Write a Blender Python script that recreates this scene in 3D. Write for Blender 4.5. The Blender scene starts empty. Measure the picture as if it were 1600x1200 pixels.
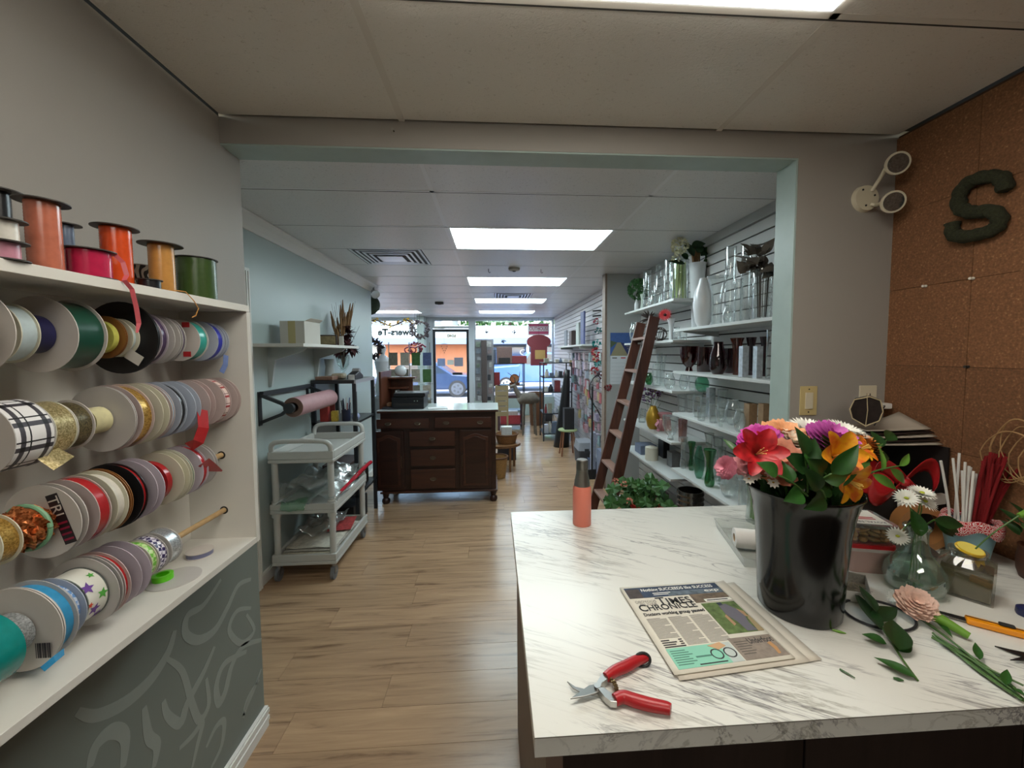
import bpy, bmesh, math, random
from mathutils import Vector, Matrix
random.seed(7)
scn = bpy.context.scene
COL = scn.collection
PI = math.pi
# ------------------------------------------------------------------ camera
F, CX, CY, CH = 625.0, 811.0, 589.0, 1.56
ROT = Matrix(((0.99805232, 0.00881303, -0.06175673), (-0.06217044, 0.05898222, -0.9963212), (-0.00513806, 0.99822013, 0.05941525)))
CAM = Vector((0, 0, CH))
cd = bpy.data.cameras.new('camera'); cam = bpy.data.objects.new('camera', cd); COL.objects.link(cam)
cd.sensor_width = 36; cd.lens = F / 1600 * 36; cd.shift_x = (800 - CX) / 1600; cd.shift_y = (CY - 600) / 1600
cd.clip_start = 0.02; cd.clip_end = 200
cam.matrix_world = Matrix.Translation(CAM) @ ROT.to_4x4()
scn.camera = cam
# ------------------------------------------------------------------ light
w = bpy.data.worlds.new('sky'); scn.world = w; w.use_nodes = True
nt = w.node_tree; bg = nt.nodes['Background']
sky = nt.nodes.new('ShaderNodeTexSky'); sky.sky_type = 'NISHITA'; sky.sun_disc = False
sky.sun_elevation = math.radians(52); sky.sun_rotation = math.radians(200); sky.air_density = 1.2
nt.links.new(sky.outputs[0], bg.inputs[0]); bg.inputs[1].default_value = 1.3
sl = bpy.data.lights.new('sun', 'SUN'); sl.energy = 11; sl.angle = math.radians(1); sl.color = (1, .95, .87)
so = bpy.data.objects.new('sun', sl); COL.objects.link(so); so.location = (-3, -6, 12)
so.rotation_euler = Vector((.42, .75, -1.15)).to_track_quat('-Z', 'Y').to_euler()
scn.view_settings.view_transform = 'Standard'; scn.view_settings.look = 'None'
scn.view_settings.gamma = 1; scn.view_settings.exposure = 0.0; scn.view_settings.use_curve_mapping = False
LIGHT_FRONT, LIGHT_WORK = 16.0, 9.5
scn.cycles.transparent_max_bounces = 32
# ------------------------------------------------------------------ helpers
def ray(u, v): return ROT @ Vector((u - CX, -(v - CY), -F))
def pz(u, v, z): d = ray(u, v); return CAM + d * ((z - CH) / d.z)
def py(u, v, y): d = ray(u, v); return CAM + d * (y / d.y)
def px(u, v, x): d = ray(u, v); return CAM + d * (x / d.x)
def lin(c): c = c / 255; return c / 12.92 if c <= .04045 else ((c + .055) / 1.055) ** 2.4
def rgb(h):
    if isinstance(h, str): h = (int(h[0:2], 16), int(h[2:4], 16), int(h[4:6], 16))
    return (lin(h[0]), lin(h[1]), lin(h[2]), 1)
MATS = {}
def nodes(m): return m.node_tree.nodes, m.node_tree.links
def mat(name, col, rough=.5, metal=0, var=0, vscale=12, bump=0, bscale=60, spec=.5, emit=0, sheen=0, coat=0):
    if name in MATS: return MATS[name]
    m = bpy.data.materials.new(name); m.use_nodes = True; N, L = nodes(m); b = N['Principled BSDF']
    c = rgb(col); b.inputs['Base Color'].default_value = c; b.inputs['Roughness'].default_value = rough
    b.inputs['Metallic'].default_value = metal; b.inputs['Specular IOR Level'].default_value = spec
    if coat: b.inputs['Coat Weight'].default_value = coat
    if emit: b.inputs['Emission Color'].default_value = c; b.inputs['Emission Strength'].default_value = emit
    if var or bump:
        g = N.new('ShaderNodeNewGeometry'); n = N.new('ShaderNodeTexNoise'); n.inputs['Scale'].default_value = vscale; n.inputs['Detail'].default_value = 5
        L.new(g.outputs['Position'], n.inputs['Vector'])
        if var:
            r = N.new('ShaderNodeMixRGB'); r.blend_type = 'MULTIPLY'; r.inputs[0].default_value = 1; r.inputs[1].default_value = c
            cr = N.new('ShaderNodeValToRGB'); cr.color_ramp.elements[0].position = .3; cr.color_ramp.elements[1].position = .7
            cr.color_ramp.elements[0].color = (1 - var, 1 - var, 1 - var, 1); cr.color_ramp.elements[1].color = (1, 1, 1, 1)
            L.new(n.outputs[0], cr.inputs[0]); L.new(cr.outputs[0], r.inputs[2]); L.new(r.outputs[0], b.inputs['Base Color'])
        if bump:
            n2 = N.new('ShaderNodeTexNoise'); n2.inputs['Scale'].default_value = bscale; n2.inputs['Detail'].default_value = 4; L.new(g.outputs['Position'], n2.inputs['Vector'])
            bp = N.new('ShaderNodeBump'); bp.inputs['Strength'].default_value = bump; bp.inputs['Distance'].default_value = .004
            L.new(n2.outputs[0], bp.inputs['Height']); L.new(bp.outputs[0], b.inputs['Normal'])
    MATS[name] = m; return m
def glass(name, col, edge=.55, base=.05, tint=.9, ecol=None, rough=.04):
    """thin-walled glass: tinted see-through body, mirror-like rim by Fresnel angle"""
    if name in MATS: return MATS[name]
    m = bpy.data.materials.new(name); m.use_nodes = True; N, L = nodes(m); N.remove(N['Principled BSDF'])
    o = N['Material Output']; t = N.new('ShaderNodeBsdfTransparent'); c = rgb(col)
    t.inputs[0].default_value = tuple(1 - tint + tint * x for x in c[:3]) + (1,)
    g = N.new('ShaderNodeBsdfGlossy'); g.inputs['Roughness'].default_value = rough
    d = N.new('ShaderNodeBsdfDiffuse'); d.inputs[0].default_value = rgb(ecol) if ecol else (.75, .8, .8, 1)
    a = N.new('ShaderNodeMixShader'); a.inputs[0].default_value = .25; L.new(g.outputs[0], a.inputs[1]); L.new(d.outputs[0], a.inputs[2])
    lw = N.new('ShaderNodeLayerWeight'); lw.inputs[0].default_value = .35
    p = N.new('ShaderNodeMath'); p.operation = 'POWER'; p.inputs[1].default_value = 1.7; L.new(lw.outputs['Facing'], p.inputs[0])
    q = N.new('ShaderNodeMath'); q.operation = 'MULTIPLY_ADD'; q.inputs[1].default_value = edge; q.inputs[2].default_value = base; L.new(p.outputs[0], q.inputs[0])
    s = N.new('ShaderNodeMixShader'); L.new(q.outputs[0], s.inputs[0]); L.new(t.outputs[0], s.inputs[1]); L.new(a.outputs[0], s.inputs[2])
    L.new(s.outputs[0], o.inputs[0]); MATS[name] = m; return m
def emit(name, col, s):
    m = bpy.data.materials.new(name); m.use_nodes = True; N, L = nodes(m); b = N['Principled BSDF']
    b.inputs['Base Color'].default_value = rgb(col); b.inputs['Emission Color'].default_value = rgb(col); b.inputs['Emission Strength'].default_value = s
    MATS[name] = m; return m
class MB:
    def __init__(s): s.v = []; s.f = []
    def add(s, vs, fs):
        o = len(s.v); s.v += [Vector(v) for v in vs]; s.f += [tuple(i + o for i in f) for f in fs]; return s
    def box(s, a, b, m=None):
        x0, y0, z0 = a; x1, y1, z1 = b
        vs = [Vector((x, y, z)) for z in (z0, z1) for y in (y0, y1) for x in (x0, x1)]
        if m: vs = [m @ v for v in vs]
        return s.add(vs, [(0, 2, 3, 1), (4, 5, 7, 6), (0, 1, 5, 4), (1, 3, 7, 5), (3, 2, 6, 7), (2, 0, 4, 6)])
    def cyl(s, p, q, r, r2=None, n=16, caps=True):
        p, q = Vector(p), Vector(q); r2 = r if r2 is None else r2; d = (q - p).normalized()
        a = d.orthogonal().normalized(); b = d.cross(a); vs = []
        for c, rr in ((p, r), (q, r2)):
            vs += [c + a * math.cos(2 * PI * i / n) * rr + b * math.sin(2 * PI * i / n) * rr for i in range(n)]
        fs = [(i, (i + 1) % n, n + (i + 1) % n, n + i) for i in range(n)]
        if caps: fs += [tuple(range(n))[::-1], tuple(range(n, 2 * n))]
        return s.add(vs, fs)
    def tube(s, pts, r, n=8):
        pts = [Vector(p) for p in pts]; k = len(pts); rr = r if isinstance(r, (list, tuple)) else [r] * k; vs = []; a = None
        for i, p in enumerate(pts):
            d = (pts[min(i + 1, k - 1)] - pts[max(i - 1, 0)]).normalized()
            if a is None: a = d.orthogonal().normalized()
            a = (a - d * a.dot(d)).normalized() if (a - d * a.dot(d)).length > 1e-6 else d.orthogonal().normalized()
            b = d.cross(a); vs += [p + (a * math.cos(2 * PI * j / n) + b * math.sin(2 * PI * j / n)) * rr[i] for j in range(n)]
        fs = [(i * n + j, i * n + (j + 1) % n, (i + 1) * n + (j + 1) % n, (i + 1) * n + j) for i in range(k - 1) for j in range(n)]
        fs += [tuple(range(n))[::-1], tuple(range((k - 1) * n, k * n))]
        return s.add(vs, fs)
    def lathe(s, prof, c=(0, 0, 0), n=24, sx=1, sy=1, tilt=0):
        """prof: list of (r, z); surface of revolution about vertical through c; tilt slopes z with x"""
        c = Vector(c); vs = []; k = len(prof)
        for r, z in prof:
            for j in range(n):
                t = 2 * PI * j / n; x = r * math.cos(t) * sx; y = r * math.sin(t) * sy
                vs.append(c + Vector((x, y, z + tilt * x * (z > 0))))
        fs = [(i * n + j, i * n + (j + 1) % n, (i + 1) * n + (j + 1) % n, (i + 1) * n + j) for i in range(k - 1) for j in range(n)]
        if prof[0][0] > 1e-5: fs.append(tuple(range(n))[::-1])
        return s.add(vs, fs)
    def prism(s, poly, d):
        """poly: coplanar 3D points, extruded by vector d"""
        poly = [Vector(p) for p in poly]; d = Vector(d); n = len(poly)
        return s.add(poly + [p + d for p in poly], [tuple(range(n))[::-1], tuple(range(n, 2 * n))] + [(i, (i + 1) % n, n + (i + 1) % n, n + i) for i in range(n)])
    def strip(s, pts, wid, nrm, th=.0008):
        """flat painted band following pts on a surface with normal nrm"""
        pts = [Vector(p) for p in pts]; nrm = Vector(nrm); k = len(pts); ww = wid if isinstance(wid, (list, tuple)) else [wid] * k; vs = []
        for i, p in enumerate(pts):
            d = (pts[min(i + 1, k - 1)] - pts[max(i - 1, 0)]).normalized(); sd = d.cross(nrm).normalized()
            vs += [p - sd * ww[i] / 2 + nrm * th, p + sd * ww[i] / 2 + nrm * th, p + sd * ww[i] / 2, p - sd * ww[i] / 2]
        fs = []
        for i in range(k - 1):
            a, b = 4 * i, 4 * i + 4
            for j in range(4): fs.append((a + j, a + (j + 1) % 4, b + (j + 1) % 4, b + j))
        fs += [(0, 1, 2, 3), (4 * k - 1, 4 * k - 2, 4 * k - 3, 4 * k - 4)]
        return s.add(vs, fs)
    def grid(s, fn, nu, nv, th=None):
        vs = [Vector(fn(i / nu, j / nv)) for i in range(nu + 1) for j in range(nv + 1)]
        return s.add(vs, [(i * (nv + 1) + j, (i + 1) * (nv + 1) + j, (i + 1) * (nv + 1) + j + 1, i * (nv + 1) + j + 1) for i in range(nu) for j in range(nv)])
    def ball(s, c, r, n=12, k=8, sz=1):
        return s.lathe([(max(1e-4, r * math.sin(PI * i / k)), -r * sz * math.cos(PI * i / k)) for i in range(k + 1)], c, n)
    def xf(s, m): s.v = [m @ v for v in s.v]; return s
    def build(s, name, m, parent=None, smooth=False, bevel=0, solid=0):
        me = bpy.data.meshes.new(name)
        if parent is None:
            xs = [v.x for v in s.v]; ys = [v.y for v in s.v]; o = Vector(((min(xs) + max(xs)) / 2, (min(ys) + max(ys)) / 2, min(v.z for v in s.v)))
        else: o = WL.get(parent.name, Vector((0, 0, 0)))
        me.from_pydata([tuple(v - o) for v in s.v], [], s.f); me.validate(); me.update()
        bm = bmesh.new(); bm.from_mesh(me); bmesh.ops.recalc_face_normals(bm, faces=bm.faces); bm.to_mesh(me); bm.free()
        if smooth:
            for p in me.polygons: p.use_smooth = True
            if smooth != 'all': me.set_sharp_from_angle(angle=math.radians(40))
        ob = bpy.data.objects.new(name, me); COL.objects.link(ob); me.materials.append(m)
        if parent is None: ob.location = o
        else: ob.parent = parent
        WL[ob.name] = o
        if bevel: b = ob.modifiers.new('bevel', 'BEVEL'); b.width = bevel; b.segments = 2; b.limit_method = 'ANGLE'
        if solid: b = ob.modifiers.new('solid', 'SOLIDIFY'); b.thickness = solid; b.offset = 0
        return ob
WL = {}
def thing(name, label, cat, loc, group=None):
    o = bpy.data.objects.new(name, None); COL.objects.link(o); o.location = loc; o.empty_display_size = .05
    WL[o.name] = Vector(loc); o['label'] = label; o['category'] = cat
    if group: o['group'] = group
    return o
def tag(o, label, cat, group=None):
    o['label'] = label; o['category'] = cat
    if group: o['group'] = group
    return o
def struct(o): o['kind'] = 'structure'; return o
def box(name, a, b, m, parent=None, bevel=0): return MB().box(a, b).build(name, m, parent, bevel=bevel)
def copy_tree(o, loc, rz=0, label=None):
    c = o.copy(); COL.objects.link(c); c.location = loc; c.rotation_euler.z = rz; WL[c.name] = Vector(loc)
    if label: c['label'] = label
    for ch in o.children:
        d = ch.copy(); COL.objects.link(d); d.parent = c
        for g in ch.children:
            e = g.copy(); COL.objects.link(e); e.parent = d
    return c
def text(body, size, m, mtx, parent, name='lettering', flipx=False, extrude=.0003, align='LEFT', sx=1.0, bold=0):
    cu = bpy.data.curves.new(name, 'FONT'); cu.body = body; cu.size = size; cu.extrude = extrude; cu.align_x = align; cu.resolution_u = 3; cu.offset = bold
    tmp = bpy.data.objects.new('tmp', cu); me = bpy.data.meshes.new_from_object(tmp); bpy.data.objects.remove(tmp); bpy.data.curves.remove(cu)
    me.name = name
    me.transform(mtx @ Matrix.Diagonal(((-sx if flipx else sx), 1, 1, 1)))
    o = WL.get(parent.name, Vector((0, 0, 0))) if parent else Vector((0, 0, 0))
    me.transform(Matrix.Translation(-o)); me.materials.clear(); me.materials.append(m)
    ob = bpy.data.objects.new(name, me); COL.objects.link(ob); ob.parent = parent; WL[ob.name] = o
    return ob
def frame(o, ex, ey):
    ex = Vector(ex).normalized(); ey = Vector(ey); ey = (ey - ex * ey.dot(ex)).normalized(); ez = ex.cross(ey)
    return Matrix(((ex.x, ey.x, ez.x, o[0]), (ex.y, ey.y, ez.y, o[1]), (ex.z, ey.z, ez.z, o[2]), (0, 0, 0, 1)))
# ------------------------------------------------------------------ materials of the setting
def tile_mat(name, col, fleck):
    m = mat(name, col, .30, spec=.5); N, L = nodes(m); b = N['Principled BSDF']
    g = N.new('ShaderNodeNewGeometry'); mp = N.new('ShaderNodeMapping'); mp.inputs['Scale'].default_value = (60, 95, 60); L.new(g.outputs['Position'], mp.inputs[0])
    n = N.new('ShaderNodeTexNoise'); n.inputs['Scale'].default_value = 1.6; n.inputs['Detail'].default_value = 3; n.inputs['Distortion'].default_value = 1.2; L.new(mp.outputs[0], n.inputs['Vector'])
    r = N.new('ShaderNodeValToRGB'); r.color_ramp.elements[0].position = .30; r.color_ramp.elements[1].position = .37
    r.color_ramp.elements[0].color = rgb(fleck); r.color_ramp.elements[1].color = rgb(col); L.new(n.outputs[0], r.inputs[0]); L.new(r.outputs[0], b.inputs['Base Color'])
    bp = N.new('ShaderNodeBump'); bp.inputs['Strength'].default_value = .5; bp.inputs['Distance'].default_value = .003; L.new(n.outputs[0], bp.inputs['Height']); L.new(bp.outputs[0], b.inputs['Normal'])
    return m
M_tile = tile_mat('ceiling_tile_front', 'D3D2D2', 'A09E9E'); M_tilew = tile_mat('ceiling_tile_work', 'DAD5CC', 'C2BBB0')
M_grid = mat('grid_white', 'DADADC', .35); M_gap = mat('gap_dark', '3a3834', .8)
M_beige = mat('beige_paint', '9C9790', .55, var=.04, vscale=3, bump=.08, bscale=150)
M_green = mat('green_paint', 'AEBBB9', .32, var=.05, vscale=2, bump=.06, bscale=120)
M_jamb = mat('pale_green_paint', 'A3B5B1', .4, var=.08, vscale=14)
M_white = mat('white_paint', 'DEDDD8', .45, var=.04, vscale=8); M_grey = mat('grey_paint', 'A3A4A2', .5, var=.04, vscale=4)
M_swall = mat('swirl_wall_base', '747C77', .5, var=.05, vscale=5); M_swirl = mat('swirl_paint', '8C948F', .45, var=.05, vscale=20)
def wood_mat(name, c1, c2, c3, scale=(1.3, 16, 16), rough=.35, rand=.16, coat=0):
    m = mat(name, c1, rough, coat=coat); N, L = nodes(m); b = N['Principled BSDF']
    tc = N.new('ShaderNodeTexCoord'); oi = N.new('ShaderNodeObjectInfo'); ad = N.new('ShaderNodeVectorMath'); ad.operation = 'ADD'
    sc = N.new('ShaderNodeVectorMath'); sc.operation = 'SCALE'; sc.inputs['Scale'].default_value = 37; cb = N.new('ShaderNodeCombineXYZ')
    for i in range(3): L.new(oi.outputs['Random'], cb.inputs[i])
    L.new(cb.outputs[0], sc.inputs[0]); L.new(tc.outputs['Object'], ad.inputs[0]); L.new(sc.outputs[0], ad.inputs[1])
    mp = N.new('ShaderNodeMapping'); mp.inputs['Scale'].default_value = scale; L.new(ad.outputs[0], mp.inputs[0])
    n = N.new('ShaderNodeTexNoise'); n.inputs['Scale'].default_value = 1.5; n.inputs['Detail'].default_value = 8; n.inputs['Roughness'].default_value = .62; n.inputs['Distortion'].default_value = .7; L.new(mp.outputs[0], n.inputs['Vector'])
    r = N.new('ShaderNodeValToRGB'); e = r.color_ramp.elements; e[0].position = .27; e[1].position = .72; e[0].color = rgb(c3); e[1].color = rgb(c1); x = e.new(.45); x.color = rgb(c2)
    L.new(n.outputs[0], r.inputs[0])
    hs = N.new('ShaderNodeHueSaturation'); ml = N.new('ShaderNodeMath'); ml.operation = 'MULTIPLY_ADD'; ml.inputs[1].default_value = rand; ml.inputs[2].default_value = 1 - rand / 2
    L.new(oi.outputs['Random'], ml.inputs[0]); L.new(ml.outputs[0], hs.inputs['Value']); L.new(r.outputs[0], hs.inputs['Color']); L.new(hs.outputs[0], b.inputs['Base Color'])
    bp = N.new('ShaderNodeBump'); bp.inputs['Strength'].default_value = .12; bp.inputs['Distance'].default_value = .002; L.new(n.outputs[0], bp.inputs['Height']); L.new(bp.outputs[0], b.inputs['Normal'])
    return m
M_plank = wood_mat('floor_plank', 'B49474', '9E8064', '6A523F', rough=.24)
# ------------------------------------------------------------------ floor
fl = struct(box('floor', (-4.2, -2.2, -.12), (2.4, 10.1, -.012), mat('floor_underlay', '4a3a2c', .8)))
me_cache = {}
def plank(x0, x1, y0, wd):
    o = MB().box((x0 + .0008, y0 + .0008, -.012), (x1 - .0008, y0 + wd - .0008, 0)).build('plank', M_plank, None)
    p = o.location.copy(); o.parent = fl; o.location = p - fl.location; WL[o.name] = p
PW = .182
for i in range(0, 52):
    y0 = .62 + i * PW
    if y0 > 9.95: break
    off = random.uniform(0, 1.2); xs = [-1.66 if y0 < 5.3 else -1.9]
    x = xs[0] - off
    while x < 1.9:
        a, b = max(x, xs[0]), min(x + 1.22, 1.9)
        if b - a > .03: plank(a, b, y0, PW)
        x += 1.22
# ------------------------------------------------------------------ walls
LX = -.975; GX = -1.58; CKX = 1.605; SWX = 1.66
wl = struct(box('wall_left', (LX - .1, -2.2, 0), (LX, 1.657, 2.41), M_beige))
lo = box('lower_panel', (LX, -.6, .09), (LX + .0015, 1.655, .955), M_swall, wl)
def swirl(pts, wd):
    P = [px(u, v, LX + .0016) for u, v in pts]; S = []
    for i in range(len(P) - 1):                                   # Catmull-Rom smoothing
        a, b, c, d = P[max(i - 1, 0)], P[i], P[i + 1], P[min(i + 2, len(P) - 1)]
        for k in range(6):
            t = k / 6; S.append(.5 * ((2 * b) + (c - a) * t + (2 * a - 5 * b + 4 * c - d) * t * t + (3 * b - a - 3 * c + d) * t ** 3))
    S.append(P[-1]); n = len(S)
    wds = [wd * (.45 + .55 * math.sin(PI * min(1, max(0, (i + .5) / n)))) for i in range(n)]
    MB().strip(S, wds, (1, 0, 0), .0006).build('painted_swirl', M_swirl, wl)
for pts, wd in (([(273, 985), (262, 1020), (235, 1062), (195, 1098), (150, 1118), (120, 1112)], .035),
                ([(392, 905), (372, 915), (355, 950), (335, 985), (310, 1000), (290, 990), (293, 962), (318, 945), (345, 905)], .028),
                ([(392, 950), (370, 955), (358, 985), (378, 1005), (397, 985), (385, 960)], .022),
                ([(408, 1000), (380, 1010), (362, 1040), (352, 1080), (342, 1098), (338, 1070), (352, 1036), (385, 1018)], .03),
                ([(335, 1010), (318, 1050), (292, 1100), (282, 1130), (262, 1118), (255, 1095)], .03),
                ([(262, 1030), (285, 1050), (300, 1100), (312, 1125), (326, 1100), (322, 1060)], .026),
                ([(225, 1105), (232, 1150), (245, 1165), (240, 1200)], .03),
                ([(140, 1200), (150, 1165), (175, 1142), (195, 1152), (192, 1200)], .035),
                ([(280, 1170), (300, 1150), (316, 1130), (308, 1165), (300, 1200)], .022),
                ([(322, 1168), (338, 1135), (350, 1128), (346, 1165), (330, 1200)], .022),
                ([(408, 1045), (398, 1075), (385, 1105), (380, 1120), (388, 1090), (405, 1062)], .02)):
    swirl(pts, wd)
bb = struct(box('baseboard_left', (LX, -2.2, 0), (LX + .014, 1.66, .088), M_white))
for z in (.03, .062): box('bead', (LX + .014, -2.2, z), (LX + .019, 1.66, z + .018), M_white, bb)
wp = struct(MB().box((GX, 1.60, 0), (LX - .1, 1.657, 2.41)).build('wall_partition', M_jamb))
hd = struct(box('wall_header', (LX, 1.545, 2.318), (1.199, 1.657, 2.47), M_beige))
box('soffit_board', (LX, 1.547, 2.312), (1.199, 1.657, 2.318), M_jamb, hd)
wr = struct(box('wall_right', (1.199, 1.545, 0), (CKX + .2, 1.657, 2.47), M_beige))
box('jamb_board', (1.192, 1.547, 0), (1.199, 1.657, 2.312), M_jamb, wr)
# cork wall: 12-inch tiles
def cork():
    m = mat('cork', '8B5A34', .85); N, L = nodes(m); b = N['Principled BSDF']
    g = N.new('ShaderNodeNewGeometry'); n = N.new('ShaderNodeTexNoise'); n.inputs['Scale'].default_value = 150; n.inputs['Detail'].default_value = 5; L.new(g.outputs['Position'], n.inputs['Vector'])
    r = N.new('ShaderNodeValToRGB'); e = r.color_ramp.elements; e[0].position = .32; e[0].color = rgb('6A482C'); e[1].position = .62; e[1].color = rgb('85593A'); x = e.new(.78); x.color = rgb('B08A60')
    L.new(n.outputs[0], r.inputs[0]); oi = N.new('ShaderNodeObjectInfo'); hs = N.new('ShaderNodeHueSaturation'); ml = N.new('ShaderNodeMath'); ml.operation = 'MULTIPLY_ADD'; ml.inputs[1].default_value = .22; ml.inputs[2].default_value = .88
    L.new(oi.outputs['Random'], ml.inputs[0]); L.new(ml.outputs[0], hs.inputs['Value']); L.new(r.outputs[0], hs.inputs['Color']); L.new(hs.outputs[0], b.inputs['Base Color'])
    bp = N.new('ShaderNodeBump'); bp.inputs['Strength'].default_value = .4; bp.inputs['Distance'].default_value = .002; L.new(n.outputs[0], bp.inputs['Height']); L.new(bp.outputs[0], b.inputs['Normal'])
    return m
M_cork = cork()
wc = struct(box('wall_cork', (CKX + .008, -2.2, 0), (CKX + .12, 1.545, 2.41), mat('cork_backing', '3c2716', .9)))
for iz in range(6):
    for iy in range(5):
        z0 = 1.505 + (iz - 2) * .2985; y1 = 1.544 - .003 - iy * .279 if iy else 1.5445
        y0 = 1.265 - iy * .279
        z1 = min(z0 + .297, 2.409)
        if z1 - z0 < .01: continue
        box('cork_tile', (CKX, y0 + .0008, z0), (CKX + .008, 1.5445 if iy == 0 else y0 + .278, z1), M_cork, wc)
struct(box('wall_back', (LX - .1, -2.3, 0), (CKX + .12, -2.2, 2.41), M_beige))
# green wall with door, crown, baseboard
wg = struct(box('wall_green', (GX - .1, 1.60, 0), (GX, 5.32, 2.44), M_green))
M_shopgreen = M_green
crown = [(GX, 2.44), (GX + .085, 2.44), (GX + .08, 2.425), (GX + .05, 2.405), (GX + .022, 2.375), (GX + .012, 2.36), (GX, 2.36)]
t1 = struct(MB().prism([(x, 1.66, z) for x, z in crown], (0, 3.66, 0)).build('trim_crown', M_white))
d1 = struct(box('door_1', (GX, 1.86, .01), (GX + .012, 2.62, 2.03), mat('door_green_grey', 'A9B9B8', .35)))
k = MB().cyl((GX + .012, 2.56, 1.0), (GX + .05, 2.56, 1.0), .012).ball((GX + .062, 2.56, 1.0), .024).build('door_knob', mat('brass', 'B58A3A', .25, 1), d1, True)
t2 = struct(MB().box((GX, 2.62, 0), (GX + .02, 2.70, 2.11)).box((GX, 1.70, 2.03), (GX + .02, 2.62, 2.11)).build('trim_door', M_white))
for y in (2.632, 2.655, 2.678): box('bead', (GX + .02, y, 0), (GX + .026, y + .012, 2.09), M_white, t2)
b2 = struct(box('baseboard_green', (GX, 2.70, 0), (GX + .014, 5.32, .085), M_white)); box('bead', (GX + .014, 2.70, .05), (GX + .02, 5.32, .075), M_white, b2)
# shop beyond: left room, far walls
struct(box('wall_shop_left', (-3.4, 5.2, 0), (-3.3, 10.1, 2.44), M_green))
struct(box('wall_shop_return', (-3.3, 5.22, 0), (GX - .1, 5.32, 2.44), M_green))
# right side: slat walls and grey nib wall
def slat_wall(name, x, y0, y1, z0, z1, m, step=.0765):
    o = struct(box(name, (x + .014, y0, 0), (x + .1, y1, 2.44), mat('slat_groove', '34302e', .8))); n = 0; z = z1
    while z > z0:
        a = max(z - step + .010, z0); box('slat', (x, y0, a), (x + .014, y1, z), m, o); z -= step; n += 1
    return o
M_slat = mat('slat_white', 'C9C8C6', .4, var=.03, vscale=4); M_slatf = mat('slat_far', 'BDB8BC', .45, var=.05)
slat_wall('wall_slat', SWX, 1.657, 4.46, 0, 2.372, M_slat)
st = struct(MB().box((SWX - .02, 1.657, 2.376), (SWX + .014, 4.46, 2.44)).build('trim_slat_top', M_grey))
wn = struct(box('wall_nib', (1.265, 4.46, 0), (SWX + .1, 4.56, 2.44), M_grey))
box('corner_trim', (1.245, 4.452, 0), (1.268, 4.565, 2.44), mat('nib_edge_wood', '8d7a6c', .5, var=.2, vscale=30), wn)
slat_wall('wall_slat_far', 1.50, 4.56, 9.95, 0, 2.438, M_slatf)
# ------------------------------------------------------------------ ceilings
ce = struct(box('ceiling', (-3.4, 1.60, 2.462), (1.76, 10.1, 2.6), M_gap))
cw = struct(box('ceiling_workroom', (LX - .1, -2.3, 2.432), (CKX + .12, 1.60, 2.6), M_gap))
XG = [-3.3, -2.77, -1.55, -.33, .89, 1.66]; ROWS = [1.657] + [2.262 + .6105 * i for i in range(13)] + [9.95]
LIT = {(3, 2), (3, 5), (3, 8), (3, 11), (1, 11)}
VENT = {(2, 3), (3, 7)}
M_lit = emit('diffuser_glow', 'DFF2F6', LIGHT_FRONT); M_litw = emit('diffuser_glow_work', 'FFFAEE', LIGHT_WORK)
M_frame = mat('light_frame', 'E6E6E6', .35)
def tiles(parent, xg, rows, z, lit, m, skip=lambda i, j: False, M_grid=M_grid):
    for j in range(len(rows) - 1):
        for i in range(len(xg) - 1):
            a, b, c, d = xg[i] + .011, xg[i + 1] - .011, rows[j] + .011, rows[j + 1] - .011
            if skip(i, j) or b - a < .02 or d - c < .02: continue
            if (i, j) in lit: continue
            box('ceiling_tile', (a, c, z - .002), (b, d, z + .018), m, parent)
    for x in xg[1:-1]: box('grid_bar', (x - .011, rows[0], z - .003), (x + .011, rows[-1], z + .004), M_grid, parent)
    for y in rows[1:-1]:
        MB().box((xg[0], y - .011, z - .003), (xg[-1], y + .008, z + .004)).build('grid_bar', M_grid, parent)
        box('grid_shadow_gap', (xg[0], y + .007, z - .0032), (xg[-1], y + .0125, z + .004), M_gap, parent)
tiles(ce, XG, ROWS, 2.444, LIT | VENT, M_tile, lambda i, j: XG[i + 1] <= -1.5 and ROWS[j] < 5.2)
WROWS = [-2.2] + [1.02 - .6105 * i for i in range(5, -1, -1)] + [1.545]; WXG = [LX, -.33, .872, CKX]
WL_ = {(1, 5), (1, 2)}
tiles(cw, WXG, WROWS, 2.414, WL_, M_tilew, M_grid=mat('grid_beige', 'D2CCC2', .45))
def ceiling_light(x0, x1, y0, y1, z, m, label):
    t = thing('ceiling_light', label, 'ceiling light', ((x0 + x1) / 2, (y0 + y1) / 2, z), 'fluorescent ceiling lights')
    f = .016; MB().box((x0, y0, z), (x1, y0 + f, z + .012)).box((x0, y1 - f, z), (x1, y1, z + .012)).box((x0, y0 + f, z), (x0 + f, y1 - f, z + .012)).box((x1 - f, y0 + f, z), (x1, y1 - f, z + .012)).build('frame', M_frame, t)
    box('diffuser', (x0 + f, y0 + f, z + (.004 if z > 2.43 else -.012)), (x1 - f, y1 - f, z + .010), m, t, 0 if z > 2.43 else .005)
for (i, j), lb in zip(sorted(LIT), ('glowing ceiling light panel at the far left by the shop window', 'largest glowing light panel in the shop ceiling, nearest the opening', 'second glowing light panel behind the nearest one in the shop ceiling', 'third glowing light panel in the shop ceiling beyond the round detector', 'farthest glowing light panel close to the shop window')):
    ceiling_light(XG[i] + .011, XG[i + 1] - .011, ROWS[j] + .011, ROWS[j + 1] - .011, 2.441, M_lit, lb)
ceiling_light(WXG[1] + .011, WXG[2] - .011, WROWS[5] + .011, WROWS[6] - .011, 2.411, M_litw, 'light panel cut by the top of the frame above the worktable')
ceiling_light(WXG[1] + .011, WXG[2] - .011, WROWS[2] + .011, WROWS[3] - .011, 2.411, M_litw, 'light panel in the workroom ceiling behind the camera')
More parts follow.
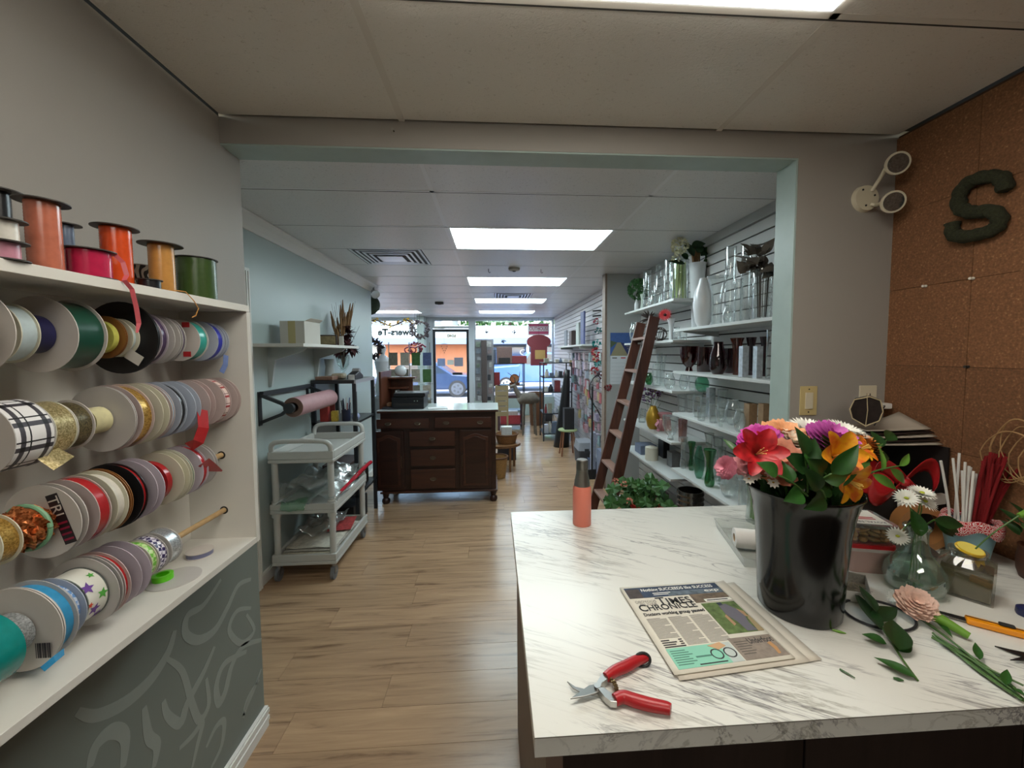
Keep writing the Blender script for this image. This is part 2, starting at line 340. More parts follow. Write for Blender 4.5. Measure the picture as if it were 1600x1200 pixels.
M_vent = mat('vent_metal', 'C9C9CC', .3, .6); M_ventd = mat('vent_dark', '4b4a4c', .6)
def vent(x0, x1, y0, y1, lb):
    t = thing('ceiling_vent', lb, 'vent', ((x0 + x1) / 2, (y0 + y1) / 2, 2.425))
    box('backing', (x0, y0, 2.448), (x1, y1, 2.456), M_ventd, t); w_, h_ = x1 - x0, y1 - y0
    for k in range(4):
        a = .045 * k; z = 2.442 - .004 * k
        for p, q in (((x0 + a, y0 + a), (x1 - a, y0 + a + .02)), ((x0 + a, y1 - a - .02), (x1 - a, y1 - a)), ((x0 + a, y0 + a + .02), (x0 + a + .02, y1 - a - .02)), ((x1 - a - .02, y0 + a + .02), (x1 - a, y1 - a - .02))):
            box('louver', (p[0], p[1], z), (q[0], q[1], z + .004), M_vent, t)
    box('core', (x0 + .19, y0 + .19, 2.424), (x1 - .19, y1 - .19, 2.43), M_vent, t)
vent(-1.22, -.62, 3.493, 4.083, 'square louvred air vent in the ceiling left of the largest light')
for a, b in ((-1.539, -1.23), (-.61, -.341)): box('ceiling_tile', (a, 3.494, 2.442), (b, 4.082, 2.462), M_tile, ce)
vent(.02, .58, 5.935, 6.52, 'louvred air vent in the ceiling between two light panels')
for a, b in ((-.319, .01), (.59, .879)): box('ceiling_tile', (a, 5.936, 2.442), (b, 6.524, 2.462), M_tile, ce)
sd = thing('smoke_detector', 'small round beige detector on the ceiling between two lights', 'detector', (.215, 4.2, 2.41))
MB().lathe([(.03, .0), (.055, .008), (.06, .022), (.06, .031)], (.215, 4.2, 2.41)).build('body', mat('detector_beige', '9A968E', .5), sd, True)
MB().lathe([(.012, -.006), (.02, 0), (.02, .002)], (.215, 4.2, 2.408)).build('sensor', M_ventd, sd, True)
# ------------------------------------------------------------------ ribbon shelf with dowels and spools
M_shelf = mat('shelf_white', 'D9D6CE', .4, var=.04, vscale=9); M_dowel = mat('dowel_wood', 'C9A878', .55, var=.2, vscale=60); M_hole = mat('hole_dark', '2a2724', .8)
SB, SFx, SY = -.965, -.765, 1.30      # back, front, far side
ROWZ = [1.60, 1.42, 1.244, 1.067]; DX = -.861
rs = thing('ribbon_shelf', 'white wooden wall rack with dowels for ribbon spools', 'shelf', (-.87, .5, .955))
box('top_board', (SB, -.5, 1.692), (SFx + .002, SY + .012, 1.712), M_shelf, rs, .001)
box('bottom_board', (LX + .003, -.5, .958), (SFx, SY, .976), M_shelf, rs, .001)
box('side_panel', (LX + .003, SY, .958), (SFx, SY + .018, 1.692), M_shelf, rs, .001)
box('back_panel', (LX + .001, -.5, .976), (SB, SY, 1.692), M_shelf, rs)
for z in ROWZ:
    d = MB().cyl((DX, -.5, z), (DX, SY + .006, z), .008, n=12).build('dowel', M_dowel, rs, True)
    MB().cyl((DX, SY - .0006, z), (DX, SY, z), .0125, n=20).build('dowel_hole', M_hole, rs)
def satin(name, col, rough=.28): return mat(name, col, rough, var=.14, vscale=90, spec=.6, sheen=.3)
def checker(name, c1, c2, s):
    m = mat(name, c1, .35); N, L = nodes(m); g = N.new('ShaderNodeNewGeometry'); mp = N.new('ShaderNodeMapping'); mp.inputs['Rotation'].default_value = (.4, .3, .5)
    t = N.new('ShaderNodeTexChecker'); t.inputs['Scale'].default_value = s; t.inputs[1].default_value = rgb(c1); t.inputs[2].default_value = rgb(c2)
    L.new(g.outputs['Position'], mp.inputs[0]); L.new(mp.outputs[0], t.inputs[0]); L.new(t.outputs[0], N['Principled BSDF'].inputs['Base Color']); return m
def plaid(name, base, band, line, sy, ang):
    """woven plaid: bands across the ribbon width (Y) and along its turn (angle about the axle)"""
    m = mat(name, base, .45); N, L = nodes(m); g = N.new('ShaderNodeTexCoord'); sp = N.new('ShaderNodeSeparateXYZ'); L.new(g.outputs['Object'], sp.inputs[0])
    at = N.new('ShaderNodeMath'); at.operation = 'ARCTAN2'; L.new(sp.outputs[2], at.inputs[0]); L.new(sp.outputs[0], at.inputs[1])
    out = None
    for src, k in ((sp.outputs[1], sy), (at.outputs[0], ang)):
        a = N.new('ShaderNodeMath'); a.operation = 'MULTIPLY'; a.inputs[1].default_value = k; L.new(src, a.inputs[0])
        f = N.new('ShaderNodeMath'); f.operation = 'FRACT'; L.new(a.outputs[0], f.inputs[0])
        r = N.new('ShaderNodeValToRGB'); r.color_ramp.interpolation = 'CONSTANT'; e = r.color_ramp.elements; e[0].color = (1, 1, 1, 1); e[1].position = .42; e[1].color = rgb(band)
        for p, c in ((.62, (1, 1, 1, 1)), (.78, rgb(line)), (.84, (1, 1, 1, 1))): x = e.new(p); x.color = c
        L.new(f.outputs[0], r.inputs[0])
        mx = N.new('ShaderNodeMixRGB'); mx.blend_type = 'MULTIPLY'; mx.inputs[0].default_value = 1; mx.inputs[1].default_value = rgb(base)
        if out: L.new(out, mx.inputs[1])
        L.new(r.outputs[0], mx.inputs[2]); out = mx.outputs[0]
    L.new(out, N['Principled BSDF'].inputs['Base Color']); return m
def glitter(name, c1, c2, metal=.6, sc=420):
    m = mat(name, c1, .3, metal); N, L = nodes(m); g = N.new('ShaderNodeNewGeometry'); v = N.new('ShaderNodeTexVoronoi'); v.inputs['Scale'].default_value = sc; L.new(g.outputs['Position'], v.inputs['Vector'])
    r = N.new('ShaderNodeMixRGB'); r.inputs[1].default_value = rgb(c1); r.inputs[2].default_value = rgb(c2); sp = N.new('ShaderNodeSeparateColor'); L.new(v.outputs['Color'], sp.inputs[0]); L.new(sp.outputs[0], r.inputs[0])
    L.new(r.outputs[0], N['Principled BSDF'].inputs['Base Color']); bp = N.new('ShaderNodeBump'); bp.inputs['Strength'].default_value = .8; bp.inputs['Distance'].default_value = .001; L.new(sp.outputs[1], bp.inputs['Height']); L.new(bp.outputs[0], N['Principled BSDF'].inputs['Normal']); return m
FLW = mat('flange_white', 'CFC8C2', .5, var=.04, vscale=30); FLG = mat('flange_grey', 'BDB8B4', .5, var=.05, vscale=30); FLP = mat('flange_pinkish', 'C4B2AE', .5, var=.05, vscale=30)
FLL = mat('flange_lilac', 'BDB2BC', .5); FLK = mat('flange_black', '1E1E20', .35); FLB = mat('flange_brown', '8A5A2C', .5); FLC = mat('flange_cream', 'D2CDB8', .5); FLBL = mat('flange_blue_grey', 'AEB6C4', .45)
CLR = glass('flange_clear', 'D5DEDC', .4, .12)
RB = dict(navy=satin('r_navy', '1C1D4A'), dgreen=satin('r_dgreen', '0E4434'), yellow=satin('r_yellow', 'D6D66A'), pale=satin('r_paleblue', 'B9C9CC'), purple=satin('r_purple', '4A3858'),
          teal=satin('r_teal', '0F8B84', .2), turq=satin('r_turq', '2FA89C'), blue=satin('r_blue', '2B35B8'), dustblue=satin('r_dust', '6F83B8'), plaid=plaid('r_plaid', 'E4E2E2', '4A4850', '1c1c20', 26, 1.4),
          gold=glitter('r_gold', '9C8A58', 'E0CFA0'), bronze=glitter('r_bronze', '4A4330', '7C7050', .4), cream=satin('r_cream', 'DCD6A8'), brass=glitter('r_brass', '9A7430', 'D8B060'), lblue=satin('r_lblue', '8FB4D0'),
          red=satin('r_red', 'B02428', .22), redplaid=plaid('r_redplaid', 'E8D4CE', 'B83238', '701820', 40, 2.2), copper=glitter('r_copper', '7C3A18', 'E8945C', .8, 260), white=satin('r_white', 'DEDAD0'),
          silver=glitter('r_silver', 'A4A9AE', 'E4E8EC', .7), sky=satin('r_sky', '3D9FD4'), bchk=checker('r_bchk', '6FA0DC', 'D5E0F0', 130), gchk=checker('r_gchk', '7CC84C', 'CDE8A8', 110), pchk=checker('r_pchk', '2E2058', 'E6E2EC', 120),
          neon=satin('r_neon', '6BE01C'), grey=satin('r_grey', '76789A'), wht=mat('r_star', 'E6E6DC', .4), salmon=satin('r_salmon', 'C07058', .2), hotpink=satin('r_hotpink', 'C02850', .15), orange=satin('r_orange', 'DC5020', .2),
          gcurl=satin('r_goldcurl', 'C8904C', .2), olive=satin('r_olive', '3C5428', .25), bluegrey=satin('r_bluegrey', '6C7C94'), pinkm=satin('r_pinkm', 'C88A9C'), black=satin('r_black', '1a1a1c'))
def yat(u, v, r): return px(u, v, DX + r).y
def spool(row, ye, wd, R, r, fl1, rib, label, fl2='same', tilt=0, name='ribbon_spool', z=None):
    """near flange at y=ye-wd, far flange at y=ye"""
    zc = (ROWZ[row] if z is None else z) ; y0 = ye - wd; c = Vector((DX, ye - wd / 2, zc))
    t = thing(name, label, 'ribbon spool', (DX, c.y, zc - R), 'ribbon spools on the dowel rack')
    f2 = fl1 if fl2 == 'same' else fl2; tm = Matrix.Translation(c) @ Matrix.Rotation(tilt, 4, 'Z') @ Matrix.Translation(-c)
    def ring(a, b, ro, ri, n=40):
        m = MB(); vs = []
        for y, q in ((a, ro), (b, ro), (b, ri), (a, ri)): vs += [Vector((DX + q * math.cos(2 * PI * i / n), y, zc + q * math.sin(2 * PI * i / n))) for i in range(n)]
        m.add(vs, [(k * n + i, k * n + (i + 1) % n, ((k + 1) % 4) * n + (i + 1) % n, ((k + 1) % 4) * n + i) for k in range(4) for i in range(n)]); return m.xf(tm)
    if fl1: ring(y0, y0 + .0016, R, .0105).build('flange', fl1, t, True)
    if f2: ring(ye - .0016, ye, R, .0105).build('flange', f2, t, True)
    rb = ring(y0 + .0018, ye - .0018, r, .012)
    ro = rb.build('ribbon', RB[rib], t, True)
    if rib in ('plaid', 'redplaid'):                                      # object-space pattern about the axle
        sh = Vector((DX, c.y, zc)) - WL[t.name]; ro.data.transform(Matrix.Translation(-sh)); ro.location = sh
    return t, ring
K = .00175
# (row, right edge u, v, R, width, ribbon r, flange, ribbon, label)
PREV = {}
def S(row, u, v, wd, R, r, fl, rib, label, **k):
    ye = yat(u, v, R); p = PREV.get(row, -9) + .0012; ye = max(ye, p + .005); wd = min(wd, ye - p); PREV[row] = ye
    ye = min(ye, SY - .001)
    return spool(row, ye, wd, R, r, fl, rib, label, **k)
S(0, 27, 528, .03, .072, .04, FLW, 'white', 'large white disc spool cut by the left frame edge, top dowel')
S(0, 65, 528, .030, .053, .049, FLC, 'pale', 'small cream spool with a pale blue ribbon on the top dowel')
S(0, 92, 528, .036, .038, .036, None, 'navy', 'navy blue satin ribbon roll on the top dowel')
t, rg = S(0, 169, 528, .062, .072, .066, FLW, 'dgreen', 'dark green satin ribbon spool with white discs, top dowel')
S(0, 188, 528, .016, .036, .0355, None, 'yellow', 'bright yellow ribbon roll against a brown disc, top dowel')
S(0, 200, 526, .010, .047, .03, FLB, 'yellow', 'thin spool with brown cardboard discs beside the yellow ribbon')
S(0, 219, 525, .018, .044, .036, FLC, 'pale', 'small cream spool with shiny pale ribbon before the black disc')
S(0, 246, 530, .016, .083, .03, FLK, 'black', 'big black disc spool on the top dowel')
S(0, 264, 528, .020, .066, .062, FLL, 'purple', 'dark purple ribbon spool right of the black disc')
S(0, 283, 528, .020, .062, .04, FLG, 'white', 'plain grey disc spool after the purple ribbon, top dowel')
S(0, 291, 528, .011, .060, .057, FLG, 'purple', 'narrow grey spool just left of the teal ribbon, top dowel')
t, rg = S(0, 326, 527, .034, .057, .053, FLW, 'turq', 'turquoise ribbon spool whose disc has red printed squares')
S(0, 350, 527, .026, .058, .054, FLBL, 'blue', 'royal blue ribbon spool near the right end of the top dowel')
S(0, 358, 527, .012, .056, .044, FLBL, 'dustblue', 'last spool on the top dowel with dusty blue ribbon')
# row 2
S(1, 88, 682, .062, .062, .0615, FLG, 'plaid', 'wide black and white plaid ribbon roll on the second dowel')
S(1, 122, 674, .038, .053, .0515, FLC, 'gold', 'gold glitter ribbon roll next to the black plaid roll')
S(1, 150, 669, .034, .0505, .046, FLW, 'bronze', 'dark bronze glitter ribbon roll on the second dowel')
S(1, 180, 662, .040, .030, .0285, None, 'cream', 'narrow cream ribbon roll left of the big plain disc')
S(1, 209, 660, .014, .072, .03, FLG, 'cream', 'big plain beige disc facing the room on the second dowel')
S(1, 242, 652, .030, .074, .069, FLP, 'brass', 'spool with a brassy gold ribbon strip on the second dowel')
S(1, 266, 648, .020, .073, .05, FLC, 'white', 'greenish cream disc spool after the brassy one')
S(1, 274, 646, .008, .072, .070, FLP, 'lblue', 'thin pinkish spool with pale blue ribbon tail, second dowel')
S(1, 293, 644, .018, .072, .068, FLBL, 'black', 'pale blue disc spool with a black rim line')
S(1, 315, 640, .020, .070, .05, FLBL, 'white', 'pale disc spool left of the red ribbon tail, second dowel')
S(1, 338, 636, .022, .070, .05, FLP, 'red', 'pinkish disc spool with a red ribbon tail hanging below')
S(1, 362, 632, .026, .069, .0665, FLP, 'redplaid', 'red and white plaid ribbon spool on the second dowel')
S(1, 384, 628, .016, .069, .05, FLP, 'white', 'last disc spool at the right end of the second dowel')
# row 3
S(2, 37, 838, .03, .045, .040, FLC, 'brass', 'small brassy gold spool at the left frame edge, third dowel')
t, rg = S(2, 139, 808, .014, .071, .03, FLW, 'white', 'white disc spool with a dark TRI lettered label strip')
S(2, 175, 795, .026, .070, .067, FLP, 'red', 'pinkish disc spool with a thin red ribbon, third dowel')
S(2, 202, 785, .026, .070, .062, FLC, 'white', 'broad white ribbon roll on the third dowel')
S(2, 209, 783, .006, .071, .03, FLB, 'white', 'thin brown edged disc beside the white ribbon roll')
S(2, 232, 776, .012, .074, .070, FLK, 'red', 'black disc spool showing shiny red ribbon, third dowel')
S(2, 259, 768, .022, .072, .05, FLL, 'white', 'lilac disc spool between black disc and red ribbon')
S(2, 272, 765, .018, .053, .052, None, 'red', 'glossy red ribbon roll in the middle of the third dowel')
S(2, 298, 756, .020, .068, .05, FLC, 'cream', 'cream disc spool right of the glossy red roll')
S(2, 305, 754, .007, .070, .069, FLC, 'dgreen', 'cream spool rimmed with dark green ribbon, third dowel')
S(2, 327, 748, .020, .068, .064, FLL, 'red', 'lilac disc spool with a red ribbon corner sticking out')
S(2, 342, 744, .012, .062, .05, FLG, 'white', 'last small grey disc spool on the third dowel')
# row 4
S(3, 43, 1000, .040, .062, .0615, None, 'teal', 'big glossy teal ribbon roll at the lower left edge')
S(3, 58, 985, .022, .036, .0355, None, 'silver', 'small silver blue ribbon roll behind the teal roll')
t, rg = S(3, 93, 985, .014, .078, .04, FLW, 'white', 'white disc spool with a barcode label, bottom row')
S(3, 124, 965, .030, .076, .068, FLG, 'sky', 'bright sky blue ribbon spool in the bottom row')
S(3, 137, 950, .018, .062, .050, FLBL, 'bchk', 'lavender disc spool with blue check ribbon, bottom row')
S(3, 172, 935, .044, .055, .053, CLR, 'wht', 'white ribbon roll printed with purple and green stars')
S(3, 194, 925, .010, .073, .03, FLG, 'white', 'plain grey disc behind the star ribbon')
S(3, 206, 918, .014, .072, .066, FLP, 'red', 'pinkish disc spool with dark red ribbon, bottom row')
S(3, 238, 900, .026, .070, .04, FLL, 'white', 'lilac disc spool left of the green check ribbon')
S(3, 249, 893, .018, .049, .046, FLC, 'gchk', 'lime green check ribbon roll in the bottom row')
S(3, 265, 887, .026, .050, .047, FLG, 'pchk', 'purple and white checkered ribbon roll, bottom row')
S(3, 287, 880, .034, .048, .0455, FLG, 'silver', 'silver ribbon roll at the right end of the bottom row')
def find(lbl): return [o for o in bpy.data.objects if o.get('label') == lbl][0]
# prints on spool discs
M_print = mat('print_dark', '2c2830', .5); M_red = mat('print_red', 'B8262C', .5); M_lab = mat('label_white', 'D8D4CC', .5)
def disc_local(o, R, wd): p = WL[o.name]; return Vector((p.x, p.y - wd / 2 - .0004, p.z + R))
o = find('white disc spool with a dark TRI lettered label strip'); c = disc_local(o, .071, .014)
fr = frame(c + Vector((.020, 0, .053)), (.30, 0, -.95), (.93, 0, .36))
lb = MB().box((0, -.011, -.0006), (.100, .011, .0002)).xf(fr).build('label_strip', mat('label_black', '241c22', .5), o)
text('TRI', .028, M_lab, fr @ Matrix.Translation((.004, -.010, .0003)), lb, extrude=.0002); [MB().box((.056 + k * .011, -.009, .0003), (.060 + k * .011, .009, .0006)).xf(fr).build('label_stripe', mat('label_magenta', '9A2044', .5), lb) for k in range(4)]
o = find('turquoise ribbon spool whose disc has red printed squares'); c = disc_local(o, .057, .034)
for dz in (.035, -.045): MB().box((c.x + .012, c.y - .0003, c.z + dz), (c.x + .032, c.y, c.z + dz + .014)).build('red_print', M_red, o)
o = find('white disc spool with a barcode label, bottom row'); c = disc_local(o, .078, .014); m = MB()
for k in range(9): m.box((c.x + .035 + k * .0028, c.y - .0003, c.z - .05), (c.x + .0362 + k * .0028 + .0008 * (k % 3), c.y, c.z - .022))
m.build('barcode', M_print, o)
o = find('big black disc spool on the top dowel'); c = disc_local(o, .083, .016)
MB().box((-.018, -.0003, -.012), (.018, 0, .012)).xf(Matrix.Translation(c + Vector((.032, 0, -.045))) @ Matrix.Rotation(.6, 4, 'Y')).build('paper_label', M_lab, o)
o = find('white ribbon roll printed with purple and green stars'); c = WL[o.name] + Vector((0, 0, .055))
for k, (a, dy, s, mm) in enumerate(((.55, -.012, .013, '6A3A96'), (.1, .010, .011, '58B048'), (-.35, -.006, .012, '6A3A96'), (.95, .010, .007, '58B048'), (-.1, -.016, .006, 'D85030'), (-.75, .008, .010, '6A3A96'))):
    ctr = c + Vector((math.cos(a) * .0535, dy, math.sin(a) * .0535)); n_ = Vector((math.cos(a), 0, math.sin(a))); e2 = Vector((-math.sin(a), 0, math.cos(a)))
    pts = [ctr + (Vector((0, 1, 0)) * math.cos(j * PI / 5) + e2 * math.sin(j * PI / 5)) * (s if j % 2 == 0 else s * .45) for j in range(10)]
    MB().prism(pts, n_ * .0004).build('printed_star', mat('star_' + mm, mm, .5), o)
# loose tails
def ribbon_tail(parent, pts, wd, rib, nrm=(1, -.3, .1)): MB().strip(pts, wd, Vector(nrm).normalized(), .0005).build('ribbon_tail', RB[rib], parent)
o = find('pinkish disc spool with a red ribbon tail hanging below'); ribbon_tail(o, [px(316, 640, -.80), px(318, 668, -.785), px(310, 690, -.79), px(295, 698, -.81)], .03, 'red')
o = find('gold glitter ribbon roll next to the black plaid roll'); ribbon_tail(o, [px(103, 706, -.815), px(85, 718, -.81), px(71, 726, -.81)], .03, 'gold', (.6, -.7, .2))
o = find('lilac disc spool with a red ribbon corner sticking out'); ribbon_tail(o, [px(318, 722, -.79), px(332, 731, -.795), px(347, 736, -.80)], [.03, .025, .004], 'red', (.6, -.8, 0))
o = find('last spool on the top dowel with dusty blue ribbon'); ribbon_tail(o, [px(353, 555, -.815), px(352, 570, -.812), px(346, 582, -.815)], .016, 'dustblue')
o = find('bright sky blue ribbon spool in the bottom row'); ribbon_tail(o, [px(100, 1018, -.79), px(85, 1030, -.785), px(66, 1046, -.79)], .012, 'sky')
# copper foil bundle hung on the third dowel
ya, yb = yat(36, 830, .03), yat(102, 815, .04)
cb = thing('foil_ribbon_bundle', 'crinkled copper foil ribbon bundle on the third dowel', 'ribbon', (DX, (ya + yb) / 2, 1.2), None)
m = MB(); n = 24; kk = 14; vs = []
for i in range(kk + 1):
    for j in range(n):
        r = (.026 + .012 * math.sin(PI * i / kk)) * (1 + .16 * math.sin(j * 2.4 + i * 1.7) + .08 * random.uniform(-1, 1)); a = 2 * PI * j / n
        vs.append((DX + r * math.cos(a), ya + (yb - ya) * i / kk, 1.244 + r * math.sin(a)))
m.add(vs, [(i * n + j, i * n + (j + 1) % n, (i + 1) * n + (j + 1) % n, (i + 1) * n + j) for i in range(kk) for j in range(n)]).build('foil', RB['copper'], cb)
MB().tube([(DX + .041 * math.cos(a), ya + (yb - ya) * .55, 1.244 + .041 * math.sin(a)) for a in [x * .26 for x in range(25)]], .004).build('green_tie', mat('tie_green', '7FB08A', .5), cb, True)
# spools lying on the bottom board
c = pz(275, 903, .978)
t = thing('flat_ribbon_spool', 'white disc lying flat with a neon green ribbon coil', 'ribbon spool', (c.x, c.y, .976))
MB().lathe([(.0001, 0), (.058, 0), (.058, .0016), (.0001, .0016)], (c.x - .005, c.y, .9762), 40).build('disc', FLG, t, True)
c = pz(257, 905, .978); MB().lathe([(.014, 0), (.022, 0), (.022, .014), (.014, .014), (.014, 0)], (c.x - .004, c.y, .978), 28).build('ribbon', RB['neon'], t, True)
c = pz(318, 866, .978)
t = thing('flat_ribbon_spool', 'flat spool with grey blue ribbon lying by the side panel', 'ribbon spool', (c.x - .01, c.y, .976))
MB().lathe([(.0001, 0), (.034, 0), (.034, .0016), (.0001, .0016)], (c.x - .01, c.y, .9762), 32).lathe([(.0001, 0), (.034, 0), (.034, .0016), (.0001, .0016)], (c.x - .01, c.y, .990), 32).build('flange', FLW, t, True)
MB().lathe([(.010, 0), (.032, 0), (.032, .012), (.010, .012), (.01, 0)], (c.x - .01, c.y, .978), 32).build('ribbon', RB['grey'], t, True)
# standing spools on the top board
TZ = 1.7122; M_dk = mat('spool_dark', '3A3632', .45)
def top_spool(u, x, vt, wpx, fpx, rib, label, bottom=True, vb=None, fm=None, lying=None):
    c = px(u, 420, x); y = c.y; d = y * y / math.hypot(x, y)
    top = px(u, vt, x).z; r = wpx / 2 * d / F; R = fpx / 2 * d / F; h = top - TZ; f = fm or M_dk
    t = thing('curling_ribbon_spool', label, 'ribbon spool', (x, y, TZ), 'standing spools on the rack top')
    MB().lathe([(.0001, 0), (R, 0), (R, .002), (.0001, .002)], (x, y, TZ), 32).build('flange', f, t, True)
    MB().lathe([(.0001, 0), (R, 0), (R, .002), (.0001, .002)], (x, y, top - .002), 32).build('flange', f, t, True)
    n = max(4, int(h / .006)); prof = [(.005, .002)]
    for i in range(n):
        z = .0025 + (h - .005) * i / n; dz = (h - .005) / n; prof += [(r * .985, z), (r, z + dz * .5)]
    prof += [(r * .985, h - .0025), (.005, h - .0025)]
    MB().lathe(prof, (x, y, TZ), 32).build('ribbon', RB[rib], t, True); return t
top_spool(10, -.80, 345, 44, 72, 'white', 'cream white ribbon spool at the left end of the rack top')
top_spool(6, -.785, 378, 52, 80, 'pinkm', 'low mauve pink spool at the left frame edge of the rack top')
top_spool(-2, -.92, 300, 50, 90, 'black', 'tall dark spool at the top left corner of the frame')
top_spool(73, -.812, 318, 52, 82, 'salmon', 'tall salmon copper curling ribbon spool on the rack top')
top_spool(108, -.90, 352, 22, 46, 'bluegrey', 'blue grey ribbon spool behind the salmon one')
top_spool(140, -.805, 392, 66, 82, 'hotpink', 'low glossy hot pink ribbon spool on the rack top')
top_spool(184, -.835, 357, 46, 70, 'orange', 'tall bright orange curling ribbon spool on the rack top')
top_spool(253, -.815, 383, 38, 66, 'gcurl', 'tall golden curling ribbon spool on the rack top')
top_spool(232, -.80, 437, 34, 40, 'black', 'low black spool between the orange and golden ones')
top_spool(307, -.825, 405, 58, 64, 'olive', 'dark green ribbon spool at the right end of the rack top')
c = px(220, 420, -.91); t = thing('zebra_ribbon_spool', 'zebra striped ribbon roll behind the golden spool', 'ribbon spool', (c.x, c.y, TZ))
mz = mat('zebra', 'D8D4CC', .5); N, L = nodes(mz); g = N.new('ShaderNodeNewGeometry'); wv = N.new('ShaderNodeTexWave'); wv.inputs['Scale'].default_value = 28; wv.inputs['Distortion'].default_value = 9; wv.inputs['Detail'].default_value = 1
r_ = N.new('ShaderNodeValToRGB'); r_.color_ramp.interpolation = 'CONSTANT'; r_.color_ramp.elements[0].color = rgb('1c1a1a'); r_.color_ramp.elements[1].position = .5; r_.color_ramp.elements[1].color = rgb('CFCBC2')
L.new(g.outputs['Position'], wv.inputs['Vector']); L.new(wv.outputs[0], r_.inputs[0]); L.new(r_.outputs[0], N['Principled BSDF'].inputs['Base Color'])
MB().lathe([(.012, 0), (.036, 0), (.036, .075), (.012, .075), (.012, 0)], (c.x, c.y, TZ), 28).build('ribbon', mz, t, True); MB().lathe([(.0001, .075), (.038, .075), (.038, .077), (.0001, .077)], (c.x, c.y, TZ), 28).build('flange', FLG, t, True)
c = px(152, 400, -.93); t = thing('ribbon_disc', 'grey disc spool on its edge behind the hot pink spool', 'ribbon spool', (c.x, c.y, TZ))
for dy in (0, .016): MB().cyl((c.x, c.y + dy, TZ + .041), (c.x, c.y + dy + .0016, TZ + .041), .041, n=32).build('flange', FLG, t, True)
MB().cyl((c.x, c.y + .0016, TZ + .041), (c.x, c.y + .016, TZ + .041), .034, n=28).build('ribbon', RB['cream'], t, True)
o = find('low glossy hot pink ribbon spool on the rack top')
MB().strip([px(176, 395, -.775), px(192, 410, -.765), px(198, 430, -.76), px(194, 438, -.757), px(206, 452, -.755), px(213, 480, -.755), px(217, 505, -.755), px(214, 520, -.755)], [.008] * 7 + [.004], (.5, -.85, 0), .0005).build('ribbon_tail', mat('tail_pink', 'D06068', .3), o)
o = find('tall golden curling ribbon spool on the rack top')
MB().tube([px(262, 452, -.775), px(290, 456, -.76), px(303, 470, -.755), px(310, 482, -.755), px(306, 493, -.755), px(300, 496, -.755)], .0012, 6).build('ribbon_tail', RB['gcurl'], o)
# ------------------------------------------------------------------ cork wall fittings
def smooth_path(P, k=6):
    P = [Vector(p) for p in P]; S_ = []
    for i in range(len(P) - 1):
        a, b, c, d = P[max(i - 1, 0)], P[i], P[i + 1], P[min(i + 2, len(P) - 1)]
        for j in range(k):
            t = j / k; S_.append(.5 * ((2 * b) + (c - a) * t + (2 * a - 5 * b + 4 * c - d) * t * t + (3 * b - a - 3 * c + d) * t ** 3))
    return S_ + [P[-1]]
M_moss = mat('moss', '33351F', .95, var=.55, vscale=140, bump=1, bscale=220)
def fuzz(o, st, sc):
    t = bpy.data.textures.new('fuzz', 'CLOUDS'); t.noise_scale = sc; t.noise_depth = 3
    d = o.modifiers.new('fuzz', 'DISPLACE'); d.texture = t; d.strength = st; d.texture_coords = 'GLOBAL'
pts = smooth_path([px(u, v, 1.585) for u, v in ((1570, 298), (1566, 280), (1545, 276), (1517, 283), (1500, 303), (1500, 325), (1520, 332), (1548, 330), (1562, 342), (1553, 358), (1530, 366), (1503, 370), (1489, 364), (1489, 348))], 5)
n = len(pts); sm = MB().tube(pts, [.021 * (.85 + .2 * abs(math.sin(i * .9))) for i in range(n)], 14).build('moss_letter', M_moss, None, True); fuzz(sm, .008, .012)
tag(sm, 'dark green moss covered letter S on the cork wall', 'letter')
for u, v, c, lb in ((1447, 447, 'E2DED2', 'white push pin left on the cork seam'), (1521, 435, 'E2DED2', 'white push pin right of the other on the cork seam'), (1513, 573, '2C2A28', 'dark push pin at the cork tile corner')):
    p = px(u, v, CKX); tag(MB().cyl(p, p - Vector((.004, 0, 0)), .005, n=12).cyl(p - Vector((.004, 0, 0)), p - Vector((.010, 0, 0)), .003, .003, 10).cyl(p - Vector((.010, 0, 0)), p - Vector((.014, 0, 0)), .0045, n=12).build('push_pin', mat('pin_' + c, c, .3), None, True), lb, 'push pin')
M_ivory = mat('ivory_plastic', 'CDC4AC', .4); M_ivoryd = mat('ivory_dark', 'C2AF7C', .45)
el = thing('emergency_light', 'ivory twin head emergency light on the beige wall', 'emergency light', (1.47, 1.545, 2.05))
MB().cyl((1.475, 1.545, 2.165), (1.475, 1.528, 2.165), .052, .048, 32).build('base_plate', M_ivory, el, True)
for dx, dz in ((-.02, .03), (-.005, -.03), (.025, -.03), (.03, .01)): MB().cyl((1.475 + dx, 1.530, 2.165 + dz), (1.475 + dx, 1.526, 2.165 + dz), .004, n=8).build('screw', M_hole, el)
for pc, a in ((Vector((1.512, 1.452, 2.262)), Vector((1.492, 1.528, 2.19))), (Vector((1.512, 1.462, 2.125)), Vector((1.49, 1.528, 2.14)))):
    MB().tube([a, a.lerp(pc, .5) + Vector((0, .02, 0)), pc + Vector((-.03, .012, -.012 if pc.z > 2.2 else .0))], .007, 10).build('arm', M_ivory, el, True)
    ax = Vector((-.35, -1, -.25)).normalized(); hd_ = MB().cyl(pc - ax * .035, pc, .02, .038, 24).cyl(pc, pc + ax * .008, .04, .04, 28).build('lamp_head', M_ivory, el, True)
    MB().cyl(pc + ax * .008, pc + ax * .0095, .033, n=24).build('lens', mat('lamp_lens', '8F9698', .08, .85, var=.5, vscale=150), hd_)
sw = thing('light_switch', 'beige rocker light switch beside the opening', 'switch', (1.274, 1.545, 1.30))
box('plate', (1.238, 1.540, 1.302), (1.310, 1.545, 1.420), M_ivoryd, sw, .0015); box('rocker', (1.258, 1.536, 1.328), (1.290, 1.540, 1.394), M_ivory, sw, .001)
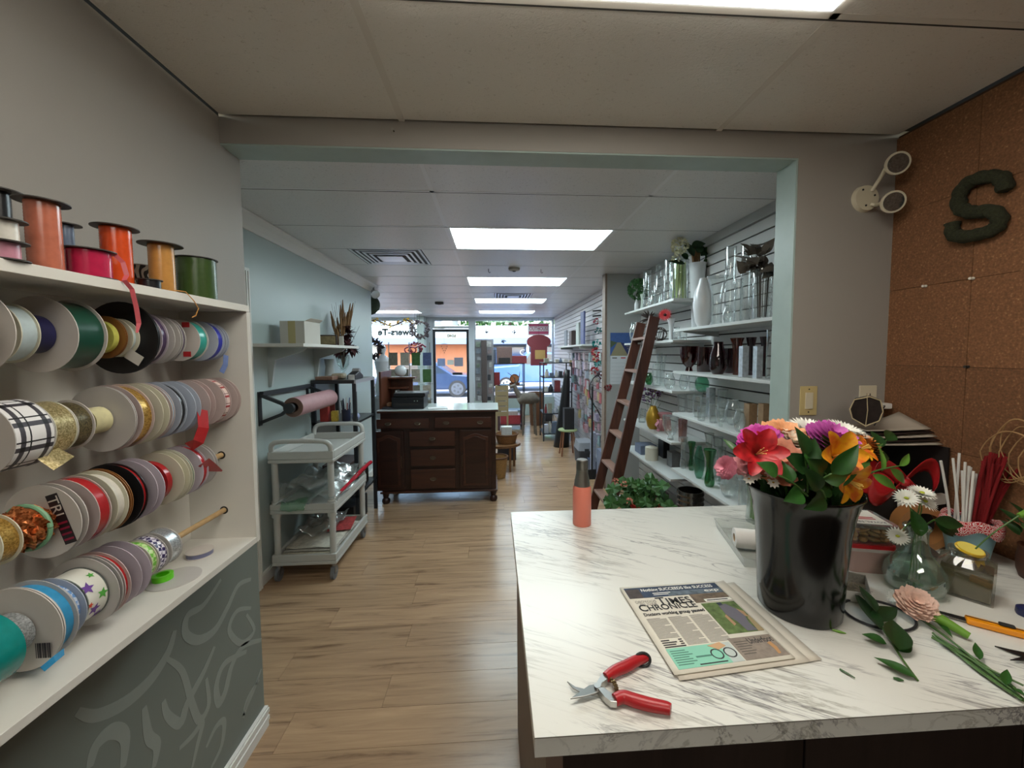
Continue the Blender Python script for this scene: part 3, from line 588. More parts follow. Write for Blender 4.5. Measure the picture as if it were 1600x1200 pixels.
for z in (1.315, 1.408): MB().cyl((1.274, 1.5385, z), (1.274, 1.5402, z), .0028, n=10).build('screw', M_hole, sw)
ou = thing('wall_outlet', 'ivory wall outlet with a plugged charger near the corner', 'outlet', (1.53, 1.545, 1.30))
box('plate', (1.492, 1.540, 1.300), (1.566, 1.545, 1.420), M_ivory, ou, .0015)
for dx in (-.008, .006): box('slot', (1.529 + dx, 1.5392, 1.376), (1.532 + dx, 1.5402, 1.388), M_hole, ou)
MB().cyl((1.530, 1.5392, 1.368), (1.530, 1.5402, 1.368), .003, n=10).build('slot', M_hole, ou)
ch = thing('phone_charger', 'white charger block with a thin black cable', 'charger', (1.54, 1.52, 1.33))
box('block', (1.512, 1.490, 1.330), (1.585, 1.5395, 1.352), mat('white_plastic', 'E2E0DA', .35), ch, .004)
MB().tube(smooth_path([(1.545, 1.489, 1.343), (1.52, 1.46, 1.345), (1.48, 1.44, 1.325), (1.452, 1.43, 1.28), (1.44, 1.44, 1.24), (1.43, 1.46, 1.18)]), .0022, 8).build('cable', mat('cable_black', '171717', .4), ch, True)
# ------------------------------------------------------------------ worktable
def marble():
    m = mat('marble_laminate', 'D9D7CF', .28); N, L = nodes(m); b = N['Principled BSDF']; g = N.new('ShaderNodeNewGeometry')
    out = None
    for sc, rot, lo, hi, col, dist in (((1.3, 11, 6), -.5, .483, .5, 'A29FA4', .9), ((2.2, 20, 14), -.42, .470, .5, 'CCCAC5', .6), ((.9, 7, 5), -.58, .491, .5, '8C8A90', .8)):
        mp = N.new('ShaderNodeMapping'); mp.inputs['Scale'].default_value = (1, 1, 1); mp.inputs['Rotation'].default_value = (0, 0, -rot); L.new(g.outputs['Position'], mp.inputs[0])
        m2 = N.new('ShaderNodeMapping'); m2.inputs['Scale'].default_value = sc; L.new(mp.outputs[0], m2.inputs[0])
        n = N.new('ShaderNodeTexNoise'); n.inputs['Scale'].default_value = 1; n.inputs['Detail'].default_value = 7; n.inputs['Roughness'].default_value = .62; n.inputs['Distortion'].default_value = dist; L.new(m2.outputs[0], n.inputs['Vector'])
        if out is None or col != 'E4E2DB':
            a = N.new('ShaderNodeMath'); a.operation = 'SUBTRACT'; a.inputs[1].default_value = .5; L.new(n.outputs[0], a.inputs[0]); c = N.new('ShaderNodeMath'); c.operation = 'ABSOLUTE'; L.new(a.outputs[0], c.inputs[0])
            r = N.new('ShaderNodeValToRGB'); r.color_ramp.elements[0].position = 0; r.color_ramp.elements[0].color = rgb(col); r.color_ramp.elements[1].position = .5 - lo; r.color_ramp.elements[1].color = (1, 1, 1, 1); L.new(c.outputs[0], r.inputs[0])
            # veins come and go
            n2 = N.new('ShaderNodeTexNoise'); n2.inputs['Scale'].default_value = 3.2 + sc[0] * .3; n2.inputs['Detail'].default_value = 2; L.new(g.outputs['Position'], n2.inputs['Vector'])
            r2 = N.new('ShaderNodeValToRGB'); r2.color_ramp.elements[0].position = .44; r2.color_ramp.elements[1].position = .66; L.new(n2.outputs[0], r2.inputs[0])
            mx = N.new('ShaderNodeMixRGB'); mx.inputs[1].default_value = (1, 1, 1, 1); L.new(r2.outputs[0], mx.inputs[0]); L.new(r.outputs[0], mx.inputs[2])
            mu = N.new('ShaderNodeMixRGB'); mu.blend_type = 'MULTIPLY'; mu.inputs[0].default_value = 1; mu.inputs[1].default_value = rgb('DAD9D2')
            if out: L.new(out, mu.inputs[1])
            L.new(mx.outputs[0], mu.inputs[2]); out = mu.outputs[0]
    L.new(out, b.inputs['Base Color']); return m
M_marble = marble(); TOPZ = .91
wt = thing('worktable', 'florist worktable with white marble laminate top', 'table', (.8, 1.1, 0))
MB().prism([(.063, .637, .874), (1.603, .637, .874), (1.603, 1.543, .874), (1.190, 1.543, .874), (1.190, 1.603, .874), (.063, 1.603, .874)], (0, 0, .036)).build('tabletop', M_marble, wt)
MB().prism([(.0622, .6362, .9085), (1.603, .6362, .9085), (1.603, .638, .9085), (.0635, .638, .9085), (.0635, 1.603, .9085), (.0622, 1.603, .9085)], (0, 0, .0012)).build('edge_line', mat('laminate_edge', '6b655c', .5), wt)
M_taupe = mat('panel_taupe', '6E5B50', .5, var=.1, vscale=12); M_dkwood = wood_mat('dark_panel', '342A26', '2A211E', '1C1512', (14, 14, 1.3), .4)
box('end_panel', (.085, .66, .0), (.115, 1.58, .874), M_taupe, wt); box('front_rail', (.115, .70, .0), (.135, .72, .874), M_dkwood, wt)
for k in range(3): box('front_panel', (.137 + k * .48, .72, .08), (.613 + k * .48, .738, .87), M_dkwood, wt, .002)
box('back_panel', (.115, 1.50, .0), (1.59, 1.52, .874), M_taupe, wt); box('kick_board', (.135, .76, 0), (1.59, .775, .08), M_dkwood, wt)
# ------------------------------------------------------------------ things on the worktable
Z = TOPZ + .0005
M_steel = mat('steel_brushed', 'A6A39C', .28, 1); M_coral = mat('bottle_coral', 'D87A66', .42)
p = pz(912, 824, TOPZ); wb = thing('water_bottle', 'coral pink water bottle with steel neck on the worktable', 'bottle', (p.x, p.y + .03, Z)); p = Vector((p.x, p.y + .03, Z))
MB().lathe([(.0001, 0), (.033, 0), (.0345, .004), (.0345, .138), (.031, .150), (.0001, .15)], p, 36).build('body', M_coral, wb, True)
MB().lathe([(.0305, .15), (.0285, .165), (.0225, .195), (.0215, .212), (.0001, .212)], p, 36).build('neck', M_steel, wb, True)
MB().lathe([(.0222, .212), (.0222, .246), (.019, .249), (.0001, .249)], p, 36).build('cap', mat('steel_cap', '8E8B86', .3, 1), wb, True)
# newspaper
nTL, nTR, nBL, nBR = (pz(u, v, TOPZ) for u, v in ((968, 922), (1116, 912), (1054, 1060), (1243, 1033)))
npz = thing('newspaper', 'folded local newspaper lying on the marble worktable', 'newspaper', ((nTL + nBR) / 2)); M_paper = mat('newsprint', 'D3CDBF', .8, var=.05, vscale=20); M_paper2 = mat('newsprint_under', 'C8C0B2', .8)
def NP(s, t, z): q = nTL.lerp(nTR, s).lerp(nBL.lerp(nBR, s), t); return Vector((q.x, q.y, z))
def sheet(s0, s1, t0, t1, z, lift, m, nm, par):
    mb = MB(); nu, nv = 16, 16
    f = lambda a, b: NP(s0 + (s1 - s0) * a, t0 + (t1 - t0) * b, z + lift(a, b))
    mb.grid(f, nu, nv); return mb.build(nm, m, par, True, solid=.0004)
sheet(.06, 1.20, .02, 1.03, Z + .0008, lambda a, b: .0015 * (a > .9) + .002 * max(0, a - .95) * 10, M_paper2, 'under_sheet', npz)
sheet(.02, 1.10, .0, 1.035, Z + .0030, lambda a, b: .004 * max(0, a - .9) * 10 * (1 - b), M_paper2, 'under_sheet', npz)
NZ = Z + .0062
pg = sheet(0, 1.0, 0, 1.0, NZ, lambda a, b: 0, M_paper, 'front_page', npz)
def patch(s0, s1, t0, t1, m, z=.0006, nm='printed_block'): return MB().prism([NP(s0, t0, NZ + .0003), NP(s1, t0, NZ + .0003), NP(s1, t1, NZ + .0003), NP(s0, t1, NZ + .0003)], (0, 0, z)).build(nm, m, pg)
def pt(body, s, t, hgt, m, z=.0011, wfr=None, bold=0):
    """text fitted to a width (fraction of the page) and a cap height in metres"""
    o = NP(s, t, NZ + z); ex = NP(s + .1, t, 0) - NP(s, t, 0); ey = NP(s, t - .1, 0) - NP(s, t, 0)
    cu = bpy.data.curves.new('t', 'FONT'); cu.body = body; cu.size = 1; tmp = bpy.data.objects.new('t', cu); me = bpy.data.meshes.new_from_object(tmp); w0 = max(v.co.x for v in me.vertices); bpy.data.objects.remove(tmp); bpy.data.curves.remove(cu); bpy.data.meshes.remove(me)
    size = hgt / .70; sx = 1 if wfr is None else wfr * ex.length * 10 / (w0 * size)
    return text(body, size, m, frame(o, ex, ey), pg, 'printed_text', extrude=.00005, sx=sx, bold=bold)
M_ink = mat('ink', '2C2A2C', .7); M_inkg = mat('ink_grey', '8E8A84', .8); M_navy = mat('print_navy', '30405A', .6, var=.5, vscale=40); M_wht = mat('print_white', 'E4E2DA', .7)
patch(.03, .985, .025, .175, M_navy); patch(.035, .17, .05, .175, mat('print_face', '4A3C38', .6, var=.5, vscale=60), .0008); patch(.42, .98, .11, .172, mat('print_scene', '6F7C88', .6, var=.6, vscale=70), .0008)
pt('Nothing SUCCEEDS like SUCCESS', .185, .088, .0115, M_wht, wfr=.74, bold=.0003); pt('exp', .80, .150, .011, M_wht, wfr=.15, bold=.0002); patch(.28, .46, .118, .128, M_wht, .0009); patch(.28, .43, .142, .150, M_wht, .0009)
pt('OSOYOOS', .055, .245, .010, M_inkg, wfr=.205); pt('OLIVER', .085, .285, .010, M_inkg, wfr=.17); pt('T', .265, .290, .031, M_ink, wfr=.085, bold=.0006); pt('IMES', .352, .285, .024, M_ink, wfr=.245, bold=.0006); pt('C', .055, .352, .025, M_ink, wfr=.075, bold=.0006); pt('HRONICLE', .135, .350, .021, M_ink, wfr=.47, bold=.0006)
pt('Doctors working group paused', .06, .412, .0105, M_ink, wfr=.575, bold=.0005)
patch(.62, .985, .18, .30, mat('print_photo_b', '7C6A58', .6, var=.6, vscale=60)); patch(.72, .985, .258, .298, M_wht, .0009); patch(.74, .95, .272, .284, M_ink, .0011)
patch(.655, .985, .315, .70, mat('print_foliage', '6C8248', .7, var=.6, vscale=60))
def sil(pts, m, z=.0009): MB().prism([NP(s, t, NZ + .0004) for s, t in pts], (0, 0, z)).build('printed_figure', m, pg)
sil([(.80, .36), (.875, .345), (.93, .42), (.945, .52), (.92, .60), (.93, .69), (.84, .69), (.83, .58), (.79, .48)], mat('print_shirt', '6A6670', .7)); sil([(.80, .325), (.845, .32), (.85, .355), (.81, .365)], mat('print_cap', '2E3444', .7)); sil([(.93, .42), (.975, .46), (.97, .53), (.945, .52)], mat('print_skin', 'B08A68', .7)); sil([(.79, .48), (.80, .60), (.77, .62), (.765, .50)], mat('print_skin2', 'B08A68', .7)); sil([(.95, .55), (.985, .5), (.985, .7), (.93, .7)], mat('print_soil', 'A08C68', .7))
for c0 in (.06, .26, .46):                                      # body text columns as printed lines
    m = MB()
    for k in range(26):
        t = .445 + k * .0123; e = c0 + .178 * (1 if k % 7 else .7) 
        if c0 == .06 and k > 18: continue
        m.prism([NP(c0, t, NZ + .0004), NP(e, t, NZ + .0004), NP(e, t + .0055, NZ + .0004), NP(c0, t + .0055, NZ + .0004)], (0, 0, .0003))
    m.build('text_column', M_inkg, pg)
for k, (a, b) in enumerate((('News', 'A2'), ('Opinion', 'A6'), ('Sports', 'A9'), ('Classified', 'B3'))): patch(.06, .06 + .018 * len(a), .690 + k * .022, .699 + k * .022, M_ink, .0007); patch(.21, .24, .690 + k * .022, .699 + k * .022, M_ink, .0007)
patch(.055, .50, .775, .965, mat('print_mint', '86C4AC', .6)); patch(.50, .60, .775, .965, mat('print_pale', 'B8C0BC', .6)); patch(.61, .985, .745, .965, mat('print_taupe', '94867A', .6, var=.3, vscale=80))
for k in range(7): patch(.075, .20 + .02 * (k % 3), .80 + k * .021, .808 + k * .021, mat('print_mintdark', '4C7C6C', .6), .0008)
for k in range(6): patch(.635, .76 - .02 * (k % 2), .785 + k * .024, .793 + k * .024, mat('print_greydk', '5C554E', .6), .0008)
pt('Underfoot', .755, .820, .0165, M_ink, wfr=.215, bold=.0003); sil([(.90, .83), (.935, .82), (.945, .88), (.93, .94), (.905, .945), (.91, .89)], mat('print_foot', 'B88A5C', .6)); sil([(.40, .79), (.52, .77), (.55, .81), (.47, .84)], mat('print_hand', 'C49C74', .6))
for cs in (.43, .54):
    m = MB(); m.strip([NP(cs + .045 * math.cos(a * PI / 8), .875 + .045 * math.sin(a * PI / 8), NZ + .0006) for a in range(17)], .003, (0, 0, 1), .0004); m.build('printed_glasses', M_ink, pg)
patch(.25, .38, .872, .886, mat('print_mintdark', '4C7C6C', .6), .0008); patch(.24, .47, .942, .952, M_ink, .0008)
# pruning shears
prn = thing('pruning_shears', 'open pruning shears with red handles beside the newspaper', 'shears', (*pz(950, 1085, TOPZ).to_2d(), Z))
M_hred = mat('handle_red', 'A81E24', .35); M_blade = mat('blade_steel', '8C8B88', .3, 1); M_cast = mat('cast_alloy', 'C2C1BE', .3, 1)
def P_(u, v, h=.012): q = pz(u, v, TOPZ); return Vector((q.x, q.y, Z + h))
def blade(pts, h, th, nm, m): MB().prism([P_(u, v, h) for u, v in pts], (0, 0, th)).build(nm, m, prn, bevel=.0006)
blade([(886, 1071), (899, 1080), (915, 1084), (930, 1082), (938, 1088), (926, 1093), (908, 1089), (895, 1082)], .006, .003, 'blade', M_blade)
blade([(891, 1102), (905, 1092), (920, 1081), (934, 1078), (942, 1084), (934, 1092), (915, 1098)], .010, .003, 'blade', M_blade)
blade([(930, 1082), (940, 1065), (949, 1061), (953, 1066), (948, 1074), (940, 1080), (938, 1090)], .004, .012, 'upper_arm', M_cast)
blade([(934, 1088), (943, 1086), (950, 1092), (958, 1096), (964, 1099), (964, 1110), (954, 1109), (944, 1101)], .004, .012, 'lower_arm', M_cast)
MB().cyl(P_(933, 1084, .003), P_(933, 1084, .0165), .006, n=16).build('pivot_bolt', M_cast, prn, True)
hp = smooth_path([P_(946, 1068), P_(960, 1058), P_(978, 1050), P_(995, 1041), P_(1010, 1035)]); hh = MB().tube(hp, [.0085 + .0025 * math.sin(PI * i / (len(hp) - 1)) for i in range(len(hp))], 14).build('handle', M_hred, prn, True)
hp = smooth_path([P_(960, 1104), P_(974, 1099), P_(990, 1104), P_(1015, 1111), P_(1040, 1116), P_(1048, 1119)]); MB().tube(hp, [.0085 + .003 * math.sin(PI * (.15 + .8 * i / (len(hp) - 1))) for i in range(len(hp))], 14).build('handle', M_hred, prn, True)
sp = smooth_path([P_(950, 1069), P_(959, 1076), P_(963, 1087), P_(962, 1098)], 20); co = []
for i, q in enumerate(sp): a = i * 1.9; co.append(q + Vector((math.cos(a) * .0042, 0, math.sin(a) * .0042)))
MB().tube(co, .0011, 6).build('spring', mat('spring_brass', '8C7A58', .35, 1), prn, True)
MB().tube([P_(1004, 1040, .012) + Vector((.016 * math.cos(a * PI / 10), .004 * math.sin(a * PI / 10), .012 * math.sin(a * PI / 10))) for a in range(21)], .0028, 8).build('locking_loop', mat('rubber_black', '1b1b1b', .6), prn, True)
# ------------------------------------------------------------------ plants kit
M_leaf = mat('leaf_green', '2C5A22', .38, var=.35, vscale=60); M_leafd = mat('leaf_dark', '1E3F1A', .35, var=.3, vscale=60); M_leafl = mat('leaf_light', '5C8A34', .4, var=.3, vscale=60); M_stem = mat('stem_green', '47692E', .5); M_cal = mat('calyx', '6C9A34', .45)
def leaf(mb, p, d, up, L, W, curl=.25, nu=8, nv=4, tip=1.0):
    d = Vector(d).normalized(); up = Vector(up); up = (up - d * up.dot(d)).normalized(); s = d.cross(up)
    def f(a, b):
        w = W * math.sin(PI * min(.999, a ** .75 * .98 + .01)) * (1 - .15 * a); b2 = b - .5
        return Vector(p) + d * (L * a) + s * (w * b2) + up * (-curl * L * a * a + abs(b2) * w * .35)
    return mb.grid(f, nu, nv)
def petal(mb, p, d, up, L, W, curl=.2, nu=9, nv=6):
    d = Vector(d).normalized(); up = Vector(up); up = (up - d * up.dot(d)).normalized(); s = d.cross(up)
    def f(a, b):
        w = W * min(1, (.12 + a * 1.5)) * (math.sqrt(max(.02, 1 - ((a - .6) / .42) ** 2)) if a > .6 else 1); b2 = b - .5
        return Vector(p) + d * (L * a) + s * (w * b2) + up * (-curl * L * a * a * a + abs(b2) ** 1.5 * w * .5)
    return mb.grid(f, nu, nv)
def petals_carnation(mb, c, ax, R, rng, layers=8):
    """dome of frilled cups, outer rims on a hemisphere"""
    ax = Vector(ax).normalized(); a = ax.orthogonal().normalized(); b = ax.cross(a); c = Vector(c)
    for l in range(layers):
        q = l / (layers - 1); fi = .06 + q * 1.2; ro, ho = R * math.cos(fi), R * .72 * math.sin(fi); n = 40; ph = rng.uniform(0, 6); vs = []
        for fr, dz in ((.25, -.55), (.7, -.22), (1.0, 0)):
            for i in range(n):
                t = 2 * PI * i / n; wv = (math.sin(t * 8 + ph) * .5 + math.sin(t * 13 + ph * 2) * .5 + rng.uniform(-.3, .3)) * fr * fr
                rr = ro * fr * (1 + .10 * wv) + R * .02 * wv; zz = ho + R * dz * .6 + R * .07 * wv
                vs.append(c + (a * math.cos(t) + b * math.sin(t)) * rr + ax * zz)
        mb.add(vs, [(k * n + i, k * n + (i + 1) % n, (k + 1) * n + (i + 1) % n, (k + 1) * n + i) for k in range(2) for i in range(n)] + [tuple(range(n))])
    return mb
def mouth(base, c):
    """route a stem out of the bucket mouth"""
    base, c = Vector(base), Vector(c); d = Vector((c.x - base.x, c.y - base.y)); r = min(d.length, .055)
    if d.length > 1e-6: d = d / d.length * r
    return [base, Vector((base.x + d.x * .5, base.y + d.y * .5, base.z + .15)), Vector((.768 + (base.x - .768) * .5 + d.x, .938 + (base.y - .938) * .5 + d.y, Z + .325))]
def stemmed(name, label, cat, c, base, group=None): return thing(name, label, cat, base, group)
def carnation(c, ax, R, col, base, label, name='carnation', group=None, cal=True):
    rng = random.Random(hash(label) % 9999 if False else len(label) * 7 + int(R * 9999)); c = Vector(c); ax = Vector(ax).normalized()
    t = thing(name, label, 'flower', base, group)
    petals_carnation(MB(), c, ax, R, rng).build('bloom', mat('petal_' + col, col, .55, var=.18, vscale=120), t, True)
    if cal: MB().cyl(c - ax * R * 1.15, c + ax * R * .15, R * .18, R * .36, 12).build('calyx', M_cal, t, True)
    MB().tube(smooth_path((mouth(base, c) if group else [Vector(base), Vector(base).lerp(c, .5) - ax * R * .3]) + [c - ax * R * 1.1], 4), .0022, 6).build('stem', M_stem, t, True); return t
def petal_two(col1, col2, nm):
    m = mat(nm, col1, .45, var=.1, vscale=150); N, L = nodes(m); b = N['Principled BSDF']; tc = N.new('ShaderNodeNewGeometry'); n = N.new('ShaderNodeTexNoise'); n.inputs['Scale'].default_value = 38; L.new(tc.outputs['Position'], n.inputs['Vector'])
    r = N.new('ShaderNodeValToRGB'); r.color_ramp.elements[0].position = .38; r.color_ramp.elements[0].color = rgb(col2); r.color_ramp.elements[1].position = .58; r.color_ramp.elements[1].color = rgb(col1); L.new(n.outputs[0], r.inputs[0]); L.new(r.outputs[0], b.inputs['Base Color']); return m
def lily(c, ax, R, m, base, label, throat='E8C060', name='alstroemeria'):
    c = Vector(c); ax = Vector(ax).normalized(); a = ax.orthogonal().normalized(); b = ax.cross(a); t = thing(name, label, 'flower', base)
    for k in range(6):
        th = k * PI / 3 + .2; d = (a * math.cos(th) + b * math.sin(th)); mb = MB(); W = R * (1.0 if k % 2 else .75)
        petal(mb, c - ax * R * .5, (d * .75 + ax * .8), ax - d, R * 1.15, W * .8, .3); o = mb.build('petal', m, t, True)
        for v in o.data.vertices:
            pass
    m2 = MB()
    for k in range(5):
        th = k * 1.25; m2.tube([c - ax * R * .4, c + (a * math.cos(th) + b * math.sin(th)) * R * .12 + ax * R * .35], .0012, 5)
    m2.build('stamens', mat('stamen_' + throat, throat, .5), t); MB().tube(smooth_path(mouth(base, c) + [c - ax * R * .45], 4), .0025, 6).build('stem', M_stem, t, True); return t
def daisy(c, ax, R, base, label, mid='D8C040', n=22, cat='flower', name='daisy', layers=2, stem=True, group=None):
    c = Vector(c); ax = Vector(ax).normalized(); a = ax.orthogonal().normalized(); b = ax.cross(a); t = thing(name, label, cat, base, group); mb = MB()
    for l in range(layers):
        for k in range(n):
            th = 2 * PI * (k + l * .5) / n; d = a * math.cos(th) + b * math.sin(th); leaf(mb, c + d * R * .1, d + ax * (.2 + .35 * l), ax - d * .3, R * (1 - .12 * l), R * 2.2 / n * 3.0, .1, 4, 2)
    mb.build('petals', mat('petal_white', 'E9E8DE', .5), t, True); MB().ball(c + ax * R * .12, R * .2, 10, 6, .6).build('flower_centre', mat('centre_' + mid, mid, .7), t, True)
    MB().cyl(c - ax * R * .35, c, R * .1, R * .34, 10).build('calyx', M_cal, t, True)
    if stem: MB().tube(smooth_path((mouth(base, c) if group else [Vector(base), Vector(base).lerp(c, .6)]) + [c - ax * R * .3], 4), .0016, 6).build('stem', M_stem, t, True)
    return t
def sprig(base, tip, nl, L, W, m, label, name='leafy_sprig', spread=.8, seed=1, up=(0, -.5, 1), curl=.25, start=.35):
    rng = random.Random(seed); base, tip = Vector(base), Vector(tip); t = thing(name, label, 'foliage', base); ax = (tip - base).normalized()
    MB().tube(smooth_path([base, base.lerp(tip, .5) + Vector((0, 0, .006)), tip], 5), [.0022] * 10 + [.001], 6).build('stem', M_stem, t, True)
    sd = ax.cross(Vector(up)).normalized()
    for k in range(nl):
        f = start + (1 - start) * k / max(1, nl - 1); p = base.lerp(tip, f); sg = 1 if k % 2 else -1
        d = ax * (1.1 - spread * .5) + sd * sg * spread * (1 if k < nl - 1 else .05) + Vector((rng.uniform(-.15, .15), rng.uniform(-.15, .15), rng.uniform(-.05, .25)))
        leaf(MB(), p, d, Vector(up) + Vector((rng.uniform(-.4, .4), rng.uniform(-.4, .4), 0)), L * rng.uniform(.85, 1.1), W * rng.uniform(.85, 1.1), curl).build('leaf', m, t, True)
    return t
# ------------------------------------------------------------------ black bucket of flowers
bx, by = .768, .938
bk = thing('flower_bucket', 'tall glossy black flower bucket on the worktable', 'bucket', (bx, by, Z)); M_bk = mat('bucket_black', '09090A', .16, var=.1, vscale=6, spec=.5)
pr = [(.0001, 0), (.086, 0), (.090, .006), (.093, .06), (.0965, .14), (.101, .21), (.109, .265), (.119, .30), (.1235, .306), (.124, .310), (.1215, .311), (.116, .302), (.106, .265), (.098, .21), (.0935, .14), (.090, .06), (.086, .01), (.0001, .01)]
MB().lathe(pr, (bx, by, Z), 64).build('body', M_bk, bk, True)
B0 = Vector((bx, by, Z + .03)); G_ = 'flowers standing in the black bucket'
def fl(u, v, y): return py(u, v, y)
def bs(dx, dy): return B0 + Vector((dx, dy, 0))
carnation(fl(1187, 690, .97), (-.4, -.3, .8), 0.051, 'C23A9A', bs(-.03, .01), 'magenta carnation at the left of the bucket', group=G_)
carnation(fl(1297, 690, .95), (.1, -.5, .9), 0.060, 'C65CB0', bs(.02, .01), 'orchid pink carnation in the middle right of the bucket', group=G_)
carnation(fl(1222, 686, .99), (-.1, -.4, .9), 0.060, 'E8A878', bs(-.01, .03), 'pale orange carnation at the back of the bucket', group=G_)
carnation(fl(1236, 697, .955), (-.1, -.5, .9), 0.048, 'E6DCCB', bs(0, .02), 'cream white carnation at the middle of the bucket', group=G_)
carnation(fl(1214, 722, .90), (-.3, -.7, .6), 0.060, 'E0967A', bs(-.02, -.02), 'salmon peach carnation at the front of the bucket', group=G_)
carnation(fl(1136, 731, .88), (-.9, -.3, .3), 0.027, 'DE8CA0', bs(-.05, -.03), 'small pink carnation farthest left outside the rim', 'mini_carnation', G_)
carnation(fl(1163, 728, .88), (-.3, -.6, .6), 0.027, 'E09AA0', bs(-.05, -.03), 'small pink carnation beside the red bloom', 'mini_carnation', G_)
carnation(fl(1342, 697, 1.0), (.3, -.3, .8), 0.048, 'D08A48', bs(.04, .03), 'apricot carnation at the right back of the bucket', group=G_)
daisy(fl(1263, 678, 1.0), (0, -.4, .9), 0.057, bs(.0, .04), 'white chrysanthemum at the top centre of the bucket', 'D6D4A8', 26, layers=4, name='chrysanthemum', group=G_)
daisy(fl(1318, 679, 1.02), (.2, -.3, .9), 0.057, bs(.03, .04), 'white chrysanthemum right behind the orchid carnation', 'D6D4A8', 26, layers=4, name='chrysanthemum', group=G_)
M_redl = petal_two('C01E26', '8E1018', 'petal_redlily'); M_yell = petal_two('E6A41C', 'D2641C', 'petal_yellowlily')
lily(fl(1188, 707, .86), (-.2, -.9, .4), .058, M_redl, bs(-.04, -.03), 'deep red lily bloom at the left of the bucket', 'E0B070')
lily(fl(1204, 700, .90), (.3, -.7, .6), .046, M_redl, bs(-.03, -.02), 'second red lily bloom tucked behind the first', 'E0B070')
lily(fl(1350, 700, .95), (.4, -.6, .5), .040, M_yell, bs(.04, .0), 'small yellow lily bloom at the right back of the bucket')
lily(fl(1317, 712, .85), (.1, -.9, .3), .060, M_yell, bs(.03, -.03), 'yellow and orange lily bloom in the middle of the bucket')
lily(fl(1333, 755, .82), (.2, -.8, -.2), .050, M_yell, bs(.05, -.04), 'orange lily bloom drooping over the bucket rim')
for k, (u, v) in enumerate(((1168, 737), (1180, 742), (1198, 728), (1203, 738), (1208, 754), (1170, 748))):
    daisy(fl(u, v, .865), (-.2, -.8, .5), .013, bs(-.045, -.03), ('tiny yellow centred daisy below the pink mini carnations', 'tiny daisy just right of the small pink blooms', 'tiny daisy under the salmon carnation', 'second tiny daisy under the salmon carnation', 'tiny daisy hanging against the bucket rim', 'lowest left tiny daisy by the bucket rim')[k], 'C89A20', 9, layers=1, name='chamomile', group='tiny daisies at the bucket rim')
for k, (u0, v0, u1, v1, y0, y1, L, W, nl, m, lb) in enumerate((
        (1262, 770, 1258, 712, .85, .85, .062, .040, 5, M_leafd, 'upright dark leaf sprig in the middle of the bucket'),
        (1262, 775, 1215, 742, .84, .82, .055, .032, 3, M_leaf, 'green leaf sprig leaning left over the rim'),
        (1270, 765, 1300, 740, .84, .82, .075, .034, 3, M_leaf, 'green leaf sprig spreading at the front of the bucket'),
        (1345, 735, 1385, 688, .95, .99, .055, .03, 4, M_leafd, 'dark leaf sprig at the upper right of the bucket'),
        (1335, 750, 1405, 728, .92, .94, .075, .018, 5, M_leafl, 'light green narrow leaves at the right of the bucket'),
        (1300, 765, 1288, 738, .85, .83, .055, .034, 3, M_leafd, 'dark leaf sprig behind the yellow lily'),
        (1290, 780, 1282, 765, .83, .81, .070, .03, 2, M_leafd, 'leaf pair drooping over the front of the rim'),
        (1172, 728, 1152, 706, .97, 1.0, .045, .016, 2, M_leaf, 'single slim leaf at the far left of the bucket'))):
    sprig(py(u0, v0, y0), py(u1, v1, y1), nl, L, W * 1.25, m, lb, seed=k + 3, up=(0, -1, .35), start=.2)
fm = MB(); rng = random.Random(5)                                           # dense greens filling the bucket mouth
for k in range(70):
    a = rng.uniform(0, 2 * PI); r = .095 * math.sqrt(rng.random()); p = Vector((bx + r * math.cos(a), by + r * math.sin(a), Z + .27 + .03 * rng.random())); leaf(fm, p, (math.cos(a) * .6, math.sin(a) * .6, .7 + rng.random()), (rng.uniform(-1, 1), -1, .3), .06, .026, .2, 6, 2)
gf = fm.build('bouquet_greens', M_leafd, None, True); gf['kind'] = 'stuff'; tag(gf, 'dense dark leaves filling the bucket mouth between the blooms', 'foliage')
# ------------------------------------------------------------------ more things on the worktable
G_CLR = glass('glass_clear', 'E8F0EE', .62, .06, .5); G_GREENISH = glass('glass_sea', 'D2E6DC', .6, .2, .5, 'A8C4B8'); G_JAR = glass('glass_murky', 'D8D6C8', .5, .14, .5, 'A8A698')
# clear clamshell tray with a white roll, left of the bucket
c0 = pz(1115, 822, TOPZ); ct = thing('clear_tray', 'clear plastic tray left of the black bucket', 'tray', (.80, 1.22, Z))
q = [pz(1115, 822, TOPZ), pz(1162, 890, TOPZ), pz(1215, 895, TOPZ), pz(1205, 826, TOPZ)]
M_acr = glass('acrylic', 'DCE2E0', .6, .10, .3)
qq = [Vector((v.x, v.y, Z)) for v in q]; cen = sum(qq, Vector()) / 4
MB().prism([cen.lerp(v, .9) for v in qq], (0, 0, .002)).build('tray_base', M_acr, ct)
for i in range(4):
    a, b = qq[i], qq[(i + 1) % 4]; ai, bi = cen.lerp(a, .9), cen.lerp(b, .9); u_ = Vector((0, 0, .032))
    MB().add([ai, bi, b + u_, a + u_, ai + Vector((0, 0, .001)), bi + Vector((0, 0, .001)), b.lerp(cen, .02) + u_, a.lerp(cen, .02) + u_], [(0, 1, 2, 3), (4, 7, 6, 5), (3, 2, 6, 7), (0, 4, 5, 1), (0, 3, 7, 4), (1, 5, 6, 2)]).build('tray_wall', M_acr, ct)
p = pz(1163, 858, TOPZ); tr = thing('paper_roll', 'white paper roll lying in the clear tray', 'roll', (p.x, p.y, Z + .0045)); zc = Z + .0045 + .031
a = Vector((p.x - .03, p.y + .01, zc)); b = Vector((p.x + .075, p.y - .025, zc))
n = 32; ax = (b - a).normalized(); s1 = ax.orthogonal().normalized(); s2 = ax.cross(s1); vs = []
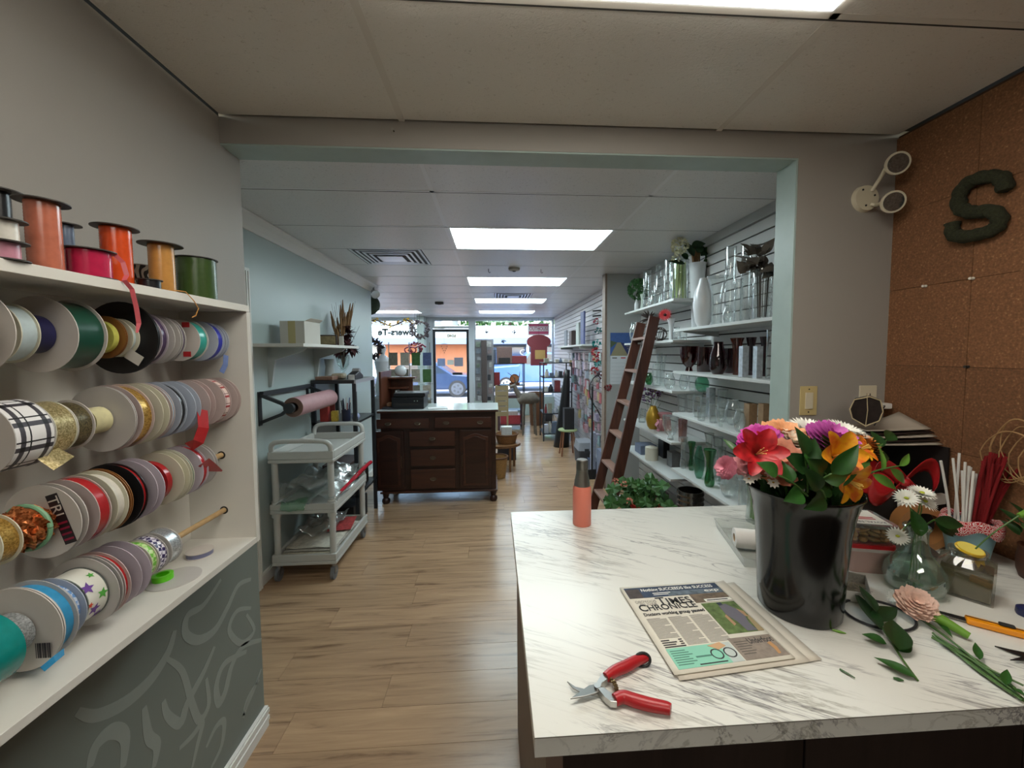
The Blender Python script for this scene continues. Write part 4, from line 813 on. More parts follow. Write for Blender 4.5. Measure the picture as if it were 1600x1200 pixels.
for ctr, r in ((a, .031), (b, .031), (b, .014), (a, .014)): vs += [ctr + (s1 * math.cos(2 * PI * i / n) + s2 * math.sin(2 * PI * i / n)) * r for i in range(n)]
MB().add(vs, [(k * n + i, k * n + (i + 1) % n, ((k + 1) % 4) * n + (i + 1) % n, ((k + 1) % 4) * n + i) for k in range(4) for i in range(n)]).build('paper', mat('roll_white', 'E0DEDA', .7), tr, True)
MB().cyl(a + ax * .001, b + ax * .002, .0138, .0138, 20, False).build('core', mat('core_card', 'B59A78', .8), tr, True)
# green stemmed vase behind the bucket
p = Vector((1.0, 1.44, Z)); gv = thing('glass_vase', 'clear vase holding green stems behind the bucket', 'vase', p)
MB().lathe([(.0001, 0), (.036, 0), (.038, .01), (.034, .09), (.04, .16), (.039, .16), (.033, .09), (.036, .012), (.0001, .012)], p, 28).build('body', G_CLR, gv, True)
sg = thing('cut_stems', 'bunch of light green stems in the vase behind the bucket', 'stems', p + Vector((0, 0, .014)))
for k in range(9): a = k * .7; MB().tube([p + Vector((.02 * math.cos(a), .02 * math.sin(a), .014)), p + Vector((.024 * math.cos(a + .6), .024 * math.sin(a + .6), .2))], .0045, 6).build('stem', M_leafl, sg, True)
# food tubs
tx, ty = 1.105, 1.12
tb = thing('food_tub', 'clear plastic tub with a red lid under the nut box', 'tub', (tx, ty, Z)); rz_ = Matrix.Translation((tx, ty, 0)) @ Matrix.Rotation(-.25, 4, 'Z')
def frus(mb, w0, d0, z0, w1, d1, z1, m=rz_, k=4, rnd=.25):
    def ringp(w, d, z):
        P = []
        for sx, sy in ((1, 1), (-1, 1), (-1, -1), (1, -1)):
            a0 = math.atan2(sy, sx) - PI / 4; r = min(w, d) * rnd
            for i in range(k + 1): t = a0 + PI / 2 * i / k; P.append(m @ Vector((sx * (w - r) + r * math.cos(t), sy * (d - r) + r * math.sin(t), z)))
        return P
    A, B = ringp(w0, d0, z0), ringp(w1, d1, z1); n = len(A)
    return mb.add(A + B, [tuple(range(n))[::-1], tuple(range(n, 2 * n))] + [(i, (i + 1) % n, n + (i + 1) % n, n + i) for i in range(n)])
frus(MB(), .050, .050, Z, .062, .062, Z + .072).build('body', mat('tub_frosted', 'B89A92', .35, spec=.4), tb, True)
frus(MB(), .046, .046, Z + .004, .051, .051, Z + .03).build('contents', mat('tub_pink', 'C05A5C', .5), tb, True)
frus(MB(), .067, .067, Z + .070, .067, .067, Z + .078).build('rim', mat('tub_rim', 'B8B0AA', .35), tb, True); frus(MB(), .064, .064, Z + .078, .063, .063, Z + .088).build('lid', mat('lid_red', 'B01820', .35), tb, True)
NZ0 = Z + .0885
nb = thing('nut_box', 'clear plastic box of nuts with a white label on the red lid', 'box', (tx, ty, NZ0))
frus(MB(), .058, .058, NZ0, .066, .066, NZ0 + .052).build('body', G_CLR, nb, True); frus(MB(), .069, .069, NZ0 + .052, .066, .066, NZ0 + .060).build('lid', glass('lid_clear', 'D6D4CE', .5, .25, .4), nb, True)
nut = None; M_nut = mat('nut_tan', 'B08450', .6, var=.3, vscale=120); rng = random.Random(3); cnt = 0
nm = MB().ball((0, 0, 0), .011, 10, 6, .62); nm.v = [Vector((v.x * 1.5, v.y, v.z)) for v in nm.v]
for lz in range(3):
    for i in range(4):
        for j in range(4):
            if 0 < i < 3 and 0 < j < 3: continue
            m = MB(); m.v = list(nm.v); m.f = list(nm.f); pos = rz_ @ Vector((-.039 + i * .026, -.039 + j * .026, NZ0 + .009 + lz * .0145))
            m.xf(Matrix.Translation(pos) @ Matrix.Rotation(rng.uniform(0, 3), 4, 'Z') @ Matrix.Rotation(rng.uniform(-.4, .4), 4, 'Y')).build('nut', M_nut, nb, True)
lbz = NZ0 + .0605; lab = MB().prism([rz_ @ Vector((x, y, lbz)) for x, y in ((-.05, -.055), (.05, -.055), (.05, .055), (-.05, .055))], (0, 0, .0006)).build('label', mat('label_paper', 'E2DED4', .5), nb)
MB().lathe([(.0001, 0), (.018, 0), (.018, .0004), (.0001, .0004)], rz_ @ Vector((-.012, .028, lbz + .0006)), 20, 1.2, .7).build('orange_oval', mat('oval_orange', 'D87A28', .5), lab)
lf = rz_ @ Matrix.Translation((0, 0, lbz + .0008)) @ Matrix.Rotation(PI, 4, 'Z')
text('ROYAL NUTS', .0165, mat('label_ink', '303838', .5), lf @ Matrix.Translation((-.044, .034, 0)), lab, extrude=.0001); [MB().box((-.030, y, 0), (x, y + .006, .0003)).xf(lf).build('printed_line', M_red if y > -.02 else mat('label_ink', '303838', .5), lab) for x, y in ((.030, .014), (.022, .002), (.012, -.048))]
# small tin of staples
q = [pz(1322, 940, TOPZ), pz(1361, 946, TOPZ), pz(1352, 914, TOPZ), pz(1320, 907, TOPZ)]
sb = thing('pin_box', 'small open clear box of pins beside the bucket', 'box', (sum((v.x for v in q)) / 4, sum(v.y for v in q) / 4, Z)); cen = sum(q, Vector()) / 4
MB().prism([Vector((v.x, v.y, Z)) for v in q], (0, 0, .002)).build('bottom', mat('box_beige', '9A9280', .5), sb)
for i in range(4):
    a, b = q[i], q[(i + 1) % 4]; a2, b2 = a.lerp(cen, .06), b.lerp(cen, .06)
    MB().prism([Vector((a.x, a.y, Z)), Vector((b.x, b.y, Z)), Vector((b2.x, b2.y, Z)), Vector((a2.x, a2.y, Z))], (0, 0, .028)).build('side', mat('tin_print', 'A9A49A', .3, .3, var=.3, vscale=150) if i else mat('label_white', 'D8D4CC', .5), sb)
rng = random.Random(8); m = MB()
for k in range(40): a = cen + Vector((rng.uniform(-.02, .02), rng.uniform(-.025, .025), 0)); a.z = Z + .006 + rng.uniform(0, .014); d = Vector((rng.uniform(-1, 1), rng.uniform(-1, 1), rng.uniform(-.2, .2))).normalized(); m.tube([a, a + d * .014], .0006, 4)
po = m.build('pins', M_steel, sb); po['kind'] = 'stuff'
# blown glass bottle vase with daisies
vx, vy = 1.135, .985
bv = thing('bottle_vase', 'sea green blown glass bottle vase with daisies', 'vase', (vx, vy, Z))
pr = [(.0001, .003), (.045, 0), (.060, .012), (.066, .035), (.062, .062), (.046, .088), (.030, .110), (.0245, .135), (.024, .165), (.028, .172), (.0295, .178), (.027, .181), (.0255, .176), (.0215, .165), (.022, .135), (.028, .110), (.044, .088), (.059, .062), (.0625, .035), (.056, .014), (.0001, .01)]
gb = MB().lathe(pr, (vx, vy, Z), 48).build('body', G_GREENISH, bv, True)
MB().lathe([(.0001, .011), (.054, .015), (.059, .035), (.0585, .052), (.0001, .052)], (vx, vy, Z), 40).build('water', glass('vase_water', 'C4DCCC', .3, .12, .4, '9CBFAC'), bv, True)
for k, (u, v, ax, R, lb) in enumerate(((1416, 779, (-.5, -.5, .8), .026, 'white daisy left of the trio over the bottle vase'), (1440, 771, (.0, -.3, 1), .028, 'white daisy at the top of the trio over the bottle vase'), (1444, 784, (.2, -.6, .8), .028, 'white daisy lowest of the trio over the bottle vase'), (1403, 837, (-.9, -.6, -.1), .024, 'white daisy leaning out left of the bottle vase'))):
    c = py(u, v, .96 if k < 3 else .98); t = daisy(c, ax, R, (vx, vy, Z + .05), lb, 'A8B030', 20, layers=2, stem=False); nk = Vector((vx - .006 + .005 * k, vy, Z + .178))
    MB().tube(smooth_path([Vector((vx + .01 * (k - 1.5), vy, Z + .03)), nk, nk.lerp(c, .5) + Vector((0, 0, .01 if k < 3 else .02)), c - Vector(ax).normalized() * R * .3]), .0016, 6).build('stem', M_leafl, t, True)
lt = thing('broad_leaf', 'broad green leaf hanging from the bottle vase neck', 'foliage', (vx, vy, Z + .16)); leaf(MB(), py(1440, 838, .96), py(1425, 792, .97) - py(1440, 838, .96), (-.3, -1, .3), .075, .04, .1).build('leaf', M_leaf, lt, True)
lt2 = thing('lobed_leaf', 'dark leaf drooping between bottle vase and jar', 'foliage', (vx + .03, vy, Z + .16)); mb = MB()
for a in (-.9, -.3, .3, .9): leaf(mb, py(1460, 812, .94), Vector((.75 + .3 * a, -.1, -.45 - a * .4)), (0, -1, .3), .075, .034, .1)
mb.build('leaf', M_leafd, lt2, True); MB().tube([(vx + .005, vy, Z + .12), (vx + .012, vy - .006, Z + .18), py(1460, 812, .94)], .0018, 6).build('stem', M_leafl, lt2, True)
# square jar with murky water and a lemon slice
jx, jy = 1.262, .965; sq = Matrix.Translation((jx, jy, 0)) @ Matrix.Rotation(.62, 4, 'Z')
jr = thing('square_jar', 'square glass jar of murky water with a lemon slice', 'jar', (jx, jy, Z))
frus(MB(), .050, .050, Z, .052, .052, Z + .085, sq, 4, .12).build('body', G_JAR, jr, True); frus(MB(), .052, .052, Z + .085, .034, .034, Z + .104, sq, 4, .5).build('shoulder', G_JAR, jr, True)
MB().lathe([(.034, .104), (.034, .112), (.038, .114), (.038, .119), (.034, .119), (.031, .112), (.031, .104)], (jx, jy, Z), 32).build('rim', G_JAR, jr, True)
frus(MB(), .045, .045, Z + .006, .047, .047, Z + .072, sq, 4, .12).build('water', mat('murky_water', '5F5A42', .2, spec=.4), jr, True)
ls = thing('lemon_slice', 'yellow lemon slice on the square jar mouth', 'lemon', (jx - .004, jy - .01, Z + .1)); lm = Matrix.Translation((jx - .004, jy - .006, Z + .118)) @ Matrix.Rotation(.28, 4, 'X')
MB().lathe([(.0001, 0), (.027, 0), (.029, .004), (.027, .008), (.0001, .008)], (0, 0, 0), 32).xf(lm).build('rind', mat('lemon_rind', 'DEB41C', .4), ls, True); MB().lathe([(.0001, .0082), (.025, .0082), (.025, .0088), (.0001, .0088)], (0, 0, 0), 32).xf(lm).build('flesh', mat('lemon_flesh', 'F0DC6C', .3), ls, True)
ys = thing('yellow_bloom', 'yellow petals floating inside the square jar neck', 'flower', (jx - .02, jy - .02, Z + .075)); mb = MB()
for k in range(7): leaf(mb, (jx - .012 + .004 * k, jy - .01, Z + .105), (math.cos(k * 1.1), math.sin(k * 1.1), -.9), (0, -1, .4), .03, .02, .2)
mb.build('petals', mat('petal_pale_yellow', 'D8B83C', .5), ys, True)
cb_ = thing('carnation_bud', 'green carnation bud on a long stem leaning from the jar', 'bud', (jx, jy, Z + .1)); c = py(1592, 806, .92)
MB().tube(smooth_path([(jx - .01, jy, Z + .09), Vector((jx, jy - .01, Z + .13)).lerp(c, .4), c]), .0018, 6).build('stem', M_stem, cb_, True)
d_ = Vector((.8, -.1, .35)).normalized(); MB().cyl(c, c + d_ * .022, .006, .0085, 12).cyl(c + d_ * .022, c + d_ * .032, .0085, .003, 12).build('bud', M_cal, cb_, True); MB().cyl(c + d_ * .03, c + d_ * .042, .003, .001, 8).build('petal_tip', mat('petal_white', 'E9E8DE', .5), cb_, True)
# box cutter, scissors, cap
kn = thing('box_cutter', 'orange box cutter with a dark blade by the jar', 'knife', pz(1535, 980, TOPZ)); a, b = pz(1508, 972, TOPZ), pz(1620, 1002, TOPZ); d = (b - a).normalized(); s_ = Vector((-d.y, d.x, 0)); M_or = mat('cutter_orange', 'E8920E', .35)
def kp(t, w, z): q = a + d * t + s_ * w; return Vector((q.x, q.y, Z + z))
MB().prism([kp(0, -.011, .001), kp(.004, -.013, .001), kp(.16, -.010, .001), kp(.16, .010, .001), kp(.0, .010, .001)], (0, 0, .014)).build('handle', M_or, kn, bevel=.003)
MB().prism([kp(.0, .000, .0152), kp(.16, -.001, .0152), kp(.16, .002, .0152), kp(0, .003, .0152)], (0, 0, .0006)).build('slide_slot', M_hole, kn); MB().prism([kp(.052, -.006, .0155), kp(.078, -.006, .0155), kp(.078, .006, .0155), kp(.052, .006, .0155)], (0, 0, .006)).build('slider', mat('rubber_black', '1b1b1b', .6), kn, bevel=.003)
MB().prism([kp(-.048, .006, .006), kp(-.04, -.004, .006), kp(0, -.006, .006), kp(0, .007, .006)], (0, 0, .002)).build('blade', mat('blade_dark', '3A3838', .3, .8), kn); MB().prism([kp(-.028, -.0075, .004), kp(0, -.0078, .004), kp(0, .0075, .004), kp(-.028, .007, .004)], (0, 0, .0014)).build('blade_guide', M_steel, kn)
sc_ = thing('scissors', 'dark scissor blades at the right frame edge', 'scissors', pz(1585, 1026, TOPZ))
for pts in (((1554, 1012), (1580, 1018), (1625, 1027), (1625, 1036), (1585, 1024)), ((1578, 1036), (1598, 1031), (1630, 1027), (1632, 1036), (1600, 1037))): MB().prism([Vector((*pz(u, v, TOPZ).to_2d(), Z + (.002 if pts[0][0] == 1554 else .005))) for u, v in pts], (0, 0, .0022)).build('blade', mat('blade_dark', '3A3838', .3, .8), sc_)
p = pz(1604, 962, TOPZ); tag(MB().lathe([(.0001, 0), (.017, 0), (.019, .006), (.018, .018), (.012, .022), (.0001, .022)], (p.x, p.y, Z), 24).build('bottle_stopper', mat('cap_blue', '1C2350', .35), None, True), 'small navy blue cap at the right frame edge', 'cap')
# cut flowers lying in front
c = Vector((*pz(1430, 968, TOPZ).to_2d(), Z + .038)); cl = carnation(c, (-.3, -.5, .8), .040, 'E8C4B2', Vector((*pz(1600, 1098, TOPZ).to_2d(), Z + .003)), 'pale pink carnation lying on its stems on the worktable', cal=True)
MB().cyl(c + Vector((.018, -.026, -.012)), c + Vector((.045, -.075, -.028)), .013, .008, 12).build('green_calyx', M_cal, cl, True)
dl = daisy(Vector((*pz(1398, 945, TOPZ).to_2d(), Z + .02)), (-.9, .1, .5), .018, Vector((*pz(1560, 1060, TOPZ).to_2d(), Z + .002)), 'small white daisy lying beside the pale pink carnation', 'B8A838', 16)
st_ = thing('stem_bundle', 'bundle of cut green stems trailing to the table corner', 'stems', pz(1520, 1030, TOPZ)); rng = random.Random(11)
for k in range(7):
    u0, v0 = 1462 + rng.uniform(-8, 8), 998 + rng.uniform(-8, 8); u1, v1 = 1596 + rng.uniform(-14, 10), 1092 + rng.uniform(-14, 14); um, vm = (u0 + u1) / 2 + rng.uniform(-6, 6), (v0 + v1) / 2 + rng.uniform(-6, 6)
    MB().tube(smooth_path([Vector((*pz(u, v, TOPZ).to_2d(), Z + .004 + .003 * (k % 3))) for u, v in ((u0, v0), (um, vm), (u1, v1))]), .0021, 6).build('stem', M_stem, st_, True)
for u, v, u2, v2 in ((1462, 975, 1488, 1008), (1530, 1040, 1523, 1015), (1570, 1080, 1573, 1058), (1580, 1085, 1600, 1100)): leaf(MB(), Vector((*pz(u, v, TOPZ).to_2d(), Z + .012)), pz(u2, v2, TOPZ) - pz(u, v, TOPZ) + Vector((0, 0, .004)), (0, 0, 1), (pz(u2, v2, TOPZ) - pz(u, v, TOPZ)).length, .016, .0).build('leaf', M_leaf, st_, True)
ru = thing('ruscus_sprig', 'dark green leafy sprig lying before the bucket', 'foliage', pz(1385, 1000, TOPZ))
MB().tube(smooth_path([Vector((*pz(u, v, TOPZ).to_2d(), Z + h)) for u, v, h in ((1434, 1066, .003), (1410, 1035, .006), (1385, 1000, .012), (1362, 968, .018))]), .002, 6).build('stem', M_stem, ru, True)
for u, v, u2, v2, w_, h in ((1375, 995, 1335, 938, .040, .018), (1368, 975, 1342, 935, .03, .03), (1362, 978, 1402, 960, .042, .012), (1385, 1012, 1346, 1000, .030, .008), (1404, 1030, 1395, 985, .052, .02), (1400, 1020, 1425, 1018, .03, .006), (1430, 1064, 1365, 1035, .030, .006)):
    a = Vector((*pz(u, v, TOPZ).to_2d(), Z + h)); b = Vector((*pz(u2, v2, TOPZ).to_2d(), Z + h + .006)); leaf(MB(), a, b - a, (.1, -.2, 1), (b - a).length, w_, .02).build('leaf', M_leafd if h > .01 else M_leaf, ru, True)
wr_ = thing('wire_ring', 'dark wire ring half hidden by the leaf sprig', 'wire', pz(1375, 970, TOPZ)); p = pz(1372, 962, TOPZ)
MB().tube([(p.x + .075 * math.cos(a * PI / 16), p.y + .06 * math.sin(a * PI / 16), Z + .004) for a in range(33)], .003, 8).build('ring', mat('wire_dark', '26262A', .4), wr_, True)
for u, v, u2, v2, lb in ((1312, 1048, 1336, 1062, 'short cut stem piece on the worktable front'), (1300, 986, 1322, 992, 'green bud scrap beside the bucket foot'), (1396, 1062, 1412, 1066, 'torn leaf scrap near the sprig tip')):
    a, b = (Vector((*pz(x, y, TOPZ).to_2d(), Z + .003)) for x, y in ((u, v), (u2, v2))); tag(MB().tube([a, a.lerp(b, .5), b], [.002, .0035 if u != 1312 else .002, .001], 6).build('plant_scrap', M_leaf if u != 1300 else M_cal, None, True), lb, 'scrap')
# pail with cable ties and pipe cleaners
pxx, pyy = 1.475, 1.13; pl = thing('metal_pail', 'light blue metal pail holding white and red sticks', 'pail', (pxx, pyy, Z))
MB().lathe([(.0001, 0), (.042, 0), (.045, .004), (.062, .108), (.0655, .111), (.0625, .114), (.060, .108), (.043, .006), (.0001, .006)], (pxx, pyy, Z), 36).build('body', mat('pail_blue', '7FA4AC', .35), pl, True)
lc = thing('patterned_cloth', 'red and white patterned cloth lining the blue pail', 'cloth', (pxx, pyy, Z + .1)); mcl = mat('cloth_red', 'B01C24', .8); N, L = nodes(mcl); g = N.new('ShaderNodeNewGeometry'); vv = N.new('ShaderNodeTexVoronoi'); vv.inputs['Scale'].default_value = 110; vv.feature = 'DISTANCE_TO_EDGE'; L.new(g.outputs['Position'], vv.inputs['Vector']); r_ = N.new('ShaderNodeValToRGB'); r_.color_ramp.interpolation = 'CONSTANT'; r_.color_ramp.elements[0].color = rgb('B01C24'); r_.color_ramp.elements[1].position = .09; r_.color_ramp.elements[1].color = rgb('E4DCD8'); e = r_.color_ramp.elements.new(.2); e.color = rgb('B01C24'); L.new(vv.outputs['Distance'], r_.inputs[0]); L.new(r_.outputs[0], N['Principled BSDF'].inputs['Base Color'])
MB().grid(lambda a, b: (pxx + (.052 + .022 * b) * math.cos(2 * PI * a), pyy + (.052 + .022 * b) * math.sin(2 * PI * a), Z + .118 + .012 * math.sin(a * 31) * b + .02 * b * (1 - b) * 4 - .02 * b * b), 48, 5).build('cloth', mcl, lc, True, solid=.001)
M_zip = mat('nylon_white', 'DAD8D2', .4); M_pipe = mat('chenille_red', '8E1218', .95, bump=1, bscale=700)
def stick(name, lb, u, v, y, b, r, m, cat, g): 
    e = py(u, v, y); t = MB().tube(smooth_path([b, b.lerp(e, .5) + Vector((0, 0, .02)), e], 5), r, 7).build(name, m, None, True); tag(t, lb, cat, g); return t
rng = random.Random(21)
for k, (u, v) in enumerate(((1470, 720), (1489, 716), (1499, 708), (1508, 722), (1514, 728), (1517, 730), (1521, 736), (1526, 740), (1503, 735))): stick('white_stick', 'white plastic stick standing in the blue pail', u, v, 1.13 + .01 * (k % 3), Vector((pxx - .025 + rng.uniform(-.015, .01), pyy + rng.uniform(-.02, .02), Z + .02)), .0034, M_zip, 'stick', 'white sticks in the blue pail')
for k in range(26): stick('pipe_cleaner', 'fuzzy red pipe cleaner standing in the blue pail', 1536 + (k % 13) * (3 if k < 13 else 5), 712 + rng.uniform(-8, 14) + (0 if k < 13 else 8), 1.11 + .012 * (k % 4), Vector((pxx + .01 + rng.uniform(-.02, .03), pyy + rng.uniform(-.025, .025), Z + .02)), .0042, M_pipe, 'pipe cleaner', 'red pipe cleaners in the blue pail')
# clutter box at the back right corner
M_bx = mat('box_black', '1E1A18', .6); cx0, cx1, cy0, cy1 = 1.245, 1.595, 1.29, 1.535
cbx = thing('supply_box', 'open black supply box in the corner of the worktable', 'box', ((cx0 + cx1) / 2, (cy0 + cy1) / 2, Z))
for a, b in (((cx0, cy0, Z), (cx1, cy1, Z + .006)), ((cx0, cy0, Z + .006), (cx0 + .006, cy1, Z + .27)), ((cx1 - .006, cy0, Z + .006), (cx1, cy1, Z + .31)), ((cx0 + .006, cy0, Z + .006), (cx1 - .006, cy0 + .006, Z + .15)), ((cx0 + .006, cy1 - .006, Z + .006), (cx1 - .006, cy1, Z + .31))): box('panel', a, b, M_bx, cbx)
rr_ = thing('red_ribbon_roll', 'big loose red ribbon roll in the supply box', 'ribbon', (1.37, 1.40, Z + .02)); m = MB()
for k in range(5):
    r = .085 - k * .012; m.strip([(1.36 + r * math.cos(a * PI / 12 + k), 1.40 + .6 * r * math.sin(a * PI / 12 + k), Z + .20 + .05 * math.sin(a * PI / 12 + k)) for a in range(25)], .07, (0, -.3, 1), .002)
m.build('ribbon', RB['red'], rr_, True)
rb2 = thing('red_bow', 'red sheer bow spilling over the black supply box', 'bow', (1.42, 1.30, Z + .12))
for s_, nmx in ((-1, 'loop'), (1, 'loop')): MB().grid(lambda a, b, s_=s_: (1.40 + s_ * .12 * math.sin(PI * a), 1.275 - .02 * b, Z + .20 + (.06 * math.sin(2 * PI * a)) + .05 * (b - .5)), 16, 4).build(nmx, RB['red'], rb2, True, solid=.001)
MB().ball((1.40, 1.262, Z + .20), .016, 12, 8).build('knot', RB['red'], rb2, True)
tag(box('card_strip', (1.40, 1.268, Z + .11), (1.565, 1.282, Z + .145), mat('card_white', 'D8D4CA', .6)).__class__ and bpy.data.objects['card_strip'], 'plain white card strip in front of the supply box', 'card')
box_o = bpy.data.objects['card_strip']; box_o.rotation_euler.y = -.1
# brown tape ring
tp = thing('tape_roll', 'wide brown tape roll standing behind the daisies', 'tape', (1.40, 1.20, Z)); n = 40; vs = []; cc = Vector((1.40, 1.205, Z + .072)); axv = Vector((-.35, -1, 0)).normalized(); e1 = Vector((0, 0, 1)); e2 = axv.cross(e1)
for off, r in ((-.024, .072), (.024, .072), (.024, .052), (-.024, .052)): vs += [cc + axv * off + (e1 * math.cos(2 * PI * i / n) + e2 * math.sin(2 * PI * i / n)) * r for i in range(n)]
MB().add(vs, [(k * n + i, k * n + (i + 1) % n, ((k + 1) % 4) * n + (i + 1) % n, ((k + 1) % 4) * n + i) for k in range(4) for i in range(n)]).build('tape', mat('tape_brown', '8E6238', .45), tp, True)
# books, cellophane sleeves, pamphlets
for k, (w_, c, lb) in enumerate((('.', 'B9A482', 'tan covered book at the bottom of the stack'), ('.', 'CFC4A4', 'cream edged book in the middle of the stack'), ('.', '2A2F44', 'dark blue book on top of the stack behind the bucket'))):
    z0 = Z + k * .0265; bo = thing('book', lb, 'book', (1.13, 1.44, z0), 'books stacked behind the bucket'); x0, x1, y0, y1 = 1.03 + .01 * k, 1.225 - .008 * k, 1.37, 1.525
    box('pages', (x0 + .003, y0 + .003, z0 + .003), (x1 - .003, y1 - .002, z0 + .023), mat('book_pages', 'C9BD9C', .8), bo)
    MB().box((x0, y0, z0), (x1, y1, z0 + .003)).box((x0, y0, z0 + .023), (x1, y1, z0 + .026)).box((x0, y1 - .002, z0 + .003), (x1, y1, z0 + .023)).build('cover', mat('cover_' + c, c, .5), bo)
sl_ = thing('flower_sleeve', 'rolled dark patterned cellophane sleeve by the outlet', 'sleeve', (1.40, 1.42, Z + .375))
mpat = mat('sleeve_dark', '2A201E', .3, var=.6, vscale=60); a, b = Vector((1.355, 1.37, Z + .435)), Vector((1.46, 1.48, Z + .435)); d = (b - a).normalized(); s_ = Vector((d.y, -d.x, 0)); vs = []
prof = [(0, -.058), (.036, -.036), (.046, -.002), (.038, .038), (.008, .05), (-.034, .036), (-.046, .0), (-.038, -.034)]
MB().tube([a + d * .0 + s_ * x + Vector((0, 0, z)) for x, z in prof + [prof[0]]], .0022, 6).tube([a + Vector((0, 0, -.062)), a + s_ * .004 + Vector((0, 0, 0)), a + Vector((0, 0, .06))], .0015, 6).build('gold_edge', mat('sleeve_gold', 'B0A080', .4), sl_, True)
MB().prism([a + d * .004 + s_ * x * .97 + Vector((0, 0, z * .97)) for x, z in prof], d * .08).build('sleeve', mpat, sl_)
for k in range(5):
    q = thing('curved_sleeve_sheet', ('lowest', 'second lowest', 'middle', 'second highest', 'highest')[k] + ' curved dark sheet poking out over the supply box', 'sheet', (1.46, 1.36, Z + .312 + k * .011)); zz = Z + .3145 + k * .011
    MB().grid(lambda a, b, k=k, zz=zz: (1.36 + .22 * a, 1.33 + .12 * b - .03 * a + .01 * k, zz + (.05 + .01 * k) * a * a * (0.2 + b) * .5), 10, 5).build('sheet', mpat if k % 2 else mat('sheet_light', 'A89E90', .5), q, True, solid=.002)
for k, (u, v, r) in enumerate(((1425, 848, .3), (1440, 838, .5), (1415, 862, .15))):
    p = pz(u, v, TOPZ); tag(MB().box((-.07, -.05, 0), (.07, .05, .006)).xf(Matrix.Translation((p.x, p.y, Z + .0065 * k)) @ Matrix.Rotation(-.6 + r, 4, 'Z')).build('notebook', mat('notebook_%d' % k, ('D0C8B8', '2E2A28', '4A423C')[k], .5), None, bevel=.001), ('white notebook under two dark ones beside the tub', 'dark notebook in the middle of the small pile', 'brown notebook on top of the small pile')[k], 'notebook')
bp_ = thing('wooden_pot', 'round brown wooden pot behind the jar at the right edge', 'pot', (1.545, 1.0, Z)); MB().lathe([(.0001, 0), (.046, 0), (.052, .02), (.054, .05), (.05, .085), (.052, .092), (.046, .092), (.044, .08), (.0001, .07)], (1.545, 1.0, Z), 32).build('body', wood_mat('pot_wood', '5A3220', '48281A', '301A10', (2, 2, 18), .5), bp_, True)
gn = thing('dark_greens', 'dark leafy stems in the wooden pot at the right edge', 'foliage', (1.545, 1.0, Z + .07)); rng = random.Random(4)
for k in range(12):
    a = rng.uniform(0, 6.28); e = Vector((1.535 + .035 * math.cos(a), 1.0 + .05 * math.sin(a), Z + .14 + rng.uniform(0, .06))); MB().tube([(1.545, 1.0, Z + .075), e], .0018, 5).build('stem', M_stem, gn); leaf(MB(), e - Vector((0, 0, .03)), (math.cos(a) * .5, math.sin(a) * .6, .6), (0, -1, .3), .05, .024, .2).build('leaf', M_leafd, gn, True)
cw_ = thing('raffia_coil', 'loose coil of tan raffia cord against the cork wall', 'cord', (1.56, 1.06, Z + .2)); rng = random.Random(2)
for k in range(7):
    R1, R2 = .045 + .012 * (k % 4), .075 + .012 * (k % 3); cc = Vector((1.575, 1.05 + .01 * k, 1.24 + .008 * (k % 3))); ph = rng.uniform(-.4, .4)
    MB().tube([cc + Vector((-.004 * k * .5 + .006 * math.sin(a * .5), R1 * math.cos(a * PI / 16 + ph), R2 * math.sin(a * PI / 16))) for a in range(33)], .0016, 6).build('strand', mat('raffia', 'A98458', .7), cw_, True)
# ------------------------------------------------------------------ green wall: shelf, roll holder, rack, cart
M_wbr = mat('bracket_white', 'B9BFBE', .4); XW = GX
ws = thing('wall_shelf', 'white wall shelf on brackets on the green wall', 'shelf', (-1.42, 3.3, 1.40)); SZ = 1.632
box('board', (XW, 2.72, SZ - .022), (-1.25, 3.80, SZ), M_shelf, ws, .002)
for y in (2.90, 3.62):
    MB().prism([(XW, y, SZ - .022), (-1.31, y, SZ - .022), (-1.34, y, SZ - .05), (XW + .05, y, SZ - .11), (XW + .02, y, SZ - .30), (XW, y, SZ - .30)], (0, .022, 0)).build('bracket', M_wbr, ws)
cb2 = thing('carton', 'white cardboard carton with a tape strip on the wall shelf', 'carton', (-1.43, 3.08, SZ)); M_ctn = mat('carton_white', 'C9C4BA', .7)
MB().box((-1.515, 2.95, SZ + .0005), (-1.345, 3.21, SZ + .165)).build('body', M_ctn, cb2, bevel=.002)
box('tape', (-1.458, 2.9485, SZ + .001), (-1.408, 2.9499, SZ + .165), mat('tape_tan', 'B5A878', .5), cb2)
MB().prism([(-1.345, 2.96, SZ + .165), (-1.345, 3.2, SZ + .165), (-1.31, 3.18, SZ + .185), (-1.31, 2.98, SZ + .185)], (0, 0, .002)).build('flap', M_ctn, cb2)
fr1 = thing('picture_frame', 'small dark framed picture on the wall shelf', 'frame', (-1.36, 3.38, SZ)); box('frame', (-1.42, 3.36, SZ + .0005), (-1.28, 3.375, SZ + .085), mat('frame_dark', '3a2c28', .5), fr1, .002); box('picture', (-1.41, 3.357, SZ + .01), (-1.29, 3.36, SZ + .075), mat('picture_tan', '9C8C68', .6, var=.4, vscale=40), fr1)
tag(box('gift_card', (-1.285, 3.42, SZ + .0005), (-1.24 - .01, 3.43, SZ + .075), mat('card_white', 'D8D4CA', .6)), 'small white card propped at the wall shelf edge', 'card')
